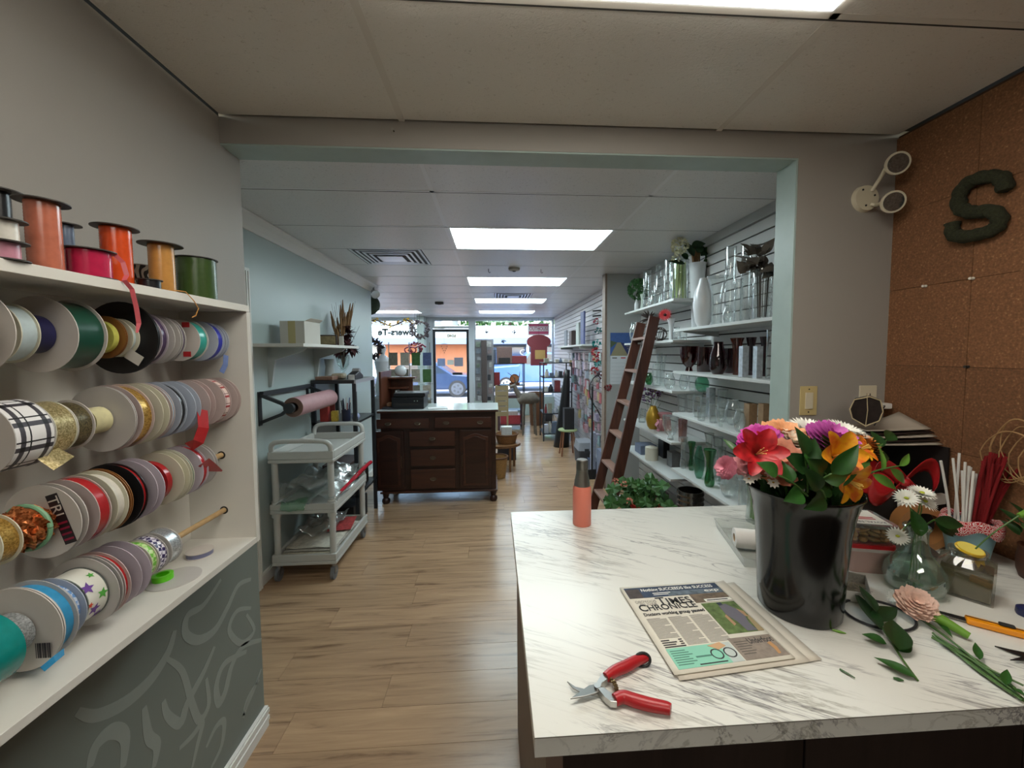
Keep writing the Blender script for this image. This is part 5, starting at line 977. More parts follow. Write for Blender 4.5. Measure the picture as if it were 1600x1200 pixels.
# wrapping paper roll on a wall holder
rh = thing('paper_roll_holder', 'black wall bracket holding a wrapping paper roll', 'holder', (-1.45, 3.2, 1.1)); M_ib = mat('iron_black', '26282C', .45)
RY0, RY1, RX, RZ = 2.83, 3.44, -1.385, 1.195
for y in (RY0 - .05, RY1 + .03):
    MB().tube([(XW + .004, y, RZ + .095), (RX - .05, y, RZ + .035), (RX, y, RZ)], .015, 4).tube([(XW + .004, y, RZ - .095), (RX - .05, y, RZ - .04), (RX, y, RZ)], .015, 4).build('arm', M_ib, rh)
    box('plate', (XW + .0005, y - .02, RZ - .115), (XW + .006, y + .02, RZ + .115), M_ib, rh); MB().cyl((RX, y - .012, RZ), (RX, y + .012, RZ), .035, n=20).build('hub', M_ib, rh, True)
box('cutter_bar', (XW + .008, RY0 - .05, RZ + .085), (XW + .03, RY1 + .04, RZ + .115), M_ib, rh)
wr2 = thing('wrapping_paper_roll', 'dusty pink wrapping paper roll on the black holder', 'paper roll', (RX, (RY0 + RY1) / 2, RZ - .068)); n = 36; vs = []
def ringy(y0, y1, ro, ri, x, z, n=36):
    vs = []
    for y, q in ((y0, ro), (y1, ro), (y1, ri), (y0, ri)): vs += [(x + q * math.cos(2 * PI * i / n), y, z + q * math.sin(2 * PI * i / n)) for i in range(n)]
    return MB().add(vs, [(k * n + i, k * n + (i + 1) % n, ((k + 1) % 4) * n + (i + 1) % n, ((k + 1) % 4) * n + i) for k in range(4) for i in range(n)])
ringy(RY0, RY1, .068, .040, RX, RZ).build('paper', mat('paper_pink', 'B88E92', .6, var=.1, vscale=25), wr2, True)
ringy(RY0 - .002, RY1 + .002, .0398, .034, RX, RZ).build('core', mat('core_brown', '6E5648', .7), wr2, True); ringy(RY0 - .0012, RY0 - .0004, .066, .041, RX, RZ).build('paper_edge', mat('paper_edge', '7A6054', .7), wr2)
# black metal rack with clutter
mr = thing('metal_rack', 'black metal rack with shelves beside the dresser', 'rack', (-1.38, 3.78, 0)); RX0, RX1, RY_0, RY_1, RT = -1.572, -1.195, 3.52, 4.07, 1.335
for x in (RX0, RX1 - .03):
    for y in (RY_0, RY_1 - .03): box('post', (x, y, 0), (x + .03, y + .03, RT - .03), M_ib, mr)
for z in (.30, .95): box('shelf_board', (RX0 + .001, RY_0, z), (RX1, RY_1, z + .02), M_ib, mr)
box('top_board', (RX0 + .001, RY_0, RT - .03), (RX1 - .012, RY_1, RT), mat('rack_top', '2E2A2C', .3), mr, .003); box('side_edge', (RX1 - .012, RY_0, RT - .03), (RX1, RY_1, RT), mat('rack_edge_pale', 'A9A7AC', .3, .3), mr)
for y in (RY_0, RY_1 - .03): MB().prism([(RX1 + .001, y, RT - .03), (RX1 + .001, y + .03, RT - .03), (RX1 + .001, y + .03, RT - .10), (RX1 + .001, y + .012, RT - .10), (RX1 + .001, y + .012, RT - .04)], (-.001, 0, 0)).build('corner_brace', mat('rack_edge_pale', 'A9A7AC', .3, .3), mr)
def goods(name, lb, cat, a, b, col, bevel=.003, rz=0, rough=.5, var=.25):
    c = Vector(((a[0] + b[0]) / 2, (a[1] + b[1]) / 2, a[2])); m = MB().box(a, b).xf(Matrix.Translation(c) @ Matrix.Rotation(rz, 4, 'Z') @ Matrix.Translation(-c))
    return tag(m.build(name, mat('g_' + col, col, rough, var=var, vscale=50), None, bevel=bevel), lb, cat)
RT2 = RT + .0005
goods('wooden_tray', 'small wooden tray of odds on the metal rack top', 'tray', (-1.545, 3.55, RT2), (-1.40, 3.68, RT2 + .03), '8E6A58'); goods('cloth_pouch', 'cream cloth pouch on the metal rack top', 'pouch', (-1.475, 3.70, RT2), (-1.36, 3.80, RT2 + .05), 'B8A890', .02)
goods('price_card', 'small white card at the front of the metal rack top', 'card', (-1.265, 3.545, RT2), (-1.21, 3.552, RT2 + .045), 'DAD8D4'); dt = thing('tape_dispenser', 'black tape dispenser on the metal rack top', 'dispenser', (-1.26, 3.72, RT2))
MB().prism([(-1.30, 3.62, RT2), (-1.30, 3.84, RT2), (-1.30, 3.84, RT2 + .03), (-1.30, 3.74, RT2 + .07), (-1.30, 3.62, RT2 + .04)], (.07, 0, 0)).build('body', mat('plastic_black', '1c1c20', .35), dt, bevel=.006); MB().cyl((-1.295, 3.76, RT2 + .065), (-1.235, 3.76, RT2 + .065), .03, n=20).build('tape', mat('tape_grey', '8a8888', .4), dt, True)
gvz = Vector((-1.465, 3.985, RT2)); gobl = thing('goblet_vase', 'clear glass goblet vase with dried flowers on the rack', 'vase', gvz)
MB().lathe([(.0001, 0), (.045, 0), (.04, .008), (.012, .02), (.011, .05), (.03, .075), (.055, .12), (.062, .18), (.058, .215), (.056, .215), (.058, .18), (.05, .122), (.02, .08), (.0001, .07)], gvz, 28).build('body', G_CLR, gobl, True)
wvz = Vector((-1.52, 3.80, RT2)); wv2 = thing('hourglass_vase', 'grey waisted vase behind the glass goblet', 'vase', wvz); MB().lathe([(.0001, 0), (.046, 0), (.042, .05), (.034, .11), (.044, .18), (.042, .18), (.03, .11), (.0001, .05)], wvz, 24).build('body', mat('vase_grey', 'A9ACAA', .3), wv2, True)
df = thing('dried_bouquet', 'dried grass bouquet with dark red blooms in the goblet', 'bouquet', gvz + Vector((0, 0, .08))); rng = random.Random(9); M_dry = mat('dry_grass', '8E6A44', .8, var=.3, vscale=40); M_mar = mat('dry_maroon', '4A1A20', .7, var=.3, vscale=60); M_twig = mat('twig_dark', '3A2E2A', .8)
for k in range(44):
    a = rng.uniform(0, 6.28); r = rng.uniform(.04, .2); h = rng.uniform(.36, .66); e = gvz + Vector((max(-.10, r * math.cos(a) * .85), max(-.10, r * math.sin(a)), .1 + h)); MB().tube([gvz + Vector((0, 0, .09)), gvz.lerp(e, .5) + Vector((0, 0, .08)), e], [.002, .0018, .0008], 5).build('twig', M_twig if k % 3 else M_dry, df)
    if k % 3 == 0: MB().tube([gvz.lerp(e, .55) + Vector((0, 0, .07)), gvz.lerp(e, .8) + Vector((0, 0, .03)), e], [.006, .015, .003], 6).build('grass_plume', M_dry, df, True)
for k in range(13):
    a = rng.uniform(0, 6.28); r = rng.uniform(.03, .11); c = gvz + Vector((r * math.cos(a), r * math.sin(a), rng.uniform(.22, .48))); mb = MB()
    for j in range(10): leaf(mb, c, (rng.uniform(-1, 1), rng.uniform(-1, 1), rng.uniform(-.6, 1)), (0, 0, 1), .075, .04, .3, 4, 2)
    mb.build('dried_bloom', M_mar, df, True)
# supplies on the middle shelf of the rack
ZS = .9705
for k, (x, y, w_, d_, h, c, lb) in enumerate(((-1.52, 3.56, .07, .05, .13, 'B03A34', 'red packet leaning on the rack shelf'), (-1.43, 3.56, .055, .06, .09, 'C8A83C', 'yellow tub on the rack shelf'), (-1.50, 3.66, .06, .05, .16, '7A2A28', 'dark red box at the back of the rack shelf'))):
    goods('supply_pack', lb, 'pack', (x, y, ZS), (x + w_, y + d_, ZS + h), c, .004, .2 * k)
cup = thing('pen_cup', 'dark cup of pens and tools on the rack shelf', 'cup', (-1.31, 3.60, ZS)); MB().lathe([(.0001, 0), (.035, 0), (.038, .10), (.035, .10), (.032, .006), (.0001, .006)], (-1.31, 3.60, ZS), 24).build('cup', mat('cup_blue', '2A2E44', .4), cup, True)
for k in range(11): a = k * .9; p = Vector((-1.31 + .018 * math.cos(a), 3.60 + .018 * math.sin(a), ZS + .012)); tag(MB().tube([p, p + Vector((.02 * math.cos(a), .02 * math.sin(a), .15 + .02 * (k % 3)))], .004, 6).build('pen', mat('pen_%d' % (k % 5), ('24283C', '8C3030', 'C8C4BC', '3A5A8C', '1c1c1c')[k % 5], .4), None, True), 'pen standing in the dark cup on the rack', 'pen', 'pens in the dark cup')
tag(MB().ball((-1.235, 3.62, ZS + .035), .035, 16, 10, 1).build('blue_ball', mat('ball_blue', '8A94B8', .4), None, True), 'pale blue round pouch at the right of the rack shelf', 'pouch')
for k, (x0, x1, z0, z1, c, lb) in enumerate(((-1.54, -1.24, .321, .46, '2A2420', 'black crate on the lower shelf of the metal rack'), (-1.52, -1.30, .4605, .58, '3E2A26', 'brown box on the black crate in the rack'), (-1.5, -1.26, .001, .2, '2C2A2A', 'dark box under the metal rack'))): goods('storage_crate', lb, 'crate', (x0, 3.57, z0), (x1, 3.95, z1), c)
# utility cart
M_cart = mat('cart_grey', 'B9B9B4', .45, var=.04, vscale=20, bump=.05, bscale=200); X0, X1, Y0, Y1 = -1.525, -1.095, 2.745, 3.43
ca = thing('utility_cart', 'grey three shelf plastic utility cart on casters', 'cart', ((X0 + X1) / 2, (Y0 + Y1) / 2, 0))
def tray(z0, z1, nm):
    mb = MB(); w_ = .022; mb.box((X0, Y0, z0), (X1, Y1, z0 + .025)); 
    for a, b in (((X0, Y0, z0 + .025), (X1, Y0 + w_, z1)), ((X0, Y1 - w_, z0 + .025), (X1, Y1, z1)), ((X0, Y0 + w_, z0 + .025), (X0 + w_, Y1 - w_, z1)), ((X1 - w_, Y0 + w_, z0 + .025), (X1, Y1 - w_, z1))): mb.box(a, b)
    return mb.build(nm, M_cart, ca, bevel=.006)
tray(.825, .905, 'top_tray'); tray(.475, .545, 'middle_shelf'); tray(.115, .19, 'bottom_shelf')
for x in (X0 + .03, X1 - .03):
    for y in (Y0 + .03, Y1 - .03):
        MB().cyl((x, y, .18), (x, y, .83), .021, n=18).cyl((x, y, .45), (x, y, .56), .029, n=18).build('post', M_cart, ca, True)
        ct_ = MB().cyl((x, y, .085), (x, y, .115), .014, n=12).box((x - .016, y - .02, .045), (x - .011, y + .02, .088)).box((x + .011, y - .02, .045), (x + .016, y + .02, .088)).build('caster', mat('caster_steel', '8C8C8E', .3, .8), ca)
        MB().cyl((x - .010, y, .046), (x + .010, y, .046), .046, n=24).build('wheel', mat('tyre_grey', '6A6B6E', .6), ct_, True)
for y, s_ in ((Y0 + .02, 1), (Y1 - .02, -1)):
    MB().tube(smooth_path([(X0 + .02, y, .89), (X0 + .025, y - s_ * .01, .945), (X0 + .07, y - s_ * .015, .972), ((X0 + X1) / 2, y - s_ * .015, .976), (X1 - .07, y - s_ * .015, .972), (X1 - .025, y - s_ * .01, .945), (X1 - .02, y, .89)]), .0165, 12).build('handle', M_cart, ca, True)
# cellophane and papers in the cart
M_cel = glass('cellophane', 'E2EAE8', .6, .30, .1, 'DCE6E2', .22); rng = random.Random(14)
def wavy(name, lb, cat, x0, x1, y0, y1, z, amp, m, seed, drop=0, n=20, group=None):
    r = random.Random(seed); ph = [r.uniform(0, 6) for _ in range(6)]
    f = lambda a, b: (x0 + (x1 - x0) * a, y0 + (y1 - y0) * b, z + amp * (.5 + .22 * math.sin(9 * a + ph[0] + 4 * b) + .22 * math.sin(13 * b + ph[1] - 5 * a) + .15 * math.sin(23 * a + ph[2]) * math.sin(19 * b + ph[3])) - drop * max(0, .12 - b) * 8)
    return tag(MB().grid(f, n, n).build(name, m, None, 'all', solid=.0006), lb, cat, group)
wavy('cellophane_sheet', 'crumpled clear cellophane on the cart middle shelf', 'cellophane', X0 + .03, X1 + .02, Y0 + .0, Y1 - .03, .552, .10, M_cel, 1, .05); wavy('cellophane_sheet', 'upper crinkled clear bag on the cart middle shelf', 'cellophane', X0 + .08, X1 - .02, Y0 + .06, Y1 - .1, .60, .10, M_cel, 2)
wavy('tissue_sheet', 'folded green tissue under the cellophane on the cart', 'tissue', X0 + .028, X0 + .2, Y0 + .03, Y0 + .4, .520, .02, mat('tissue_green', '2E5A44', .6), 3); wavy('cellophane_sheet', 'green tinted cellophane corner over the cart edge', 'cellophane', X0 + .08, X0 + .24, Y0 - .025, Y0 + .2, .552, .012, glass('cel_green', '9CD0A0', .6, .2, .5, '9CCFA4'), 4, .05)
rp = thing('red_packet', 'long red cellophane packet at the cart side', 'packet', (X1 - .01, 3.2, .55)); MB().tube(smooth_path([(X1 - .012, 2.86, .575), (X1 + .004, 3.1, .60), (X1 + .02, 3.38, .628), (X1 + .03, 3.47, .632)]), [.012] * 6 + [.016] * 12 + [.012], 8).build('packet', mat('packet_red', 'A82030', .25), rp, True)
for k in range(6):
    zz = .142 + k * .012; x0 = X0 + .026 + .006 * k; wavy('old_newspaper', ('lowest', 'second', 'third', 'fourth', 'fifth', 'topmost')[k] + ' newspaper in the pile on the cart bottom shelf', 'newspaper', x0, X1 - .024 - .012 * (k % 2), Y0 + .026 + .02 * (k % 3), Y1 - .03 - .03 * k, zz, .008, mat('oldnews_%d' % (k % 3), ('B8B09C', 'A8A298', 'C4BEB0')[k % 3], .8, var=.35, vscale=35), 20 + k, 0, 10, 'newspapers on the cart')
wavy('poly_bag', 'greyish clear bag lying on the cart newspapers', 'bag', X0 + .06, X1 - .12, Y0 + .2, Y1 - .08, .225, .07, M_cel, 31)
goods('magazine', 'red and white magazine on the cart bottom shelf', 'magazine', (X1 - .2, 3.05, .2185), (X1 - .03, 3.3, .2235), 'B84848', .001, .15, .5, .6)
# ------------------------------------------------------------------ dresser
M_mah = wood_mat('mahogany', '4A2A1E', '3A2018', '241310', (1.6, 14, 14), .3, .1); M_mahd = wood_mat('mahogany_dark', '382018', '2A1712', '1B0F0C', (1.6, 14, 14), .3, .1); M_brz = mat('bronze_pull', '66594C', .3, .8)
dr = thing('dresser', 'dark mahogany dresser with glass top used as counter', 'dresser', (-.59, 4.4, 0)); DF = 4.13; DX0, DX1 = -1.185, .025
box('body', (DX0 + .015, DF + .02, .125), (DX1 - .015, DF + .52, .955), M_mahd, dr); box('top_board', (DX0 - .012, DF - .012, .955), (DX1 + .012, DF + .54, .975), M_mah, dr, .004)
box('glass_top', (DX0 - .012, DF - .014, .9752), (DX1 + .014, DF + .545, .983), mat('glass_plate', 'C9CFD0', .06, spec=.8), dr, .002); box('base_moulding', (DX0, DF - .004, .115), (DX1, DF + .525, .135), M_mah, dr, .004)
for x in (DX0 + .045, DX1 - .045):
    for y in (DF + .05, DF + .47): MB().lathe([(.0001, 0), (.032, 0), (.043, .02), (.04, .045), (.024, .06), (.03, .08), (.038, .115)], (x, y, 0), 24).build('bun_foot', M_mahd, dr, True)
def dpx(u): return py(u, 700, DF).x
def dpz(v): return py(680, v, DF).z
def pull(x, z, par, s_=1.0):
    MB().lathe([(.0001, 0), (.034, 0), (.032, .002), (.0001, .003)], (0, 0, 0), 20, 1, .55).xf(Matrix.Translation((x, DF - .006, z)) @ Matrix.Rotation(PI / 2, 4, 'X')).build('pull_plate', M_brz, par)
    MB().tube([(x - .028, DF - .010, z + .002), (x - .02, DF - .022, z - .008), (x, DF - .026, z - .012), (x + .02, DF - .022, z - .008), (x + .028, DF - .010, z + .002)], .0042, 8).build('pull_handle', M_brz, par, True)
def drawer(u0, u1, v0, v1, pulls):
    x0, x1, z0, z1 = dpx(u0), dpx(u1), dpz(v1), dpz(v0); d = box('drawer', (x0, DF - .004, z0), (x1, DF + .02, z1), M_mah, dr, .005)
    for f in pulls: pull(x0 + (x1 - x0) * f, (z0 + z1) / 2, d)
drawer(589, 671, 654, 669, (.22, .78)); drawer(680, 768, 653, 669, (.2, .8)); drawer(640, 711, 674, 697, (.5,)); drawer(641, 711, 702, 728, (.5,)); drawer(641, 711, 733, 763, (.5,))
for u0, u1, hu in ((584, 631, 627), (718, 768, 722)):
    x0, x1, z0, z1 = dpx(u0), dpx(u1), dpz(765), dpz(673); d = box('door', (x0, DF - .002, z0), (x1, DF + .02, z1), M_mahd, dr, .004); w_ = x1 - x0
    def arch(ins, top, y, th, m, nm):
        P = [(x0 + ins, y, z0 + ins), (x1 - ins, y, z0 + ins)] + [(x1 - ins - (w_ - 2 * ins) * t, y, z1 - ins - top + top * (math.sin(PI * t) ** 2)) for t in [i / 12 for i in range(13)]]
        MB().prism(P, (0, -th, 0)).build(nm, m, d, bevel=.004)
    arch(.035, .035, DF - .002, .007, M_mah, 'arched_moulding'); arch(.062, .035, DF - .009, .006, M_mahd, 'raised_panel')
    hx = dpx(hu); MB().tube([(hx, DF - .004, dpz(712)), (hx, DF - .016, dpz(716)), (hx, DF - .016, dpz(726)), (hx, DF - .004, dpz(730))], .004, 8).build('door_pull', M_brz, d, True)
DZ = .9835
pn = thing('printer', 'black flat printer on the dresser top', 'printer', (-.98, 4.42, DZ)); PB = mat('printer_black', '15161A', .35); PX0, PX1 = dpx(609), dpx(660)
box('body', (PX0 + .01, 4.20, DZ), (PX1 + .01, 4.47, DZ + .125), PB, pn, .008); box('lid', (PX0 + .03, 4.20, DZ + .13), (PX1 + .025, 4.475, DZ + .165), PB, pn, .006); box('top_sheet', (PX0 + .035, 4.22, DZ + .1652), (PX1 + .02, 4.46, DZ + .168), mat('printer_grey', '6A6C70', .4), pn); box('paper_slot', (PX0 + .04, 4.1985, DZ + .04), (PX1 - .05, 4.1999, DZ + .06), M_hole, pn)
for dx in (.055, .085): MB().cyl((PX1 - dx, 4.2002, DZ + .085), (PX1 - dx, 4.196, DZ + .085), .006, n=12).build('button', mat('button_green', '9CB0A4', .4), pn)
wo = thing('desk_organizer', 'brown wooden desk organizer at the dresser left end', 'organizer', (-1.13, 4.42, DZ)); M_or2 = wood_mat('organizer_wood', '6A3A26', '58301F', '3C2014', (14, 14, 1.4), .4)
box('side', (-1.195, 4.22, DZ), (-1.175, 4.64, DZ + .39), M_or2, wo); box('back', (-1.175, 4.62, DZ), (-.93, 4.64, DZ + .30), M_or2, wo); box('side', (-.955, 4.44, DZ), (-.935, 4.62, DZ + .22), M_or2, wo) if False else None
box('shelf_board', (-1.175, 4.49, DZ + .30), (-.88, 4.62, DZ + .318), M_or2, wo); box('shelf_board', (-1.175, 4.49, DZ + .19), (-.97, 4.62, DZ + .205), M_or2, wo)
tag(MB().ball((-1.05, 4.555, DZ + .385), .066, 20, 12).build('white_globe', mat('globe_white', 'D2D6DA', .3), None, True), 'white round globe on the wooden organizer', 'globe')
goods('white_binder', 'white binder leaning in the wooden organizer', 'binder', (-1.10, 4.49, DZ + .0005), (-1.075, 4.61, DZ + .17), 'D8DADC'); goods('dark_notepad', 'dark notepad on the dresser beside the printer', 'notepad', (-1.165, 4.20, DZ + .0005), (-1.06, 4.30, DZ + .02), '23242C'); goods('tan_stapler', 'tan stapler lying by the printer', 'stapler', (-1.15, 4.33, DZ + .0005), (-1.10, 4.42, DZ + .05), 'B08A68')
goods('papers', 'loose white papers beside the printer on the dresser', 'papers', (-.70, 4.18, DZ + .0002), (-.50, 4.32, DZ + .006), 'DADCDC', .001, .2)
# ------------------------------------------------------------------ slat wall shelves with vases
SFX = 1.36; M_sb = mat('slat_shelf_board', 'C9CCCA', .4, var=.03, vscale=8)
NEAR = [1.732, 1.418, 1.10, .670]; FAR = [1.970, 1.655, 1.263, .864, .575]
def shelf_board(z, y0, y1, lb):
    t = thing('slat_wall_shelf', lb, 'shelf', (SFX, (y0 + y1) / 2, z - .03), 'white shelves on the slat wall')
    box('board', (SFX, y0, z - .018), (SWX - .001, y1, z), M_sb, t, .0015)
    for y in (y0 + .1, y1 - .1): MB().prism([(SWX - .001, y, z - .0185), (SFX + .03, y, z - .0185), (SFX + .03, y, z - .026), (SWX - .001, y, z - .06)], (0, .006, 0)).build('bracket', M_wbr, t)
for z, lb in zip(NEAR, ('nearest bay top shelf with tall clear vases', 'nearest bay shelf with the dark red vases', 'nearest bay shelf with clear tumblers and globes', 'nearest bay lowest shelf with green vases')): shelf_board(z, 1.70, 2.972, lb)
for z, lb in zip(FAR, ('far bay top shelf with tall cylinders and fern', 'far bay second shelf with the red flower', 'far bay third shelf behind the ladder', 'far bay fourth shelf with the golden vase', 'far bay lowest shelf with the white roll')): shelf_board(z, 2.978, 4.12, lb)
G_RED = glass('glass_wine', 'A85A64', .5, .10, 1.0, '6A1420'); G_PUR = glass('glass_plum', '9A5A70', .5, .10, 1.0, '54182C'); G_AMB = glass('glass_amber', 'C88A68', .5, .12, 1.0, '8A3C20'); G_EMR = glass('glass_emerald', '86CFA4', .45, .16, .9, '2E9A58'); G_MINT = glass('glass_mint', 'A9DCC8', .5, .10, .7, '9CCFBC')
G_V = glass('glass_vase_clear', 'F4F9F8', .95, .09, .3, 'D4DEE0'); M_wcer = mat('ceramic_white', 'D8DADC', .3, coat=.3); M_kraft = mat('kraft_brown', '9A7C5C', .6, var=.25, vscale=40); M_silv = mat('mercury_glass', 'DADFE6', .2, .6, var=.35, vscale=60)
PROF = dict(cyl=[(.0, 0), (.96, 0), (1, .02), (1, 1)], cup=[(0, 0), (.8, 0), (.85, .03), (1, 1)], trumpet=[(0, 0), (.5, 0), (.52, .04), (.45, .35), (.55, .65), (.8, .9), (1, 1)], globe=[(0, 0), (.45, 0), (.8, .15), (1, .42), (.92, .68), (.66, .88), (.6, .93), (.68, 1)], tear=[(0, 0), (.55, 0), (.9, .15), (1, .32), (.85, .6), (.55, .88), (.5, 1)],
            flute=[(0, 0), (.62, 0), (.8, .08), (.78, .22), (.52, .45), (.6, .72), (.95, .95), (1, 1)], bowl=[(0, 0), (.4, 0), (.35, .08), (.3, .16), (.7, .32), (.95, .6), (1, 1)], jug=[(0, 0), (.5, 0), (.78, .12), (1, .42), (.92, .68), (.55, .9), (.42, 1)], cone=[(0, 0), (.5, 0), (.55, .03), (.62, .3), (.85, .8), (1, 1)], bottle=[(0, 0), (.8, 0), (1, .08), (1, .5), (.45, .72), (.32, .85), (.38, 1)], hour=[(0, 0), (.9, 0), (1, .12), (.7, .4), (.55, .65), (.85, .92), (1, 1)])
def vase(u, vt, wpx, x, zs, kind, m, lb, name='glass_vase', cat='vase', nseg=24, square=False, h=None, wall=True, grp=None, rib=False):
    p = px(u, 600, x); y = p.y; H_ = h or max(.03, px(u, vt, x).z - zs); dist = math.hypot(x, y); r = wpx / 2 * y * y / (F * dist) * 1.0; z0 = zs + .0006
    t = thing(name, lb, cat, (x, y, z0), grp); P = [(max(1e-4, a * r), b * H_) for a, b in PROF[kind]]
    if wall and not square: P = P + [(P[-1][0] * .94, P[-1][1])] + [(max(1e-4, a * r * .92), max(.006, b * H_)) for a, b in PROF[kind][::-1][:-1]] + [(1e-4, .008)]
    if square:
        k = r * .82; MB().box((x - k, y - k, z0), (x + k, y + k, z0 + .006)).box((x - k, y - k, z0 + .006), (x - k + .004, y + k, z0 + H_)).box((x + k - .004, y - k, z0 + .006), (x + k, y + k, z0 + H_)).box((x - k + .004, y - k, z0 + .006), (x + k - .004, y - k + .004, z0 + H_)).box((x - k + .004, y + k - .004, z0 + .006), (x + k - .004, y + k, z0 + H_)).build('body', m, t)
    else:
        mb = MB().lathe(P, (x, y, z0), nseg * (2 if rib else 1))
        if rib: mb.v = [Vector((x + (v.x - x) * (1 + .03 * (i % 2)), y + (v.y - y) * (1 + .03 * (i % 2)), v.z)) for i, v in enumerate(mb.v)]
        mb.build('body', m, t, True)
    MB().lathe([(P_r, P_z) for P_r, P_z in ((r * PROF[kind][-1][0] * .93, H_ - .001), (r * PROF[kind][-1][0] * 1.02, H_ - .001), (r * PROF[kind][-1][0] * 1.02, H_ + .003), (r * PROF[kind][-1][0] * .93, H_ + .003), (r * PROF[kind][-1][0] * .93, H_ - .001))] if not square else [(r * .3, .0066), (r * .6, .0066), (r * .6, .010), (r * .3, .010), (r * .3, .0066)], (x, y, z0), nseg).build('rim' if not square else 'thick_base', m if m in (M_wcer, M_kraft) else G_V if m is G_V else m, t, True)
    return t, Vector((x, y, z0)), r, H_
N1, N2, N3, N4 = NEAR; F1, F2, F3, F4, F5 = FAR
_, wj, _, wjh = vase(1096, 437, 34, 1.43, N1, 'jug', M_wcer, 'white ribbed oval ceramic jug vase on the top shelf', rib=True)
vase(1117, 434, 36, 1.46, N1, 'trumpet', G_V, 'clear flared vase right of the white ribbed jug'); vase(1137, 389, 19, 1.57, N1, 'cyl', G_V, 'tall slim clear cylinder with its rim near the ceiling'); vase(1161, 388, 18, 1.55, N1, 'cyl', G_V, 'second tall slim cylinder left of the leafy jar')
_, lj, ljr, ljh = vase(1187, 424, 36, 1.48, N1, 'cyl', G_V, 'wide clear cylinder jar topped by dried brown leaves'); vase(1134, 478, 17, 1.40, N1, 'globe', G_V, 'small clear ball vase at the top shelf edge'); vase(1150, 438, 15, 1.42, N1, 'cyl', G_V, 'medium clear cylinder in front of the slim ones')
_, tw, _, twh = vase(1086, 414, 30, 1.595, N1, 'cone', M_wcer, 'white flared ceramic vase holding the hydrangea bouquet')
# red shelf
vase(1076, 542, 32, 1.47, N2, 'bowl', G_RED, 'dark red flared glass bowl at the left of its shelf'); vase(1100, 543, 25, 1.52, N2, 'cyl', G_RED, 'dark red glass cylinder next to the flared bowl'); vase(1121, 535, 32, 1.44, N2, 'tear', G_PUR, 'plum coloured teardrop glass vase'); vase(1150, 529, 24, 1.50, N2, 'trumpet', G_AMB, 'amber brown flared glass vase')
vase(1139, 545, 20, 1.58, N2, 'cyl', G_PUR, 'plum glass cylinder behind the amber vase'); vase(1161, 541, 15, 1.41, N2, 'cyl', M_silv, 'left mirrored square glass block vase', square=True); vase(1183, 541, 15, 1.42, N2, 'cyl', M_silv, 'right mirrored square glass block vase', square=True); vase(1172, 528, 18, 1.57, N2, 'flute', G_PUR, 'plum fluted vase between the mirrored blocks'); vase(1193, 527, 18, 1.56, N2, 'trumpet', G_PUR, 'dark plum flared vase at the right end of its shelf'); vase(1201, 516, 12, 1.44, N2, 'cyl', G_V, 'tall clear tube vase by the opening edge')
# clear shelf
for k, (u, vt, wp, x, kd) in enumerate(((1066, 618, 15, 1.45, 'cup'), (1079, 617, 15, 1.50, 'cup'), (1090, 619, 16, 1.43, 'cup'), (1101, 622, 14, 1.50, 'cup'), (1097, 636, 15, 1.39, 'cup'), (1116, 632, 16, 1.42, 'cup'), (1130, 628, 16, 1.50, 'cup'), (1128, 640, 18, 1.40, 'bowl'))): vase(u, vt, wp, x, N3, kd, G_V, 'clear glass tumbler, ' + ('first from the left end of its shelf', 'second from the left end of its shelf', 'third from the left, at the shelf front', 'fourth from the left, set back', 'low one at the very front edge', 'sixth, left of the globe vases', 'seventh, behind the globe vases', 'small footed bowl before the globes')[k], 'glass_tumbler', 'glass')
vase(1111, 606, 14, 1.56, N3, 'cyl', M_silv, 'tall mirrored square vase behind the tumblers', square=True); vase(1130, 609, 18, 1.60, N3, 'cyl', G_V, 'clear cylinder against the wall behind tumblers'); vase(1146, 625, 29, 1.50, N3, 'globe', G_V, 'large clear globe vase left of the brown boxes'); vase(1157, 640, 22, 1.41, N3, 'globe', G_V, 'smaller clear globe touching the brown box vase')
vase(1174, 631, 20, 1.47, N3, 'cyl', M_kraft, 'square brown wrapped vase with a bow', 'wrapped_vase', square=True); vase(1196, 631, 20, 1.48, N3, 'cyl', M_kraft, 'square brown wrapped vase nearest the opening edge', 'wrapped_vase', square=True)
# green shelf
vase(1070, 684, 14, 1.44, N4, 'flute', G_V, 'tall clear fluted vase at the left of the lowest shelf'); vase(1083, 692, 13, 1.48, N4, 'flute', G_EMR, 'slim emerald vase at the left of the green ones'); vase(1095, 699, 19, 1.44, N4, 'jug', G_MINT, 'pale mint round vase between two emerald vases'); vase(1112, 704, 22, 1.42, N4, 'flute', G_EMR, 'big emerald green waisted vase'); vase(1110, 678, 17, 1.58, N4, 'trumpet', G_V, 'clear flared vase behind the big emerald one'); vase(1124, 684, 18, 1.58, N4, 'cyl', G_V, 'clear cylinder behind at the right of the emerald vase'); vase(1130, 700, 16, 1.52, N4, 'cyl', G_V, 'clear cylinder right of the big emerald vase'); vase(1143, 740, 32, 1.43, N4, 'globe', G_V, 'clear fish bowl globe on the lowest shelf'); vase(1165, 752, 15, 1.41, N4, 'cyl', G_V, 'small clear tumbler at the right of the fish bowl'); vase(1160, 712, 18, 1.56, N4, 'trumpet', G_V, 'clear flared vase behind the fish bowl')
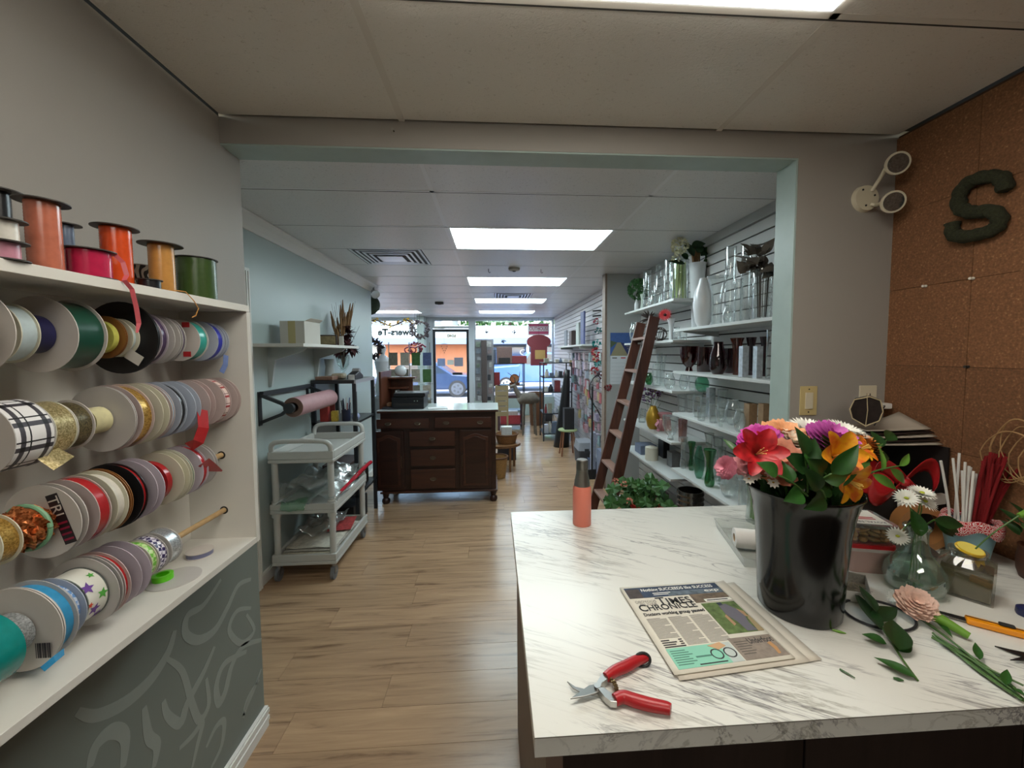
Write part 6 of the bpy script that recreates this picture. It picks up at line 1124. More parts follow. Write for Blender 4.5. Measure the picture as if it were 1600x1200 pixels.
# far bay
vase(1009, 425, 13, 1.46, F1, 'cyl', G_V, 'leftmost tall cylinder on the far top shelf'); vase(1026, 417, 15, 1.47, F1, 'tear', G_V, 'tall curved clear vase on the far top shelf'); vase(1041, 408, 14, 1.45, F1, 'cyl', G_V, 'tall cylinder left of the one with green stems'); _, gs, gsr, gsh = vase(1059, 409, 30, 1.50, F1, 'cyl', G_V, 'wide clear cylinder filled with light green stems'); vase(1018, 452, 11, 1.40, F1, 'bottle', G_V, 'small clear bottle vase at the far shelf front')
_, bb1, _, bbh = vase(993, 465, 7, 1.42, F1, 'bottle', M_wcer, 'left small white bud vase under the fern'); vase(1002, 461, 8, 1.45, F1, 'flute', mat('ceramic_mint', 'C4D2C4', .35), 'right small pale green bud vase under the fern')
vase(990, 504, 16, 1.42, F2, 'globe', G_V, 'clear round jug behind the ladder top'); _, rw, _, rwh = vase(1047, 499, 14, 1.44, F2, 'trumpet', M_wcer, 'white cone vase with a red gerbera'); vase(1056, 512, 14, 1.50, F2, 'globe', G_V, 'small clear globe beside the white cone vase'); vase(1066, 516, 14, 1.48, F2, 'cup', G_V, 'clear cup at the right of the far second shelf')
vase(1014, 583, 13, 1.42, F3, 'globe', G_EMR, 'small green glass ball right of the ladder'); vase(1001, 566, 12, 1.50, F3, 'cyl', G_V, 'clear tumbler seen between the ladder rails'); vase(1026, 569, 15, 1.44, F3, 'cyl', G_V, 'clear jar right of the green glass ball'); vase(1036, 556, 10, 1.48, F3, 'trumpet', G_V, 'tall clear flared vase on the far third shelf'); vase(1030, 552, 10, 1.57, F3, 'cyl', G_V, 'tall clear tube at the back of the far third shelf'); vase(1046, 584, 20, 1.42, F3, 'globe', G_V, 'clear globe at the front of the far third shelf'); vase(1068, 584, 16, 1.48, F3, 'globe', G_V, 'clear globe second from the mint one'); vase(1082, 588, 14, 1.52, F3, 'cup', G_V, 'clear cup left of the mint globe'); vase(1097, 587, 25, 1.55, F3, 'globe', G_MINT, 'mint green glass globe at the end of its shelf')
M_goldv = mat('vase_gold', 'B08C30', .3, .4); vase(1021, 635, 24, 1.44, F4, 'jug', M_goldv, 'round golden yellow vase on the far fourth shelf'); vase(1049, 650, 27, 1.40, F4, 'bowl', G_V, 'clear cut glass pedestal bowl beside the pink bag', rib=True); vase(1068, 656, 16, 1.46, F4, 'cup', glass('glass_frost_red', 'D8A8A8', .5, .3, .5, 'C89A9A'), 'frosted cup with red pattern on the far fourth shelf'); vase(1004, 640, 12, 1.47, F4, 'cyl', G_V, 'clear jar left of the golden vase')
bg_ = px(1038, 650, 1.52); pb = thing('pink_gift_vase', 'square pink wrapped vase with a ribbon tie', 'vase', (bg_.x, bg_.y, F4 + .0006)); M_pk = mat('wrap_pink', 'C88C90', .5)
frus(MB(), .05, .05, F4 + .0008, .043, .043, F4 + .10, Matrix.Translation((bg_.x, bg_.y, 0)), 3, .2).build('body', M_pk, pb, True); frus(MB(), .030, .030, F4 + .10, .058, .058, F4 + .155, Matrix.Translation((bg_.x, bg_.y, 0)), 3, .2).build('collar', M_pk, pb, True); MB().tube([(bg_.x + .036 * math.cos(a * PI / 8), bg_.y + .036 * math.sin(a * PI / 8), F4 + .10) for a in range(17)], .004, 6).build('ribbon_tie', mat('tie_cream', 'D8C8A8', .5), pb, True)
sc1 = thing('pink_scarf', 'pink ribbon cloth hanging in front of the pink vase', 'cloth', (1.43, bg_.y - .02, F4 + .0006)); MB().grid(lambda a, b: (1.435 + .012 * math.sin(9 * b), bg_.y - .08 + .05 * a, F4 + .002 + .10 * b), 6, 8).build('cloth', mat('scarf_pink', 'C88894', .6), sc1, True, solid=.006)
def packs(items):
    for u, x, z, w_, d_, h, c, lb, nm, cat in items:
        p = px(u, 650, x); goods(nm, lb, cat, (x, p.y - d_ / 2, z + .0006), (x + w_, p.y + d_ / 2, z + h), c, .003)
packs(((997, 1.40, F5, .16, .16, .09, '6C7890', 'blue and white packaged goods stacked on the far lowest shelf', 'packaged_goods', 'package'), (1033, 1.56, F5, .06, .12, .16, '1c1c20', 'black box at the back of the far lowest shelf', 'black_box', 'box'), (1047, 1.50, F5, .08, .10, .13, '6A6A6C', 'grey ribbed container on the far lowest shelf', 'grey_container', 'container')))
p = px(1018, 720, 1.44); rl = thing('white_roll', 'white paper roll standing on the far lowest shelf', 'roll', (p.x, p.y, F5 + .0006)); MB().lathe([(.014, 0), (.058, 0), (.058, .115), (.014, .13), (.014, 0)], (p.x, p.y, F5 + .0006), 28).build('roll', mat('roll_cream', 'D2CFC0', .7), rl, True)
# bouquets and plants on the shelves
def blobbloom(c, r, m, par, nm, n=60, seed=1, L=.4):
    g = random.Random(seed); mb = MB()
    for k in range(n):
        d = Vector((g.gauss(0, 1), g.gauss(0, 1), g.gauss(0, 1) + .2)).normalized(); leaf(mb, Vector(c) + d * r * .8, d + Vector((g.uniform(-.9, .9), g.uniform(-.9, .9), g.uniform(-.9, .9))), d, r * L, r * L * .8, .1, 3, 2)
    return mb.build(nm, m, par, True)
hb = thing('shelf_bouquet', 'cream hydrangea bouquet with dark leaves near the ceiling', 'bouquet', (tw.x, tw.y, tw.z + twh)); q0 = tw + Vector((0, 0, twh - .12)); rng = random.Random(6); M_hyd = mat('hydrangea', 'D8D4B0', .6, var=.2, vscale=80)
blobbloom(py(1062, 384, tw.y - .05), .060, M_hyd, hb, 'hydrangea', 110, 2, .45); blobbloom(py(1056, 404, tw.y - .03), .03, M_hyd, hb, 'hydrangea', 50, 3, .5)
for k, (u, v, u2, v2, w_, m) in enumerate(((1085, 400, 1070, 372, .05, M_leafd), (1090, 395, 1095, 368, .05, M_leafd), (1095, 400, 1110, 366, .05, M_leafd), (1070, 412, 1048, 408, .03, M_leafd), (1100, 405, 1108, 420, .04, M_leaf), (1105, 380, 1106, 422, .035, M_leaf), (1080, 385, 1100, 376, .05, M_leafd), (1075, 405, 1064, 396, .04, M_leafd))):
    a, b = py(u, v, tw.y - .02), py(u2, v2, tw.y - .04 + .02 * (k % 3)); b.z = min(b.z, 2.395); leaf(MB(), a, b - a, (0, -1, .4), (b - a).length * 1.15, w_ * 1.5, .05).build('leaf', m, hb, True)
for k in range(10): e = py(1078 + k * 1.6, 384 + (k % 3) * 4, tw.y); e.z = min(e.z, 2.39); MB().tube([q0 + Vector((rng.uniform(-.02, .02), rng.uniform(-.02, .02), 0)), e], [.004, .009], 5).build('dried_stem', M_dry, hb)
sb2 = thing('dried_leaves', 'grey brown dried leaves in the wide cylinder jar', 'foliage', lj + Vector((0, 0, .01))); M_gl = mat('leaf_greybrown', '6E675C', .6, var=.3, vscale=40); rng = random.Random(12)
for k in range(22):
    a = rng.uniform(0, 6.28); r = rng.uniform(.01, .11); e = lj + Vector((r * math.cos(a), r * math.sin(a), ljh + rng.uniform(-.02, .13))); e.x = min(e.x, 1.60); e.y = max(e.y, 1.75); MB().tube([lj + Vector((.02 * math.cos(a), .02 * math.sin(a), .02)), lj + Vector((.03 * math.cos(a), .03 * math.sin(a), ljh)), e], .0018, 5).build('twig', M_twig, sb2)
    for j in range(2): leaf(MB(), e, (rng.uniform(-1, .6), rng.uniform(-1, 1), rng.uniform(-.3, 1)), (rng.uniform(-1, 1), -.6, .8), .085, .062, .3, 5, 2).build('leaf', M_gl, sb2, True)
gst = thing('stem_bundle', 'bundle of light green stems in the far top cylinder', 'stems', gs + Vector((0, 0, .01)))
for k in range(12): a = k * .55; r = gsr * .7 * (1 if k % 2 else .5); MB().tube([gs + Vector((r * math.cos(a), r * math.sin(a), .01)), gs + Vector((r * .9 * math.cos(a + .3), r * .9 * math.sin(a + .3), gsh * .94))], .006, 6).build('stem', mat('stem_lime', 'A4B468', .5), gst, True)
fe = thing('fern_bunch', 'round green fern bunch in the small bud vases', 'foliage', bb1 + Vector((0, 0, bbh))); blobbloom(py(998, 452, bb1.y), .11, mat('fern_green', '3E6E3A', .6, var=.35, vscale=60), fe, 'fronds', 420, 8, .28)['kind'] = 'stuff'; MB().tube([bb1 + Vector((0, 0, bbh - .02)), py(998, 458, bb1.y)], .004, 6).build('stem', M_stem, fe)
gb_ = thing('red_gerbera', 'bright red gerbera leaning from the white cone vase', 'flower', rw + Vector((0, 0, rwh - .05))); c = py(1039, 492, rw.y - .05); ax = Vector((-.5, -.8, .2)).normalized(); a_ = ax.orthogonal().normalized(); b_ = ax.cross(a_); mb = MB()
for k in range(22): th = 2 * PI * k / 22; d = a_ * math.cos(th) + b_ * math.sin(th); leaf(mb, c, d + ax * .15, ax, .055, .016, .1, 4, 2)
mb.build('petals', mat('petal_gerbera', 'B0161E', .5), gb_, True); MB().ball(c + ax * .004, .012).build('flower_centre', mat('gerbera_eye', '3A1010', .8), gb_); MB().tube([rw + Vector((0, 0, rwh - .06)), rw + Vector((0, 0, rwh + .01)), c - ax * .004], .003, 6).build('stem', M_stem, gb_)
tb_ = thing('twig_ball', 'open ball of dark twigs beside the white cone vase', 'twig ball', (1.43, px(1031, 520, 1.43).y, F2 + .0006)); cc = WL[tb_.name] + Vector((0, 0, .062)); rng = random.Random(3)
for k in range(7):
    n_ = Vector((rng.gauss(0, 1), rng.gauss(0, 1), rng.gauss(0, 1))).normalized(); e1 = n_.orthogonal().normalized(); e2 = n_.cross(e1); MB().tube([cc + (e1 * math.cos(a * PI / 10) + e2 * math.sin(a * PI / 10)) * .058 for a in range(21)], .003, 5).build('hoop', M_twig, tb_)
dt_ = thing('dark_tassel', 'dark leafy tassel above the ladder top', 'foliage', py(1013, 500, 3.55)); mb = MB(); rng = random.Random(5)
for k in range(16): leaf(mb, py(1014, 498, 3.55), (rng.uniform(-1, .6), rng.uniform(-.3, .3), rng.uniform(-.4, 1)), (0, -1, .3), .09, .02, .2, 4, 2)
mb.build('leaves', M_twig, dt_); 
pf = thing('purple_flowers', 'purple and yellow silk flowers behind the golden vase', 'flowers', (1.56, px(1016, 615, 1.56).y, F4 + .0006)); bs_ = WL[pf.name]
for k, (u, v, col, r) in enumerate(((1012, 607, '9A6AA8', .035), (1021, 600, 'B08AB8', .03), (1024, 615, 'A878B0', .032), (1010, 622, '8A6A9C', .03), (1020, 606, 'A89A38', .028), (1033, 612, '5A1A3A', .035), (1044, 610, '3E1428', .04))):
    c = py(u, v, bs_.y - .03); c.z = min(c.z, F3 - .06); blobbloom(c, r * 1.35, mat('silk_' + col, col, .6, var=.3, vscale=70), pf, 'bloom', 36, k, .6); MB().tube([bs_ + Vector((0, .02 * (k % 3), .0)), c], .002, 5).build('stem', M_stem, pf)
for k in range(9): e = py(1052 + k, 608 + k * 2, bs_.y - .08); leaf(MB(), py(1044, 622, bs_.y - .05), e - py(1044, 622, bs_.y - .05) + Vector((0, 0, .02 * (k % 4))), (0, -1, 0), .1, .010, .2, 5, 2).build('frond', mat('frond_black', '1c1e1c', .5), pf, True)
# floor level below the shelves: low board with pots
lb_ = thing('base_board', 'low white board on the floor under the slat shelves', 'board', (1.5, 2.9, 0)); box('board', (1.30, 1.75, .02), (SWX - .001, 4.1, .05), M_sb, lb_); 
for y in (1.9, 2.9, 3.9): box('batten', (1.32, y, 0), (SWX - .002, y + .05, .02), M_sb, lb_)
c = Vector((1.42, 2.78, .0506)); rp_ = thing('ribbed_pot', 'tall black and silver ribbed metal pot under the shelves', 'pot', c); P = [(.0001, 0)]
for k in range(14): P += [(.088, .001 + k * .036), (.095, .018 + k * .036)]
P += [(.088, .507), (.080, .507), (.078, .02), (.0001, .02)]; MB().lathe(P, c, 36).build('body', mat('chrome_ribbed', '6A6660', .15, .9), rp_, True)
c = Vector((1.44, 2.50, .0506)); jp = thing('patterned_jar', 'grey glass jar with a yellow band under the shelf', 'jar', c); MB().lathe([(.0001, 0), (.075, 0), (.085, .05), (.085, .40), (.07, .44), (.065, .44), (.075, .4), (.0001, .38)], c, 28).build('body', mat('jar_grey', '7A7884', .3, var=.4, vscale=30), jp, True); MB().lathe([(.0855, .30), (.0862, .30), (.0862, .36), (.0855, .36)], c, 28).build('band', mat('band_yellow', 'B89030', .4), jp, True)
for k, (x0, y0, w_, d_, h, col, lb) in enumerate(((1.36, 2.05, .22, .30, .42, '1a1a1c', 'black storage bin under the green vase shelf'), (1.38, 3.05, .2, .25, .18, '3a3634', 'dark box on the low board near the ribbed pot'), (1.37, 3.5, .22, .3, .22, '4a3a34', 'brown box on the low board behind the plant'))): goods('storage_bin', lb, 'bin', (x0, y0, .0506), (x0 + w_, y0 + d_, .05 + h), col, .006)
# ------------------------------------------------------------------ ladder
M_lad = wood_mat('ladder_wood', '5A3426', '4A2A20', '321A14', (14, 14, 1.4), .45); M_rung = mat('rung_worn', '8C6A5C', .5, var=.2, vscale=40)
la = thing('wooden_ladder', 'dark brown wooden ladder leaning on the slat shelves', 'ladder', (1.1, 3.45, 0))
B1, T1 = Vector((.935, 3.30, 0)), Vector((1.345, 3.30, 1.86)); B2, T2 = Vector((.925, 3.74, 0)), Vector((1.395, 3.74, 1.84)); ld = (T1 - B1).normalized(); lw = Vector((0, 1, 0)); lt_ = ld.cross(lw)
for B, T in ((B1, T1), (B2, T2)): MB().prism([B - lt_ * .044 - lw * .014, B + lt_ * .044 - lw * .014, B + lt_ * .044 + lw * .014, B - lt_ * .044 + lw * .014], T - B).build('rail', M_lad, la, bevel=.003)
for k in range(6):
    f = .13 + k * .155; a = B1.lerp(T1, f) + lw * .014; b = B2.lerp(T2, f) - lw * .014; MB().box((-.04, 0, -.011), (.045, (b - a).length, .011)).xf(Matrix.Translation(a) @ Matrix.Rotation(math.atan2(-(b.x - a.x), b.y - a.y), 4, 'Z')).build('rung', M_rung, la, bevel=.003)
tag(MB().box((0, -.002, -.03), (.05, 0, .04)).xf(Matrix.Translation((1.20, 3.31 + .012, 1.36)) @ Matrix.Rotation(.5, 4, 'Y')).build('price_tag', mat('card_white', 'D8D4CA', .6), None), 'white paper tag hanging on the ladder', 'tag')
# calendar on the grey wall
ca0, ca1 = py(954, 520, 4.455), py(990, 600, 4.455); cl_ = thing('wall_calendar', 'wall calendar with a boardwalk photo on the grey wall', 'calendar', ((ca0.x + ca1.x) / 2, 4.455, ca1.z)); zm = py(954, 556, 4.455).z; x0, x1 = ca0.x, ca1.x + .0
box('sheet', (x0, 4.452, ca1.z), (x1, 4.4595, zm), mat('calendar_paper', 'C2C6CA', .6), cl_); ph = box('photo', (x0, 4.451, zm), (x1, 4.4595, ca0.z), mat('calendar_sky', '3E5E9A', .5, var=.2, vscale=20), cl_)
W_, H2 = x1 - x0, ca0.z - zm
def cp(s, t): return Vector((x0 + W_ * s, 4.4508, zm + H2 * t))
MB().prism([cp(0, .0), cp(.75, .0), cp(.42, .58), cp(.28, .58)], (0, -.0003, 0)).build('printed_boardwalk', mat('print_boardwalk', '8C8468', .6), ph); MB().prism([cp(0, .35), cp(.28, .58), cp(.0, .66)], (0, -.0003, 0)).build('printed_hill', mat('print_hill', '4A5A40', .6), ph); MB().prism([cp(.75, 0), cp(1, 0), cp(1, .45), cp(.42, .58)], (0, -.0003, 0)).build('printed_water', mat('print_water', '2A3462', .6), ph)
for t in (.12, .22, .32): MB().strip([cp(.72 - t * .5 + .1, t + .1), cp(1, t)], .006, (0, -1, 0), .0006).build('printed_rail', mat('print_boardwalk', '8C8468', .6), ph)
zz = zm - .03
for k in range(3): box('printed_heading', (x0 + .02 + k * .1, 4.4515, zz), (x0 + .075 + k * .1, 4.4522, zz + .012), M_red if k == 1 else mat('print_greydk', '5C554E', .6), cl_)
for k in range(6): box('grid_line', (x0 + .01, 4.4516, ca1.z + .03 + k * .042), (x1 - .01, 4.4522, ca1.z + .032 + k * .042), mat('print_grey', '8a9096', .6), cl_)
# geranium in a red pot on a stool beside the table
stl = thing('plant_stool', 'plain wooden stool under the potted geranium', 'stool', (.80, 2.15, 0)); MB().lathe([(.0001, .56), (.15, .56), (.15, .585), (.0001, .585)], (.80, 2.15, 0), 28).build('seat', M_lad, stl, True)
for a in (.6, 2.2, 3.8, 5.4): MB().cyl((.80 + .14 * math.cos(a), 2.15 + .14 * math.sin(a), 0), (.80 + .1 * math.cos(a), 2.15 + .1 * math.sin(a), .56), .013, n=10).build('leg', M_lad, stl, True)
pc = Vector((.835, 2.12, .586)); gp = thing('geranium_pot', 'red pot with a bushy pale pink geranium', 'potted plant', pc); MB().lathe([(.0001, 0), (.065, 0), (.085, .12), (.092, .125), (.092, .145), (.082, .145), (.076, .11), (.0001, .10)], pc, 28).build('pot', mat('pot_red', 'A82018', .4), gp, True); rng = random.Random(17)
M_ger = mat('geranium_leaf', '3E6E36', .55, var=.35, vscale=40)
for k in range(46):
    a = rng.uniform(0, 6.28); r = rng.uniform(.02, .20); e = pc + Vector((-.04 + r * math.cos(a) * .95, r * math.sin(a) * .7, .10 + rng.uniform(.0, .18) * (1.15 - r * 2.2))); 
    if e.z < pc.z + .06: e.z = pc.z + .06 + rng.uniform(0, .05)
    MB().tube([pc + Vector((.03 * math.cos(a), .03 * math.sin(a), .10)), pc.lerp(e, .5) + Vector((0, 0, .07)), e], .0025, 5).build('stem', M_stem, gp); mb = MB()
    nrm = Vector((rng.uniform(-.5, .5), -.6 + rng.uniform(-.4, .4), 1)).normalized(); e1 = nrm.orthogonal().normalized(); e2 = nrm.cross(e1); R_ = rng.uniform(.028, .045); n = 15
    mb.add([e] + [e + (e1 * math.cos(2 * PI * i / n) + e2 * math.sin(2 * PI * i / n)) * R_ * (1 + .14 * math.sin(i * 2 * PI * 3 / n * 1.0)) + nrm * .012 * math.sin(i * 2.5) for i in range(n)], [(0, i + 1, (i + 1) % n + 1) for i in range(n)]); mb.build('leaf', M_ger, gp, True)
for u, v in ((962, 752), (975, 757), (984, 783)): blobbloom(py(u, v, 2.02), .014, mat('geranium_bloom', 'D08878' if v != 785 else 'C85838', .5), gp, 'bloom', 26, u, .8)
# ------------------------------------------------------------------ shopfront
FY = 10.0; M_al = mat('frame_pale', 'C4CCD2', .35, .2); M_pane = glass('window_glass', 'F4FAFA', .35, .03, .3, 'E0E8EA'); M_dkf = mat('door_frame_dark', '23262C', .4); M_knee = mat('knee_wall_green', 'A3B2AE', .5)
KZ = .46
w1 = struct(box('wall_front', (-3.3, FY - .05, 0), (-1.62, FY + .08, KZ), M_knee)); w2 = struct(box('wall_front_right', (-.52, FY - .05, 0), (1.6, FY + .08, KZ), M_knee))
for k in range(22): box('board', (-.50 + k * .095, FY - .062, .02), (-.41 + k * .095, FY - .05, KZ), M_knee, w2)
for k in range(17): box('board', (-3.29 + k * .095, FY - .062, .02), (-3.20 + k * .095, FY - .05, KZ), M_knee, w1)
struct(box('wall_front_beam', (-3.4, FY - .05, 2.40), (1.76, FY + .1, 2.62), M_al))
def window(n, x0, x1, z0, z1):
    o = struct(MB().box((x0, FY - .02, z0), (x1, FY + .04, z0 + .05)).box((x0, FY - .02, z1 - .04), (x1, FY + .04, z1)).box((x0, FY - .02, z0 + .05), (x0 + .05, FY + .04, z1 - .04)).box((x1 - .05, FY - .02, z0 + .05), (x1, FY + .04, z1 - .04)).build('window_%d' % n, M_al))
    box('pane', (x0 + .05, FY + .006, z0 + .05), (x1 - .05, FY + .012, z1 - .04), M_pane, o); return o
win1 = window(1, -3.3, -1.66, KZ, 2.40); win2 = window(2, -.50, 1.5, KZ, 2.40); win3 = window(3, -1.50, -.52, 2.18, 2.40)
struct(box('wall_pillar', (-1.80, 9.55, 0), (-1.64, 9.949, 2.44), M_green)); struct(box('trim_jamb', (-1.64, FY - .06, 0), (-1.50, FY + .08, 2.40), M_al)); struct(box('trim_jamb_right', (-.62, FY - .06, 0), (-.50, FY + .08, 2.40), M_al))
dd = struct(MB().box((-1.50, FY - .02, .02), (-1.44, FY + .03, 2.16)).box((-.68, FY - .02, .02), (-.62, FY + .03, 2.16)).box((-1.44, FY - .02, .02), (-.68, FY + .03, .18)).box((-1.44, FY - .02, 2.09), (-.68, FY + .03, 2.16)).build('door_2', M_dkf))
box('pane', (-1.44, FY + .002, .18), (-.68, FY + .008, 2.09), M_pane, dd); box('push_plate', (-1.03, FY - .03, 1.03), (-.79, FY - .001, 1.09), M_dkf, dd); MB().box((-1.46, FY - .05, 2.165), (-1.2, FY - .021, 2.2)).box((-1.24, FY - .16, 2.168), (-1.22, FY - .05, 2.18)).build('door_closer', M_steel, dd); MB().cyl((-.66, FY - .07, 1.1), (-.66, FY - .07, 1.35), .014, n=12).cyl((-.66, FY - .07, 1.12), (-.66, FY - .02, 1.12), .01, n=8).cyl((-.66, FY - .07, 1.33), (-.66, FY - .02, 1.33), .01, n=8).build('door_handle', M_dkf, dd)
M_wtx = mat('window_lettering', '4A5454', .6); M_gtx = mat('door_lettering', '9A8A5C', .6)
text('Flowers-Te', .21, M_wtx, frame((-1.80, FY - .012, 2.02), (1, 0, 0), (0, 0, 1)), win1, flipx=True, extrude=.001, sx=1.05, bold=.009)
text('6040', .11, M_gtx, frame((-.93, FY - .012, 1.96), (1, 0, 0), (0, 0, 1)), dd, flipx=True, extrude=.001, bold=.005)
for x0, x1, z0, z1, c, lb in ((-1.40, -1.21, 1.25, 1.44, '8C9CC4', 'bluish notice taped to the door glass at the left'), (-.99, -.77, 1.24, 1.46, '8A8A98', 'grey notice taped to the door glass at the right'), (-1.16, -1.0, 1.28, 1.4, 'C8CCC8', 'pale notice in the middle of the door glass')): tag(box('door_notice', (x0, FY - .0012, z0), (x1, FY + .0018, z1), mat('notice_' + c, c, .6)), lb, 'notice')
wc_ = thing('wind_chime', 'little brown bead wind chime on the door glass', 'wind chime', (-1.22, FY - .05, 1.5)); MB().tube([(-1.22 + .06 * math.cos(a * PI / 6), FY - .05 + .02 * math.sin(a * PI / 6), 1.80) for a in range(13)], .004, 5).cyl((-1.22, FY - .05, 1.80), (-1.22, FY - .05, 2.05), .002, n=5).cyl((-1.28, FY - .05, 1.8), (-1.16, FY - .05, 1.8), .003, n=5).build('ring', M_twig, wc_)
for k in range(7): x = -1.29 + k * .023; h = 1.78 - .05 - .05 * (3 - abs(3 - k)); MB().cyl((x, FY - .05, 1.8), (x, FY - .05, h), .0015, n=5).ball((x, FY - .05, h), .010, 8, 6, 1.6).build('bead', M_twig, wc_)
# real-estate style hanging sign and ornaments in the right window
sg_ = thing('hanging_sign', 'white sign with red bands hanging in the right window', 'sign', (1.15, 9.86, 1.93)); a, b = py(825, 505, 9.86), py(858, 524, 9.86)
box('board', (a.x, 9.855, b.z), (b.x, 9.865, a.z), mat('sign_white', 'DCDCDC', .5), sg_)
for t0, t1 in ((.74, .93), (.10, .34)): box('red_band', (a.x + .02, 9.853, b.z + (a.z - b.z) * t0), (b.x - .02, 9.855, b.z + (a.z - b.z) * t1), mat('sign_red', 'B04868', .5), sg_)
text('OUTHOUSE', .125, mat('sign_ink', 'A84A66', .5), frame((a.x + .03, 9.853, b.z + (a.z - b.z) * .41), (1, 0, 0), (0, 0, 1)), sg_, sx=.72, extrude=.001, bold=.002)
for x in (a.x + .1, b.x - .1): MB().cyl((x, 9.86, a.z), (x, 9.86, 2.40), .003, n=5).build('cord', M_twig, sg_)
for k, (u, v, lb) in enumerate(((760, 518, 'dark ornament on a string left in the right window'), (803, 519, 'dark ornament on a string next to the red sign'), (787, 533, 'lower dark ornament between the two others'))):
    p = py(u, v, 9.8); t = thing('window_ornament', lb, 'ornament', p, 'ornaments in the right window'); MB().cyl(p, (p.x, p.y, 2.40), .002, n=5).build('string', M_twig, t); mb = MB(); rng = random.Random(k)
    for j in range(14): d = Vector((rng.gauss(0, 1), rng.gauss(0, .3), rng.gauss(0, .8))).normalized(); leaf(mb, p, d, (0, -1, 0), .07, .02, .2, 3, 2)
    mb.build('figure', mat('ornament_dark', '3E4258', .5), t)
cbd = thing('muffin_board', 'red muffin shaped board with a tan note in the window', 'board', py(842, 571, 9.5)); c = py(842, 534, 9.5); r0 = py(823, 534, 9.5); W_ = c.x - r0.x; M_rd = mat('board_red', '722A32', .5); z0 = py(842, 571, 9.5).z
MB().prism([(c.x + W_ * math.cos(2 * PI * i / 28), 9.5, c.z + .17 * math.sin(2 * PI * i / 28)) for i in range(28)], (0, .03, 0)).build('muffin_top', M_rd, cbd); MB().prism([(c.x - W_ * .68, 9.502, z0), (c.x + W_ * .68, 9.502, z0), (c.x + W_ * .68, 9.502, c.z), (c.x - W_ * .68, 9.502, c.z)], (0, .026, 0)).build('muffin_base', M_rd, cbd)
n0, n1 = py(836, 547, 9.49), py(852, 561, 9.49); MB().box((n0.x, 9.492, n1.z), (n1.x, 9.4995, n0.z)).build('note', mat('note_tan', 'A88850', .6), cbd); MB().cyl((c.x, 9.515, c.z + .16), (c.x, 9.515, 2.40), .003, n=5).build('cord', M_twig, cbd)
# left window: garland, wreaths, statue, card racks
ga = thing('flower_garland', 'yellow flower garland draped across the left window top', 'garland', (-2.4, 9.3, 2.15)); pts = smooth_path([(-3.2, 9.4, 2.36), (-2.95, 9.4, 2.24), (-2.7, 9.4, 2.33), (-2.35, 9.4, 2.2), (-2.0, 9.4, 2.33), (-1.85, 9.4, 2.2)], 6); MB().tube(pts, .014, 6).build('vine', M_twig, ga)
for k, p in enumerate(pts[::3]): blobbloom(p, .05, mat('garland_%d' % (k % 2), ('D0A83A', 'B88A30')[k % 2], .6), ga, 'bloom', 22, k, .9)
def wreath(p, R, r, m, lb, n=120, seed=1, tilt=0):
    t = thing('wreath', lb, 'wreath', (p.x, p.y, p.z - R)); rng = random.Random(seed); MB().tube([p + Vector((R * math.cos(a * PI / 12), 0, R * math.sin(a * PI / 12))) for a in range(25)], r * .5, 6).build('hoop', M_twig, t); mb = MB()
    for k in range(n): a = rng.uniform(0, 2 * PI); q = p + Vector((R * math.cos(a), rng.uniform(-r, r), R * math.sin(a))); leaf(mb, q, (rng.uniform(-1, 1), rng.uniform(-1, .2), rng.uniform(-1, 1)), (0, -1, 0), r * 2.2, r, .2, 3, 2)
    mb.build('leaves', m, t); MB().cyl(p + Vector((0, 0, R)), (p.x, p.y, 2.44), .003, n=5).build('cord', M_twig, t); return t
M_wd = mat('wreath_dark', '4A4048', .7, var=.5, vscale=20); wreath(py(656, 515, 9.0), .17, .04, M_wd, 'dark leafy wreath hanging by the pillar in the left window', 90, 1); wreath(py(581, 545, 6.4), .13, .035, M_wd, 'dark wreath at the end of the green wall', 80, 2); wreath(py(649, 545, 8.8), .12, .03, mat('wreath_red', '7A2036', .6), 'red berry wreath low beside the pillar', 80, 3)
hg = thing('hanging_basket', 'round dark moss ball hanging at the end of the green wall', 'moss ball', py(581, 480, 6.0)); o = MB().ball(py(577, 476, 6.0), .15, 20, 14).build('ball', mat('moss_ball', '3A4A3A', .9, var=.4, vscale=30), hg, True); MB().cyl(py(577, 476, 6.0), Vector((*py(577, 476, 6.0).to_2d(), 2.44)), .003, n=5).build('cord', M_twig, hg)
p = py(599, 600, 7.6); ms = thing('white_statue', 'white statue figure standing in the left window', 'statue', (p.x, p.y, 0)); MB().lathe([(.0001, 0), (.2, 0), (.2, .75), (.16, .78), (.0001, .78)], (p.x, p.y, 0), 20).build('plinth', mat('plinth_grey', 'A0A4A8', .5), ms); MB().lathe([(.0001, .78), (.13, .785), (.15, .9), (.11, 1.15), (.13, 1.3), (.15, 1.42), (.09, 1.5), (.04, 1.54), (.045, 1.58), (.065, 1.64), (.06, 1.7), (.0001, 1.74)], (p.x, p.y, 0), 20).build('figure', mat('statue_white', 'D4D8DE', .5), ms, True)
cr = thing('card_rack', 'tall clear wire card rack behind the dresser', 'card rack', (-1.55, 6.6, 0)); 
for u in (608, 640, 672): q = py(u, 600, 6.6); MB().cyl((q.x, 6.63, 0), (q.x, 6.63, py(u, 535, 6.6).z), .008, n=8).build('post', M_steel, cr)
for v in (572, 598, 622, 642): a, b = py(606, v, 6.6), py(676, v, 6.6); box('ledge', (a.x, 6.57, b.z - .02), (b.x, 6.63, b.z - .014), M_acr, cr)
CCOL = ['8C887C', '4E7A44', '9AA08C', '6E5A4A', 'A8A498', 'C4BEB0', '5A6A9C', 'A87A58', 'B8B4A8']
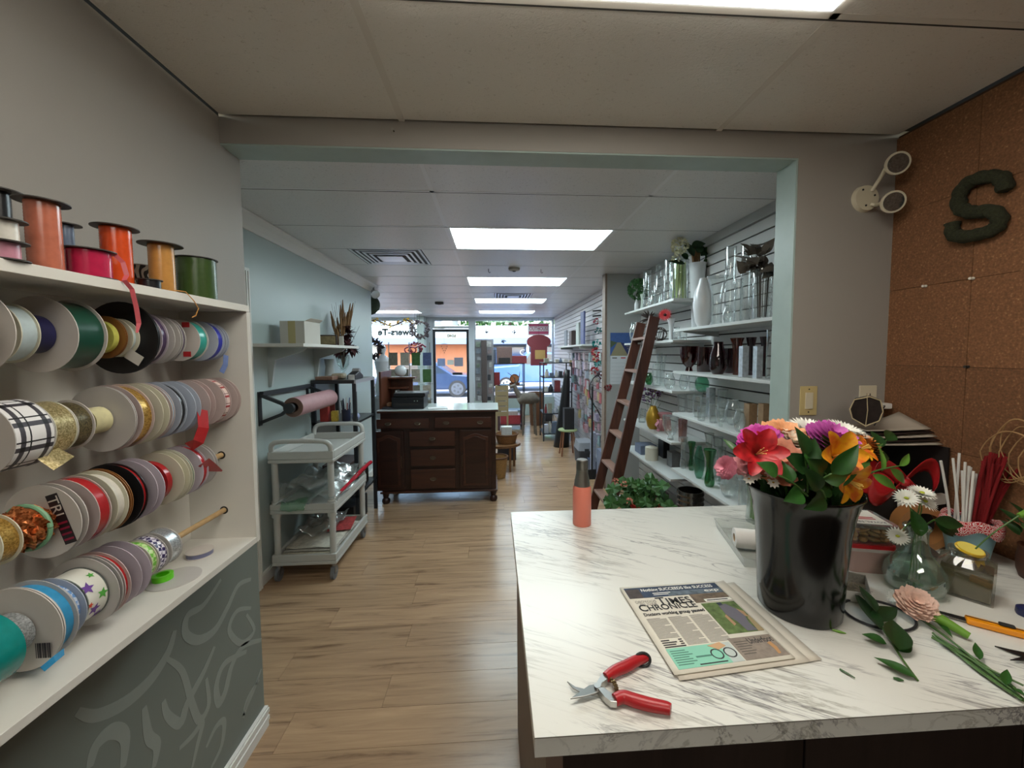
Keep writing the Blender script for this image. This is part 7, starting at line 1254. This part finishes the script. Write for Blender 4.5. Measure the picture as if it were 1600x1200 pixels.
for r_, (v0, v1) in enumerate(((551, 571), (577, 597), (602, 621), (625, 641))):
    for c_ in range(4):
        u0 = 608 + c_ * 17.5; a, b = py(u0, v0, 6.59), py(u0 + 13.5, v1, 6.59); col = CCOL[(r_ * 4 + c_ * 5) % 9]
        tag(MB().box((a.x, 6.585, b.z), (b.x, 6.592, a.z)).build('greeting_card', mat('card_' + col, col, .5, var=.35, vscale=30), None), '%s greeting card in the %s row of the wire rack, %s' % (('beige', 'leaf green', 'pale green', 'brown', 'grey', 'cream', 'blue', 'tan', 'stone')[(r_ * 4 + c_ * 5) % 9], ('top', 'second', 'third', 'bottom')[r_], ('leftmost', 'second from left', 'third from left', 'rightmost')[c_]), 'card', 'cards in the wire rack')
ng = thing('neon_sign', 'small dark red open sign by the pillar', 'sign', py(641, 550, 8.7)); p = py(641, 547, 8.7); MB().tube([p + Vector((.12 * math.cos(a * PI / 10), 0, .07 * math.sin(a * PI / 10))) for a in range(21)], .014, 6).build('loop', mat('neon_red', '7A1A34', .4), ng); MB().tube([p + Vector((.1, 0, .05)), p + Vector((.25, 0, .12)), p + Vector((.33, 0, .06))], .018, 6).build('tail', mat('neon_red', '7A1A34', .4), ng)
# ------------------------------------------------------------------ middle of the shop
po_ = py(757, 600, 6.9); pt_ = thing('display_post', 'tall grey brown display post with hanging cards', 'post', (po_.x, 6.9, 0)); box('post', (po_.x - .045, 6.86, 0), (po_.x + .045, 6.95, py(757, 532, 6.9).z), mat('post_brown', '5A5050', .6), pt_); box('foot', (po_.x - .15, 6.75, 0), (po_.x + .15, 7.05, .03), mat('post_brown', '5A5050', .6), pt_)
rng = random.Random(44); PC = (('B8BCC4', 'pale'), ('3A3E48', 'charcoal'), ('8C98A8', 'blue grey'), ('9A8A8E', 'rosy'), ('8A9A8C', 'greenish'), ('C8C8C8', 'white'))
for k in range(9):
    for sd in (-1, 1):
        col, cn = PC[(k * 2 + (sd > 0)) % 6]; z = .75 + k * .115; jw = rng.uniform(.022, .045); jh = rng.uniform(.05, .10); jx_ = rng.uniform(-.015, .015); tag(MB().box((po_.x + sd * .095 + jx_ - jw, 6.88, z), (po_.x + sd * .095 + jx_ + jw, 6.90, z + jh)).build('hanging_card', mat('hc_' + col, col, .5, var=.4, vscale=25), None), '%s card on the %s of the display post, %s' % (cn, 'left' if sd < 0 else 'right', ('lowest', 'second from bottom', 'third from bottom', 'fourth from bottom', 'fifth from bottom', 'fourth from top', 'third from top', 'second from top', 'topmost')[k]), 'card', 'cards on the display post')
box('peg_bar', (po_.x - .16, 6.905, .74), (po_.x + .16, 6.912, 1.8), mat('peg_bar', '8a8a90', .4), pt_)
M_ba = mat('rack_black', '1E1E22', .5)
def etagere(x0, x1, y0, y1, zs, top, lb, mt=M_ba):
    t = thing('metal_etagere', lb, 'rack', ((x0 + x1) / 2, (y0 + y1) / 2, 0))
    for x in (x0, x1 - .02):
        for y in (y0, y1 - .02): box('post', (x, y, 0), (x + .02, y + .02, top), mt, t)
    for z in zs: box('shelf_board', (x0, y0, z), (x1, y1, z + .015), mt, t)
    return t
e0, e1 = py(771, 600, 8.6), py(820, 600, 8.6); zt = py(790, 568, 8.6).z; zm_ = py(790, 602, 8.6).z; etagere(e0.x, e1.x, 8.6, 9.0, (.30, zm_ - .015, zt - .015), zt - .015, 'black metal display rack before the right window')
def at_rack(u0, u1, vt, zb, y, col, lb, nm, cat, d_=.2, rough=.5): a, b = py(u0, vt, y), py(u1, vt, y); return goods(nm, lb, cat, (a.x, y, zb + .0006), (b.x, y + d_, max(a.z, zb + .03)), col, .006)
at_rack(776, 800, 542, zt, 8.65, '8A6E68', 'vintage suitcase radio on the black display rack', 'radio_case', 'case'); at_rack(779, 797, 559, zt, 8.64, '2A2628', 'dark typewriter front on the black display rack', 'typewriter', 'typewriter', .0095); at_rack(800, 823, 556, zt, 8.65, '9A4048', 'red picnic tin on the black display rack', 'picnic_tin', 'tin'); at_rack(768, 775, 546, zt, 8.65, '5A6478', 'slate box at the left of the display rack', 'slate_box', 'box')
at_rack(770, 781, 582, zm_, 8.65, '8E2A30', 'small red book box on the display rack middle shelf', 'red_box', 'box'); q = py(804, 589, 8.7); ck = thing('mantel_clock', 'round orange brown clock on the display rack', 'clock', (q.x, 8.7, zm_)); MB().cyl((q.x, 8.70, zm_ + .13), (q.x, 8.76, zm_ + .13), .105, n=28).box((q.x - .11, 8.7, zm_ + .0006), (q.x + .11, 8.78, zm_ + .05)).build('case', mat('clock_brown', '6A3A24', .4), ck); MB().cyl((q.x, 8.694, zm_ + .13), (q.x, 8.7, zm_ + .13), .085, n=28).build('dial', mat('clock_dial', 'B06A3C', .4), ck)
at_rack(776, 790, 622, .315, 8.65, '27407A', 'deep blue bag at the bottom of the display rack', 'blue_bag', 'bag', .25)
b0, b1 = py(777, 600, 8.1), py(818, 600, 8.1); bt = py(790, 617, 8.1).z; bn = thing('side_bench', 'dark purple brown bench under the right window', 'bench', ((b0.x + b1.x) / 2, 8.2, 0)); M_bn = mat('bench_brown', '4A343C', .5); box('top', (b0.x, 8.0, bt - .06), (b1.x, 8.45, bt), M_bn, bn, .004)
for x in (b0.x, b1.x - .05):
    for y in (8.0, 8.40): box('leg', (x, y, 0), (x + .05, y + .05, bt - .06), M_bn, bn)
box('low_shelf', (b0.x + .05, 8.02, .10), (b1.x - .05, 8.43, .12), M_bn, bn); goods('red_carton', 'red and white carton on the bench low shelf', 'carton', (b0.x + .06, 8.05, .1206), (b1.x - .07, 8.35, .30), 'A83A44'); goods('white_carton', 'white carton on the red one under the bench', 'carton', (b0.x + .08, 8.06, .3006), (b1.x - .12, 8.3, .38), 'B8A8A4')
c = py(784, 640, 6.6); ch_ = thing('slat_easel', 'tan wooden slat board standing by the dresser', 'board', (c.x, 6.6, 0))
for k in range(6): box('slat', (c.x - .11, 6.58, .52 + k * .085), (c.x + .11, 6.60, .595 + k * .085), mat('easel_tan', '9A8A68', .6), ch_)
for x in (-.1, .08): box('leg', (c.x + x, 6.6, 0), (c.x + x + .03, 6.63, 1.03), mat('easel_tan', '9A8A68', .6), ch_)
# baskets on a small table right of the dresser
tq = py(795, 700, 5.35); tt = thing('plant_table', 'small wooden table with baskets right of the dresser', 'table', (tq.x - .1, 5.35, 0)); M_tt = mat('table_oak', '7A5434', .5, var=.2, vscale=30); ttz = .36; MB().lathe([(.0001, ttz - .03), (.26, ttz - .03), (.26, ttz), (.0001, ttz)], (tq.x - .1, 5.35, 0), 28).build('top', M_tt, tt)
for a in (.5, 2.1, 3.7, 5.3): MB().cyl((tq.x - .1 + .2 * math.cos(a), 5.35 + .2 * math.sin(a), 0), (tq.x - .1 + .2 * math.cos(a), 5.35 + .2 * math.sin(a), ttz - .03), .016, n=8).build('leg', M_tt, tt)
def basket(p, r, h, lb, col='8A5E34'):
    t = thing('wicker_basket', lb, 'basket', p); P = [(.0001, 0), (r * .75, 0)] + [(r * (.78 + .22 * k / 8) * (1 + .03 * (k % 2)), h * k / 8) for k in range(9)] + [(r * .93, h), (r * .72, .01), (.0001, .01)]; MB().lathe(P, p, 28).build('weave', mat('wicker_' + col, col, .7, var=.4, vscale=70, bump=.6, bscale=120), t, True); MB().tube([Vector(p) + Vector((r * math.cos(a * PI / 12), r * math.sin(a * PI / 12), h)) for a in range(25)], .012, 6).build('rim', mat('wicker_rim', '5A3A22', .7), t, True)
basket(Vector((tq.x - .03, 5.32, ttz + .0006)), .15, .12, 'brown wicker basket on the small table'); basket(Vector((tq.x - .27, 5.42, ttz + .0006)), .07, .1, 'small yellowish basket close to the dresser', 'A07A40')
goods('tissue_box', 'white pot box standing in the wicker basket', 'box', (tq.x - .10, 5.26, ttz + .0115), (tq.x + .04, 5.38, ttz + .22), 'C8C8C4'); tag(MB().ball((tq.x - .27, 5.42, ttz + .148), .045, 14, 8).build('red_apple_ornament', mat('ornament_wine', '6A1A24', .4), None, True), 'wine red ball ornament on the small basket', 'ornament')
goods('floor_crate', 'dark crate on the floor beside the small table', 'crate', (tq.x - .15, 5.75, .0006), (tq.x + .12, 6.0, .2), '2C2A30'); basket(Vector((tq.x - .16, 4.98, .0006)), .13, .26, 'tall tan basket on the floor beside the dresser', 'A8804C')
# driftwood reindeer and jug near the window
dw = thing('driftwood_deer', 'driftwood reindeer standing before the right window', 'figure', (*py(826, 664, 7.55).to_2d(), 0)); o_ = WL[dw.name]; M_dw = mat('driftwood', '6E665E', .8, var=.3, vscale=20)
for dx, dy in ((-.12, -.06), (-.10, .06), (.14, -.06), (.12, .06)): MB().tube([o_ + Vector((dx, dy, 0)), o_ + Vector((dx * .9, dy, .35)), o_ + Vector((dx * .8, dy * .5, .62))], [.014, .017, .03], 7).build('leg', M_dw, dw)
MB().tube([o_ + Vector((-.2, 0, .64)), o_ + Vector((-.1, 0, .70)), o_ + Vector((.1, 0, .70)), o_ + Vector((.2, 0, .66))], [.06, .11, .11, .05], 10).build('body', M_dw, dw, True); MB().tube([o_ + Vector((-.14, 0, .7)), o_ + Vector((-.24, 0, .86)), o_ + Vector((-.27, 0, .95)), o_ + Vector((-.36, 0, .92))], [.06, .045, .05, .025], 8).build('neck_head', M_dw, dw, True)
for s_ in (-1, 1): MB().tube([o_ + Vector((-.25, .02 * s_, .98)), o_ + Vector((-.22 + .05 * s_, .08 * s_, 1.10)), o_ + Vector((-.28 + .12 * s_, .1 * s_, 1.2))], [.012, .01, .005], 6).build('antler', M_dw, dw)
MB().prism([o_ + Vector((x, y, 0)) for x, y in ((-.3, -.14), (.25, -.14), (.25, .14), (-.3, .14))], (0, 0, -.0)) ; basket(Vector((*py(838, 668, 8.6).to_2d(), .0006)), .17, .7, 'tall brown floor vase behind the reindeer', '7A5236')
wf = thing('wheel_planter', 'small dark iron wheel planter by the black rack', 'planter', (*py(856, 672, 7.9).to_2d(), 0)); o_ = WL[wf.name]
for dx in (-.08, .1): MB().tube([o_ + Vector((dx, .16 * math.cos(a * PI / 10), .165 + .16 * math.sin(a * PI / 10))) for a in range(21)], .008, 6).build('wheel', M_ba, wf)
MB().cyl(o_ + Vector((-.09, 0, .165)), o_ + Vector((.11, 0, .165)), .01, n=8).box(o_ + Vector((-.06, -.1, .2)), o_ + Vector((.08, .1, .36))).build('tub', mat('planter_grey', '4A4A50', .6), wf)
# right side goods
r0 = py(846, 650, 7.2); r1 = py(890, 650, 7.2); zt2 = py(870, 566, 7.2).z; RZS = [py(870, v, 7.2).z for v in (690, 650, 630, 607)]; RZS = [.12, .48, .86, 1.12, zt2 - .015]; etagere(r0.x, min(r1.x, 1.46), 6.95, 7.5, RZS, zt2 - .015, 'tall black rack full of goods on the right side'); rng = random.Random(71)
GC = (('B8BCC8', 'silver'), ('2E3038', 'black'), ('C8C4B8', 'cream'), ('8A3A40', 'red'), ('6A7890', 'blue'), ('9A9A8C', 'grey'), ('D8D4D0', 'white'))
for li, z in enumerate(RZS):
    x = r0.x + .03
    for k in range(5):
        w_ = rng.uniform(.05, .10); h = rng.uniform(.07, .2) if li < 4 else rng.uniform(.04, .10); ci = (li * 3 + k * 2) % 7; col, cn = GC[ci]
        if x + w_ > min(r1.x, 1.46) - .03: break
        o = MB().lathe([(.0001, 0), (w_ * .42, 0), (w_ * .45, h * .15), (w_ * .42, h * .6), (w_ * .2, h * .78), (w_ * .22, h), (.0001, h)], (x + w_ / 2, 7.02 + .05 * (k % 2), z + .0156), 14).build('trinket', mat('tr_' + col, col, .35), None, True) if (k + li) % 2 else goods('trinket', '', 'x', (x, 6.98, z + .0156), (x + w_, 7.1, z + .015 + h), col)
        tag(o, '%s trinket on the %s shelf of the tall black rack, place %s from the left' % (cn, ('lowest', 'second', 'third', 'fourth', 'top')[li], ('first', 'second', 'third', 'fourth', 'fifth')[k]), 'trinket', 'trinkets on the tall black rack'); x += w_ + .015
bgq = py(876, 680, 6.5); bg2 = thing('black_bag', 'long black garment bag leaning by the stool', 'bag', (bgq.x, 6.55, 0)); mb = MB(); mb.grid(lambda a, b: (bgq.x + .02 + .12 * math.cos(2 * PI * a) * (1.1 - .75 * b) + .10 * b, 6.55 + .10 * math.sin(2 * PI * a) * (1 - .6 * b), 1.28 * b), 20, 12); mb.build('bag', mat('bag_black', '16161A', .4, var=.3, vscale=15), bg2, True, solid=.004)
s0 = py(884, 692, 6.0); st2 = thing('green_stool', 'small round stool with a pale green seat', 'stool', (s0.x + .03, 6.0, 0)); zse = .40; MB().lathe([(.0001, zse - .025), (.145, zse - .025), (.15, zse - .01), (.14, zse), (.0001, zse)], (s0.x + .03, 6.0, 0), 28).build('seat', mat('seat_green', '9AA87A', .5), st2, True)
for a in (.8, 2.4, 3.9, 5.5): MB().cyl((s0.x + .03 + .15 * math.cos(a), 6 + .15 * math.sin(a), 0), (s0.x + .03 + .1 * math.cos(a), 6 + .1 * math.sin(a), zse - .025), .013, n=8).build('leg', mat('stool_leg', '8A5A40', .5), st2)
goods('dark_display_box', 'black boxed goods standing on the green stool', 'box', (s0.x - .03, 5.94, zse + .0006), (s0.x + .12, 6.10, zse + .32), '1C1C20')
t0 = pz(889, 700, 0); tb2 = thing('cooler_box', 'grey plastic cooler box on the floor by the slat wall', 'cooler', (1.28, 5.55, 0)); frus(MB(), .10, .16, .0006, .11, .17, .20, Matrix.Translation((1.27, 5.58, 0)), 4, .2).build('body', mat('cooler_dark', '3A3C42', .5), tb2, True); frus(MB(), .115, .175, .20, .10, .16, .31, Matrix.Translation((1.27, 5.58, 0)), 4, .25).build('lid', mat('cooler_grey', '8A8E96', .45), tb2, True); box('latch', (1.24, 5.398, .17), (1.30, 5.41, .23), mat('cooler_dark', '3A3C42', .5), tb2)
goods('blue_toolbox', 'navy case in front of the cooler box', 'case', (1.24, 5.02, .0006), (1.46, 5.26, .15), '2A3450'); goods('white_basket', 'white flat carton on the navy case', 'carton', (1.27, 5.04, .1506), (1.45, 5.22, .2), 'C4C8D0')
fs = thing('far_wall_shelf', 'white shelf high on the far slat wall', 'shelf', (1.38, 6.6, 1.86)); box('board', (1.26, 5.7, 1.66), (1.499, 7.9, 1.685), M_sb, fs)
for y in (5.9, 7.6): box('bracket', (1.27, y, 1.62), (1.499, y + .01, 1.66), M_wbr, fs)
for k, (y, h, w_, col, lb) in enumerate(((5.95, .50, .03, '5A6494', 'tall blue framed panel on the far wall shelf'), (6.3, .36, .05, 'B8C0BC', 'pale oval platter leaning on the far wall shelf'), (6.9, .26, .10, '4A3A3A', 'dark lantern on the far wall shelf'), (7.4, .30, .03, '8A8E98', 'grey easel frame on the far wall shelf'))): goods('shelf_decor', lb, 'decor', (1.34, y, 1.6856), (1.34 + w_, y + .22, 1.685 + h), col, .01)
# hanging packets on the far slat wall
HC = (('C8A0AC', 'pale pink'), ('8AA8AC', 'pale teal'), ('B85860', 'red'), ('D8D4DC', 'white'), ('A8A0B8', 'lilac'), ('C4B07A', 'straw'), ('A8B0BC', 'pale blue'), ('B8C0BC', 'silver'), ('B8A8B0', 'mauve'))
mesh0 = None; rng = random.Random(99); nh = 0
for r_ in range(9):
    for c_ in range(17):
        y = 4.72 + c_ * .17 + rng.uniform(-.02, .02); z = 1.56 - r_ * .135; nh += 1
        if rng.random() < .10 or (y > 6.6 and z < 1.0): continue
        col, cn = HC[(r_ * 5 + c_ * 3 + int(rng.random() * 3)) % 9]; h = rng.uniform(.09, .14); dp = rng.uniform(.05, .16)
        t = thing('hanging_packet', '%s packet on the far slat wall, %s row, column %s from near' % (cn, ('top', 'second', 'third', 'fourth', 'fifth', 'sixth', 'seventh', 'eighth', 'lowest')[r_], ('one', 'two', 'three', 'four', 'five', 'six', 'seven', 'eight', 'nine', 'ten', 'eleven', 'twelve', 'thirteen', 'fourteen', 'fifteen', 'sixteen', 'seventeen')[c_]), 'packet', (1.5 - dp, y, z - h), 'packets on the far slat wall')
        MB().cyl((1.4995, y, z + .01), (1.5 - dp - .02, y, z + .01), .003, n=5).build('hook', M_steel, t); m_ = mat('hp_' + col, col, .35, var=.45, vscale=40); MB().prism([(1.5 - dp, y - .055, z - h), (1.5 - dp, y + .055, z - h), (1.5 - dp, y + .045, z), (1.5 - dp, y - .045, z)], (.012 + .03 * (c_ % 2), 0, 0)).build('pack', m_, t)
# bows at the near end of the slat wall, along the corner trim
for k, (u, v, col, lb, r) in enumerate(((932, 502, '8E1A34', 'dark red bow at the top of the corner trim', .045), (935, 517, '3A7A7C', 'dusty teal ribbon bow on the corner trim', .05), (932, 537, '1F8A88', 'bright teal bow on the corner trim', .06), (930, 550, 'A01824', 'red poinsettia bow on the corner trim', .065), (931, 560, 'B02030', 'second red bow under the poinsettia bow', .05), (934, 568, '3E9490', 'sea green ribbon bow on the corner trim', .05), (929, 580, 'B01822', 'red bow above the black hose', .06), (933, 595, 'C8C4B8', 'cream white flower on the corner trim', .05), (950, 606, '7A1420', 'dark red bow sticking out past the corner trim', .05), (936, 588, '5A1420', 'maroon bow beside the cream flower', .05))):
    p = py(u, v, 4.66 if k not in (8,) else 4.42); t = thing('ribbon_bow', lb, 'bow', p, 'bows at the corner trim'); blobbloom(p, r * .62, mat('bow_' + col, col, .4, var=.2, vscale=60), t, 'loops', 26, k, .9); MB().cyl(p, (1.4995, p.y, p.z), .003, n=5).build('hook', M_steel, t) if k != 8 else MB().cyl(p, (p.x, 4.4599, p.z), .003, n=5).build('hook', M_steel, t)
hs = thing('black_hose', 'thin black cable looping off the corner trim', 'cable', py(930, 600, 4.62)); MB().tube(smooth_path([py(937, 585, 4.64), py(928, 590, 4.5), py(921, 605, 4.45), py(924, 625, 4.44), py(933, 640, 4.45), py(939, 652, 4.46)]), .006, 8).build('cable', mat('cable_black', '171717', .4), hs, True)
for k, (v, lb) in enumerate(((486, 'upper black rod high on the corner trim'), (494, 'lower black rod high on the corner trim'))): a, b = py(926, v, 4.7), py(939, v - 1, 4.7); tag(MB().cyl(a, b, .008, n=8).build('metal_rod', M_ba, None), lb, 'rod')
pl_ = thing('garden_tool', 'black long handled tool standing at the slat wall end', 'tool', (*py(925, 720, 4.8).to_2d(), 0)); o_ = WL[pl_.name]; MB().cyl(o_, o_ + Vector((0, 0, 1.15)), .012, n=8).build('shaft', M_ba, pl_); box('head', o_ + Vector((-.05, -.01, 0)), o_ + Vector((.05, .01, .12)), M_ba, pl_)
for k, (x, y, w_, d_, h, col, lb) in enumerate(((1.28, 4.70, .18, .22, .36, '8A94AC', 'blue patterned bag at the foot of the corner trim'), (1.22, 4.94, .06, .06, .55, 'A8B0C4', 'pale tall tube standing at the slat wall end'))): goods('floor_goods', lb, 'goods', (x, y, .0006), (x + w_, y + d_, h), col)
# ------------------------------------------------------------------ outside: pavement, street, cars, building, trees
struct(box('ground', (-40, FY + .08, -.35), (40, 60, -.14), mat('asphalt', '8A8A8E', .9, var=.2, vscale=2))); pv = struct(box('sidewalk', (-40, FY + .081, -.139), (40, 12.6, -.02), mat('concrete', 'B4B2AE', .9, var=.12, vscale=3)))
for k in range(3): struct(box('road_line', (-40, 13.3 + k * .9, -.139), (40, 13.55 + k * .9, -.134), mat('road_paint', 'D8D8D4', .8))) if k < 2 else None
def car(x0, L_, y0, W2, zg, H2, col, lb, facing=1, pickup=False):
    t = thing('parked_car', lb, 'car', (x0 + L_ / 2, y0 + W2 / 2, zg)); M_b = mat('carpaint_' + col, col, .25, .3, coat=.5); M_g = mat('car_glass', '2A3440', .08, spec=.8)
    prof = [(0, .30), (.02, .52), (.06, .58), (.26, .62), (.36, .95), (.62, .98), (.76, .66), (.95, .60), (1, .50), (1, .30), (.95, .22), (.05, .22)] if not pickup else [(0, .32), (0, .62), (.30, .64), (.36, .98), (.62, 1.0), (.70, .68), (.96, .62), (1, .5), (1, .3), (.95, .24), (.05, .24)]
    f = (lambda s: x0 + L_ * s) if facing > 0 else (lambda s: x0 + L_ * (1 - s)); MB().prism([(f(s), y0, zg + H2 * h) for s, h in prof], (0, W2, 0)).build('body', M_b, t, bevel=.06)
    wn_ = [(.30, .66), (.38, .91), (.61, .935), (.71, .68)] if not pickup else [(.34, .68), (.385, .94), (.60, .955), (.66, .70)]; MB().prism([(f(s), y0 - .006, zg + H2 * h) for s, h in wn_], (0, W2 + .012, 0)).build('side_glass', M_g, t)
    for s in (.19, .80):
        for y in (y0 - .01, y0 + W2 - .19):
            w_ = MB().cyl((f(s), y, zg + .33), (f(s), y + .2, zg + .33), .33, n=28).build('tyre', mat('tyre_black', '1A1A1C', .7), t, True); MB().cyl((f(s), y - .006, zg + .33), (f(s), y, zg + .33), .235, n=24).build('rim', mat('rim_white', 'C8CCD0', .3, .5) if pickup else mat('rim_steel', '5A5E66', .4, .5), w_, True)
            for j in range(5): a = j * 2 * PI / 5; MB().cyl((f(s) + .13 * math.cos(a), y - .009, zg + .33 + .13 * math.sin(a)), (f(s) + .13 * math.cos(a), y - .005, zg + .33 + .13 * math.sin(a)), .045, n=10).build('rim_hole', mat('rim_dark', '3a3c40', .5), w_)
    for s in ((.99,) if True else ()): box('headlight', (f(s) - .03, y0 + .1, zg + H2 * .45), (f(s) + .03, y0 + .4, zg + H2 * .52), mat('headlight', 'D8D8D0', .2), t)
    return t
car(-5.2, 4.7, 15.6, 1.75, -.14, 1.38, '2A3A58', 'dark navy car parked outside the shop door'); car(-.55, 5.3, 17.4, 1.85, -.14, 1.75, '4A6A9C', 'blue pickup with pale wheels across the right window', -1, True); car(-8.8, 4.3, 17.6, 1.8, -.14, 1.6, 'A8AEB8', 'silver car parked across the street to the left')
bd = thing('store_building', 'orange shop building with a white ribbed canopy across the street', 'building', (0, 26, -.14)); M_org = mat('stucco_orange', 'C47A54', .8, var=.08, vscale=1.5)
box('wall', (-7.0, 24.6, -.14), (-1.0, 30, 2.6), M_org, bd); box('wall_left', (-16, 24.5, -.14), (-7.0, 30, 2.6), mat('stucco_white', 'D0CEC8', .8), bd); box('wall_right', (-1.0, 24.6, -.14), (14, 30, 2.6), mat('stucco_slate', '5A6478', .8), bd); box('fascia', (-16, 23.3, 2.10), (14, 23.7, 2.46), mat('fascia_blue', '6A7C9C', .6), bd)
M_can = mat('canopy_white', 'A8B2B4', .5); dk = box('canopy_deck', (-16, 23.31, 2.46), (14, 30, 2.50), M_can, bd)
for k in range(5): box('canopy_rib', (-16, 23.3 + k * .25, 2.50 + k * .15), (14, 23.6 + k * .25, 2.62 + k * .15), M_can, bd)
for k in range(4): x = -.4 + k * 3.0; wf_ = box('window_frame', (x, 24.52, .6), (x + 2.5, 24.599, 2.0), mat('store_frame', '3A4048', .5), bd); box('pane', (x + .08, 24.50, .68), (x + 2.42, 24.52, 1.92), mat('store_glass', '46587A', .1, spec=.8), wf_)
for k in range(2): x = -14.5 + k * 3.5; wf_ = box('window_frame', (x, 24.42, .8), (x + 2.6, 24.499, 2.0), mat('store_frame', '3A4048', .5), bd); box('pane', (x + .08, 24.40, .88), (x + 2.52, 24.42, 1.92), mat('store_glass', '46587A', .1, spec=.8), wf_)
for k in range(6): x = -15.5 + k * 5.8; box('post', (x, 23.4, -.14), (x + .14, 23.54, 2.10), M_can, bd)
text('CU M T', .42, mat('sign_paint', 'E0E0E0', .6), frame((.9, 23.29, 2.14), (1, 0, 0), (0, 0, 1)), bd, 'sign_lettering', sx=1.2, extrude=.005) if False else None
text('C', .50, mat('sign_paint', 'E0E0E0', .6), frame((1.55, 24.49, 1.45), (1, 0, 0), (0, 0, 1)), bd, 'sign_lettering', extrude=.005); text('MT', .36, mat('sign_paint', 'E0E0E0', .6), frame((2.35, 24.49, 1.45), (1, 0, 0), (0, 0, 1)), bd, 'sign_lettering', extrude=.005)
bl = thing('house_block', 'pale two storey block behind the canopy at the left', 'building', (-9, 36, -.14)); box('wall', (-16, 34, -.14), (-3.5, 40, 5.4), mat('stucco_white', 'D0CEC8', .8), bl); box('roof', (-16.4, 33.6, 5.4), (-3.1, 40.4, 5.8), mat('roof_grey', '7A7E84', .7), bl)
for k in range(5): x = -15 + k * 2.3; wf_ = box('window_frame', (x, 33.95, 3.6), (x + 1.5, 33.999, 4.9), M_can, bl); box('pane', (x + .1, 33.93, 3.7), (x + 1.4, 33.95, 4.8), mat('store_glass', '46587A', .1, spec=.8), wf_)
rng = random.Random(31); M_tl = [mat('tree_leaf_%d' % k, c, .6, var=.4, vscale=3) for k, c in enumerate(('5A8A44', '7AA454', '44703C'))]
for k, (x, y, R, h, lb) in enumerate(((1.5, 38, 3.2, 4.6, 'light green tree over the canopy, left of the hanging sign'), (6.5, 40, 3.6, 4.8, 'full green tree above the canopy near the sign'), (11.5, 39, 3.4, 4.6, 'darker green tree at the right window corner'), (-1.8, 42, 3.0, 4.6, 'small green tree above the door'))):
    t = thing('street_tree', lb, 'tree', (x, y, -.14), 'trees behind the canopy'); MB().cyl((x, y, -.14), (x, y, h), .25, .15, 10).build('trunk', mat('bark', '5A4A3C', .9), t); mb = MB(); g = random.Random(k)
    for j in range(900): d = Vector((g.gauss(0, 1), g.gauss(0, 1), g.gauss(0, 1))).normalized() * R * (g.random() ** .4); q = Vector((x, y, h + R * .5)) + Vector((d.x, d.y, d.z * .75)); leaf(mb, q, (g.uniform(-1, 1), g.uniform(-1, 1), g.uniform(-1, 1)), (g.uniform(-1, 1), -1, 1), .55, .4, .2, 2, 2)
    mb.build('crown', M_tl[k % 3], t)
# ------------------------------------------------------------------ small fixtures
sp_ = thing('spotlight', 'small silver spotlight at the end of the white crown trim', 'spotlight', (GX + .05, 5.28, 2.30)); MB().cyl((GX + .05, 5.28, 2.44), (GX + .05, 5.28, 2.37), .012, n=10).build('stem', M_steel, sp_); MB().cyl((GX + .09, 5.22, 2.31), (GX + .04, 5.29, 2.36), .055, .03, 18).build('shade', mat('spot_silver', 'B8BCC0', .2, .8), sp_, True)
sn = thing('ceiling_sensor', 'tiny dark sensor box on the shop ceiling', 'sensor', (-.93, 7.0, 2.40)); box('body', (-1.0, 6.95, 2.405), (-.86, 7.05, 2.441), M_ventd, sn, .004); box('lens', (-.96, 6.97, 2.40), (-.90, 7.03, 2.405), M_hole, sn)
nl_ = thing('wall_nail', 'small nail on the header beam left of centre', 'nail', (-.36, 1.53, 2.36)); MB().cyl((-.36, 1.5445, 2.375), (-.36, 1.525, 2.372), .0025, n=8).build('shank', M_hole, nl_); MB().cyl((-.36, 1.525, 2.372), (-.36, 1.522, 2.372), .005, n=10).build('head', M_steel, nl_)
for k, x in enumerate((-.05, .50)): hk = thing('ceiling_hook', ('left', 'right')[k] + ' small wire hook beside the round ceiling detector', 'hook', (x, 4.25, 2.39)); MB().tube([(x, 4.25, 2.441), (x, 4.25, 2.41), (x + .012, 4.25, 2.398), (x + .02, 4.25, 2.41)], .003, 6).build('wire', M_hole, hk)
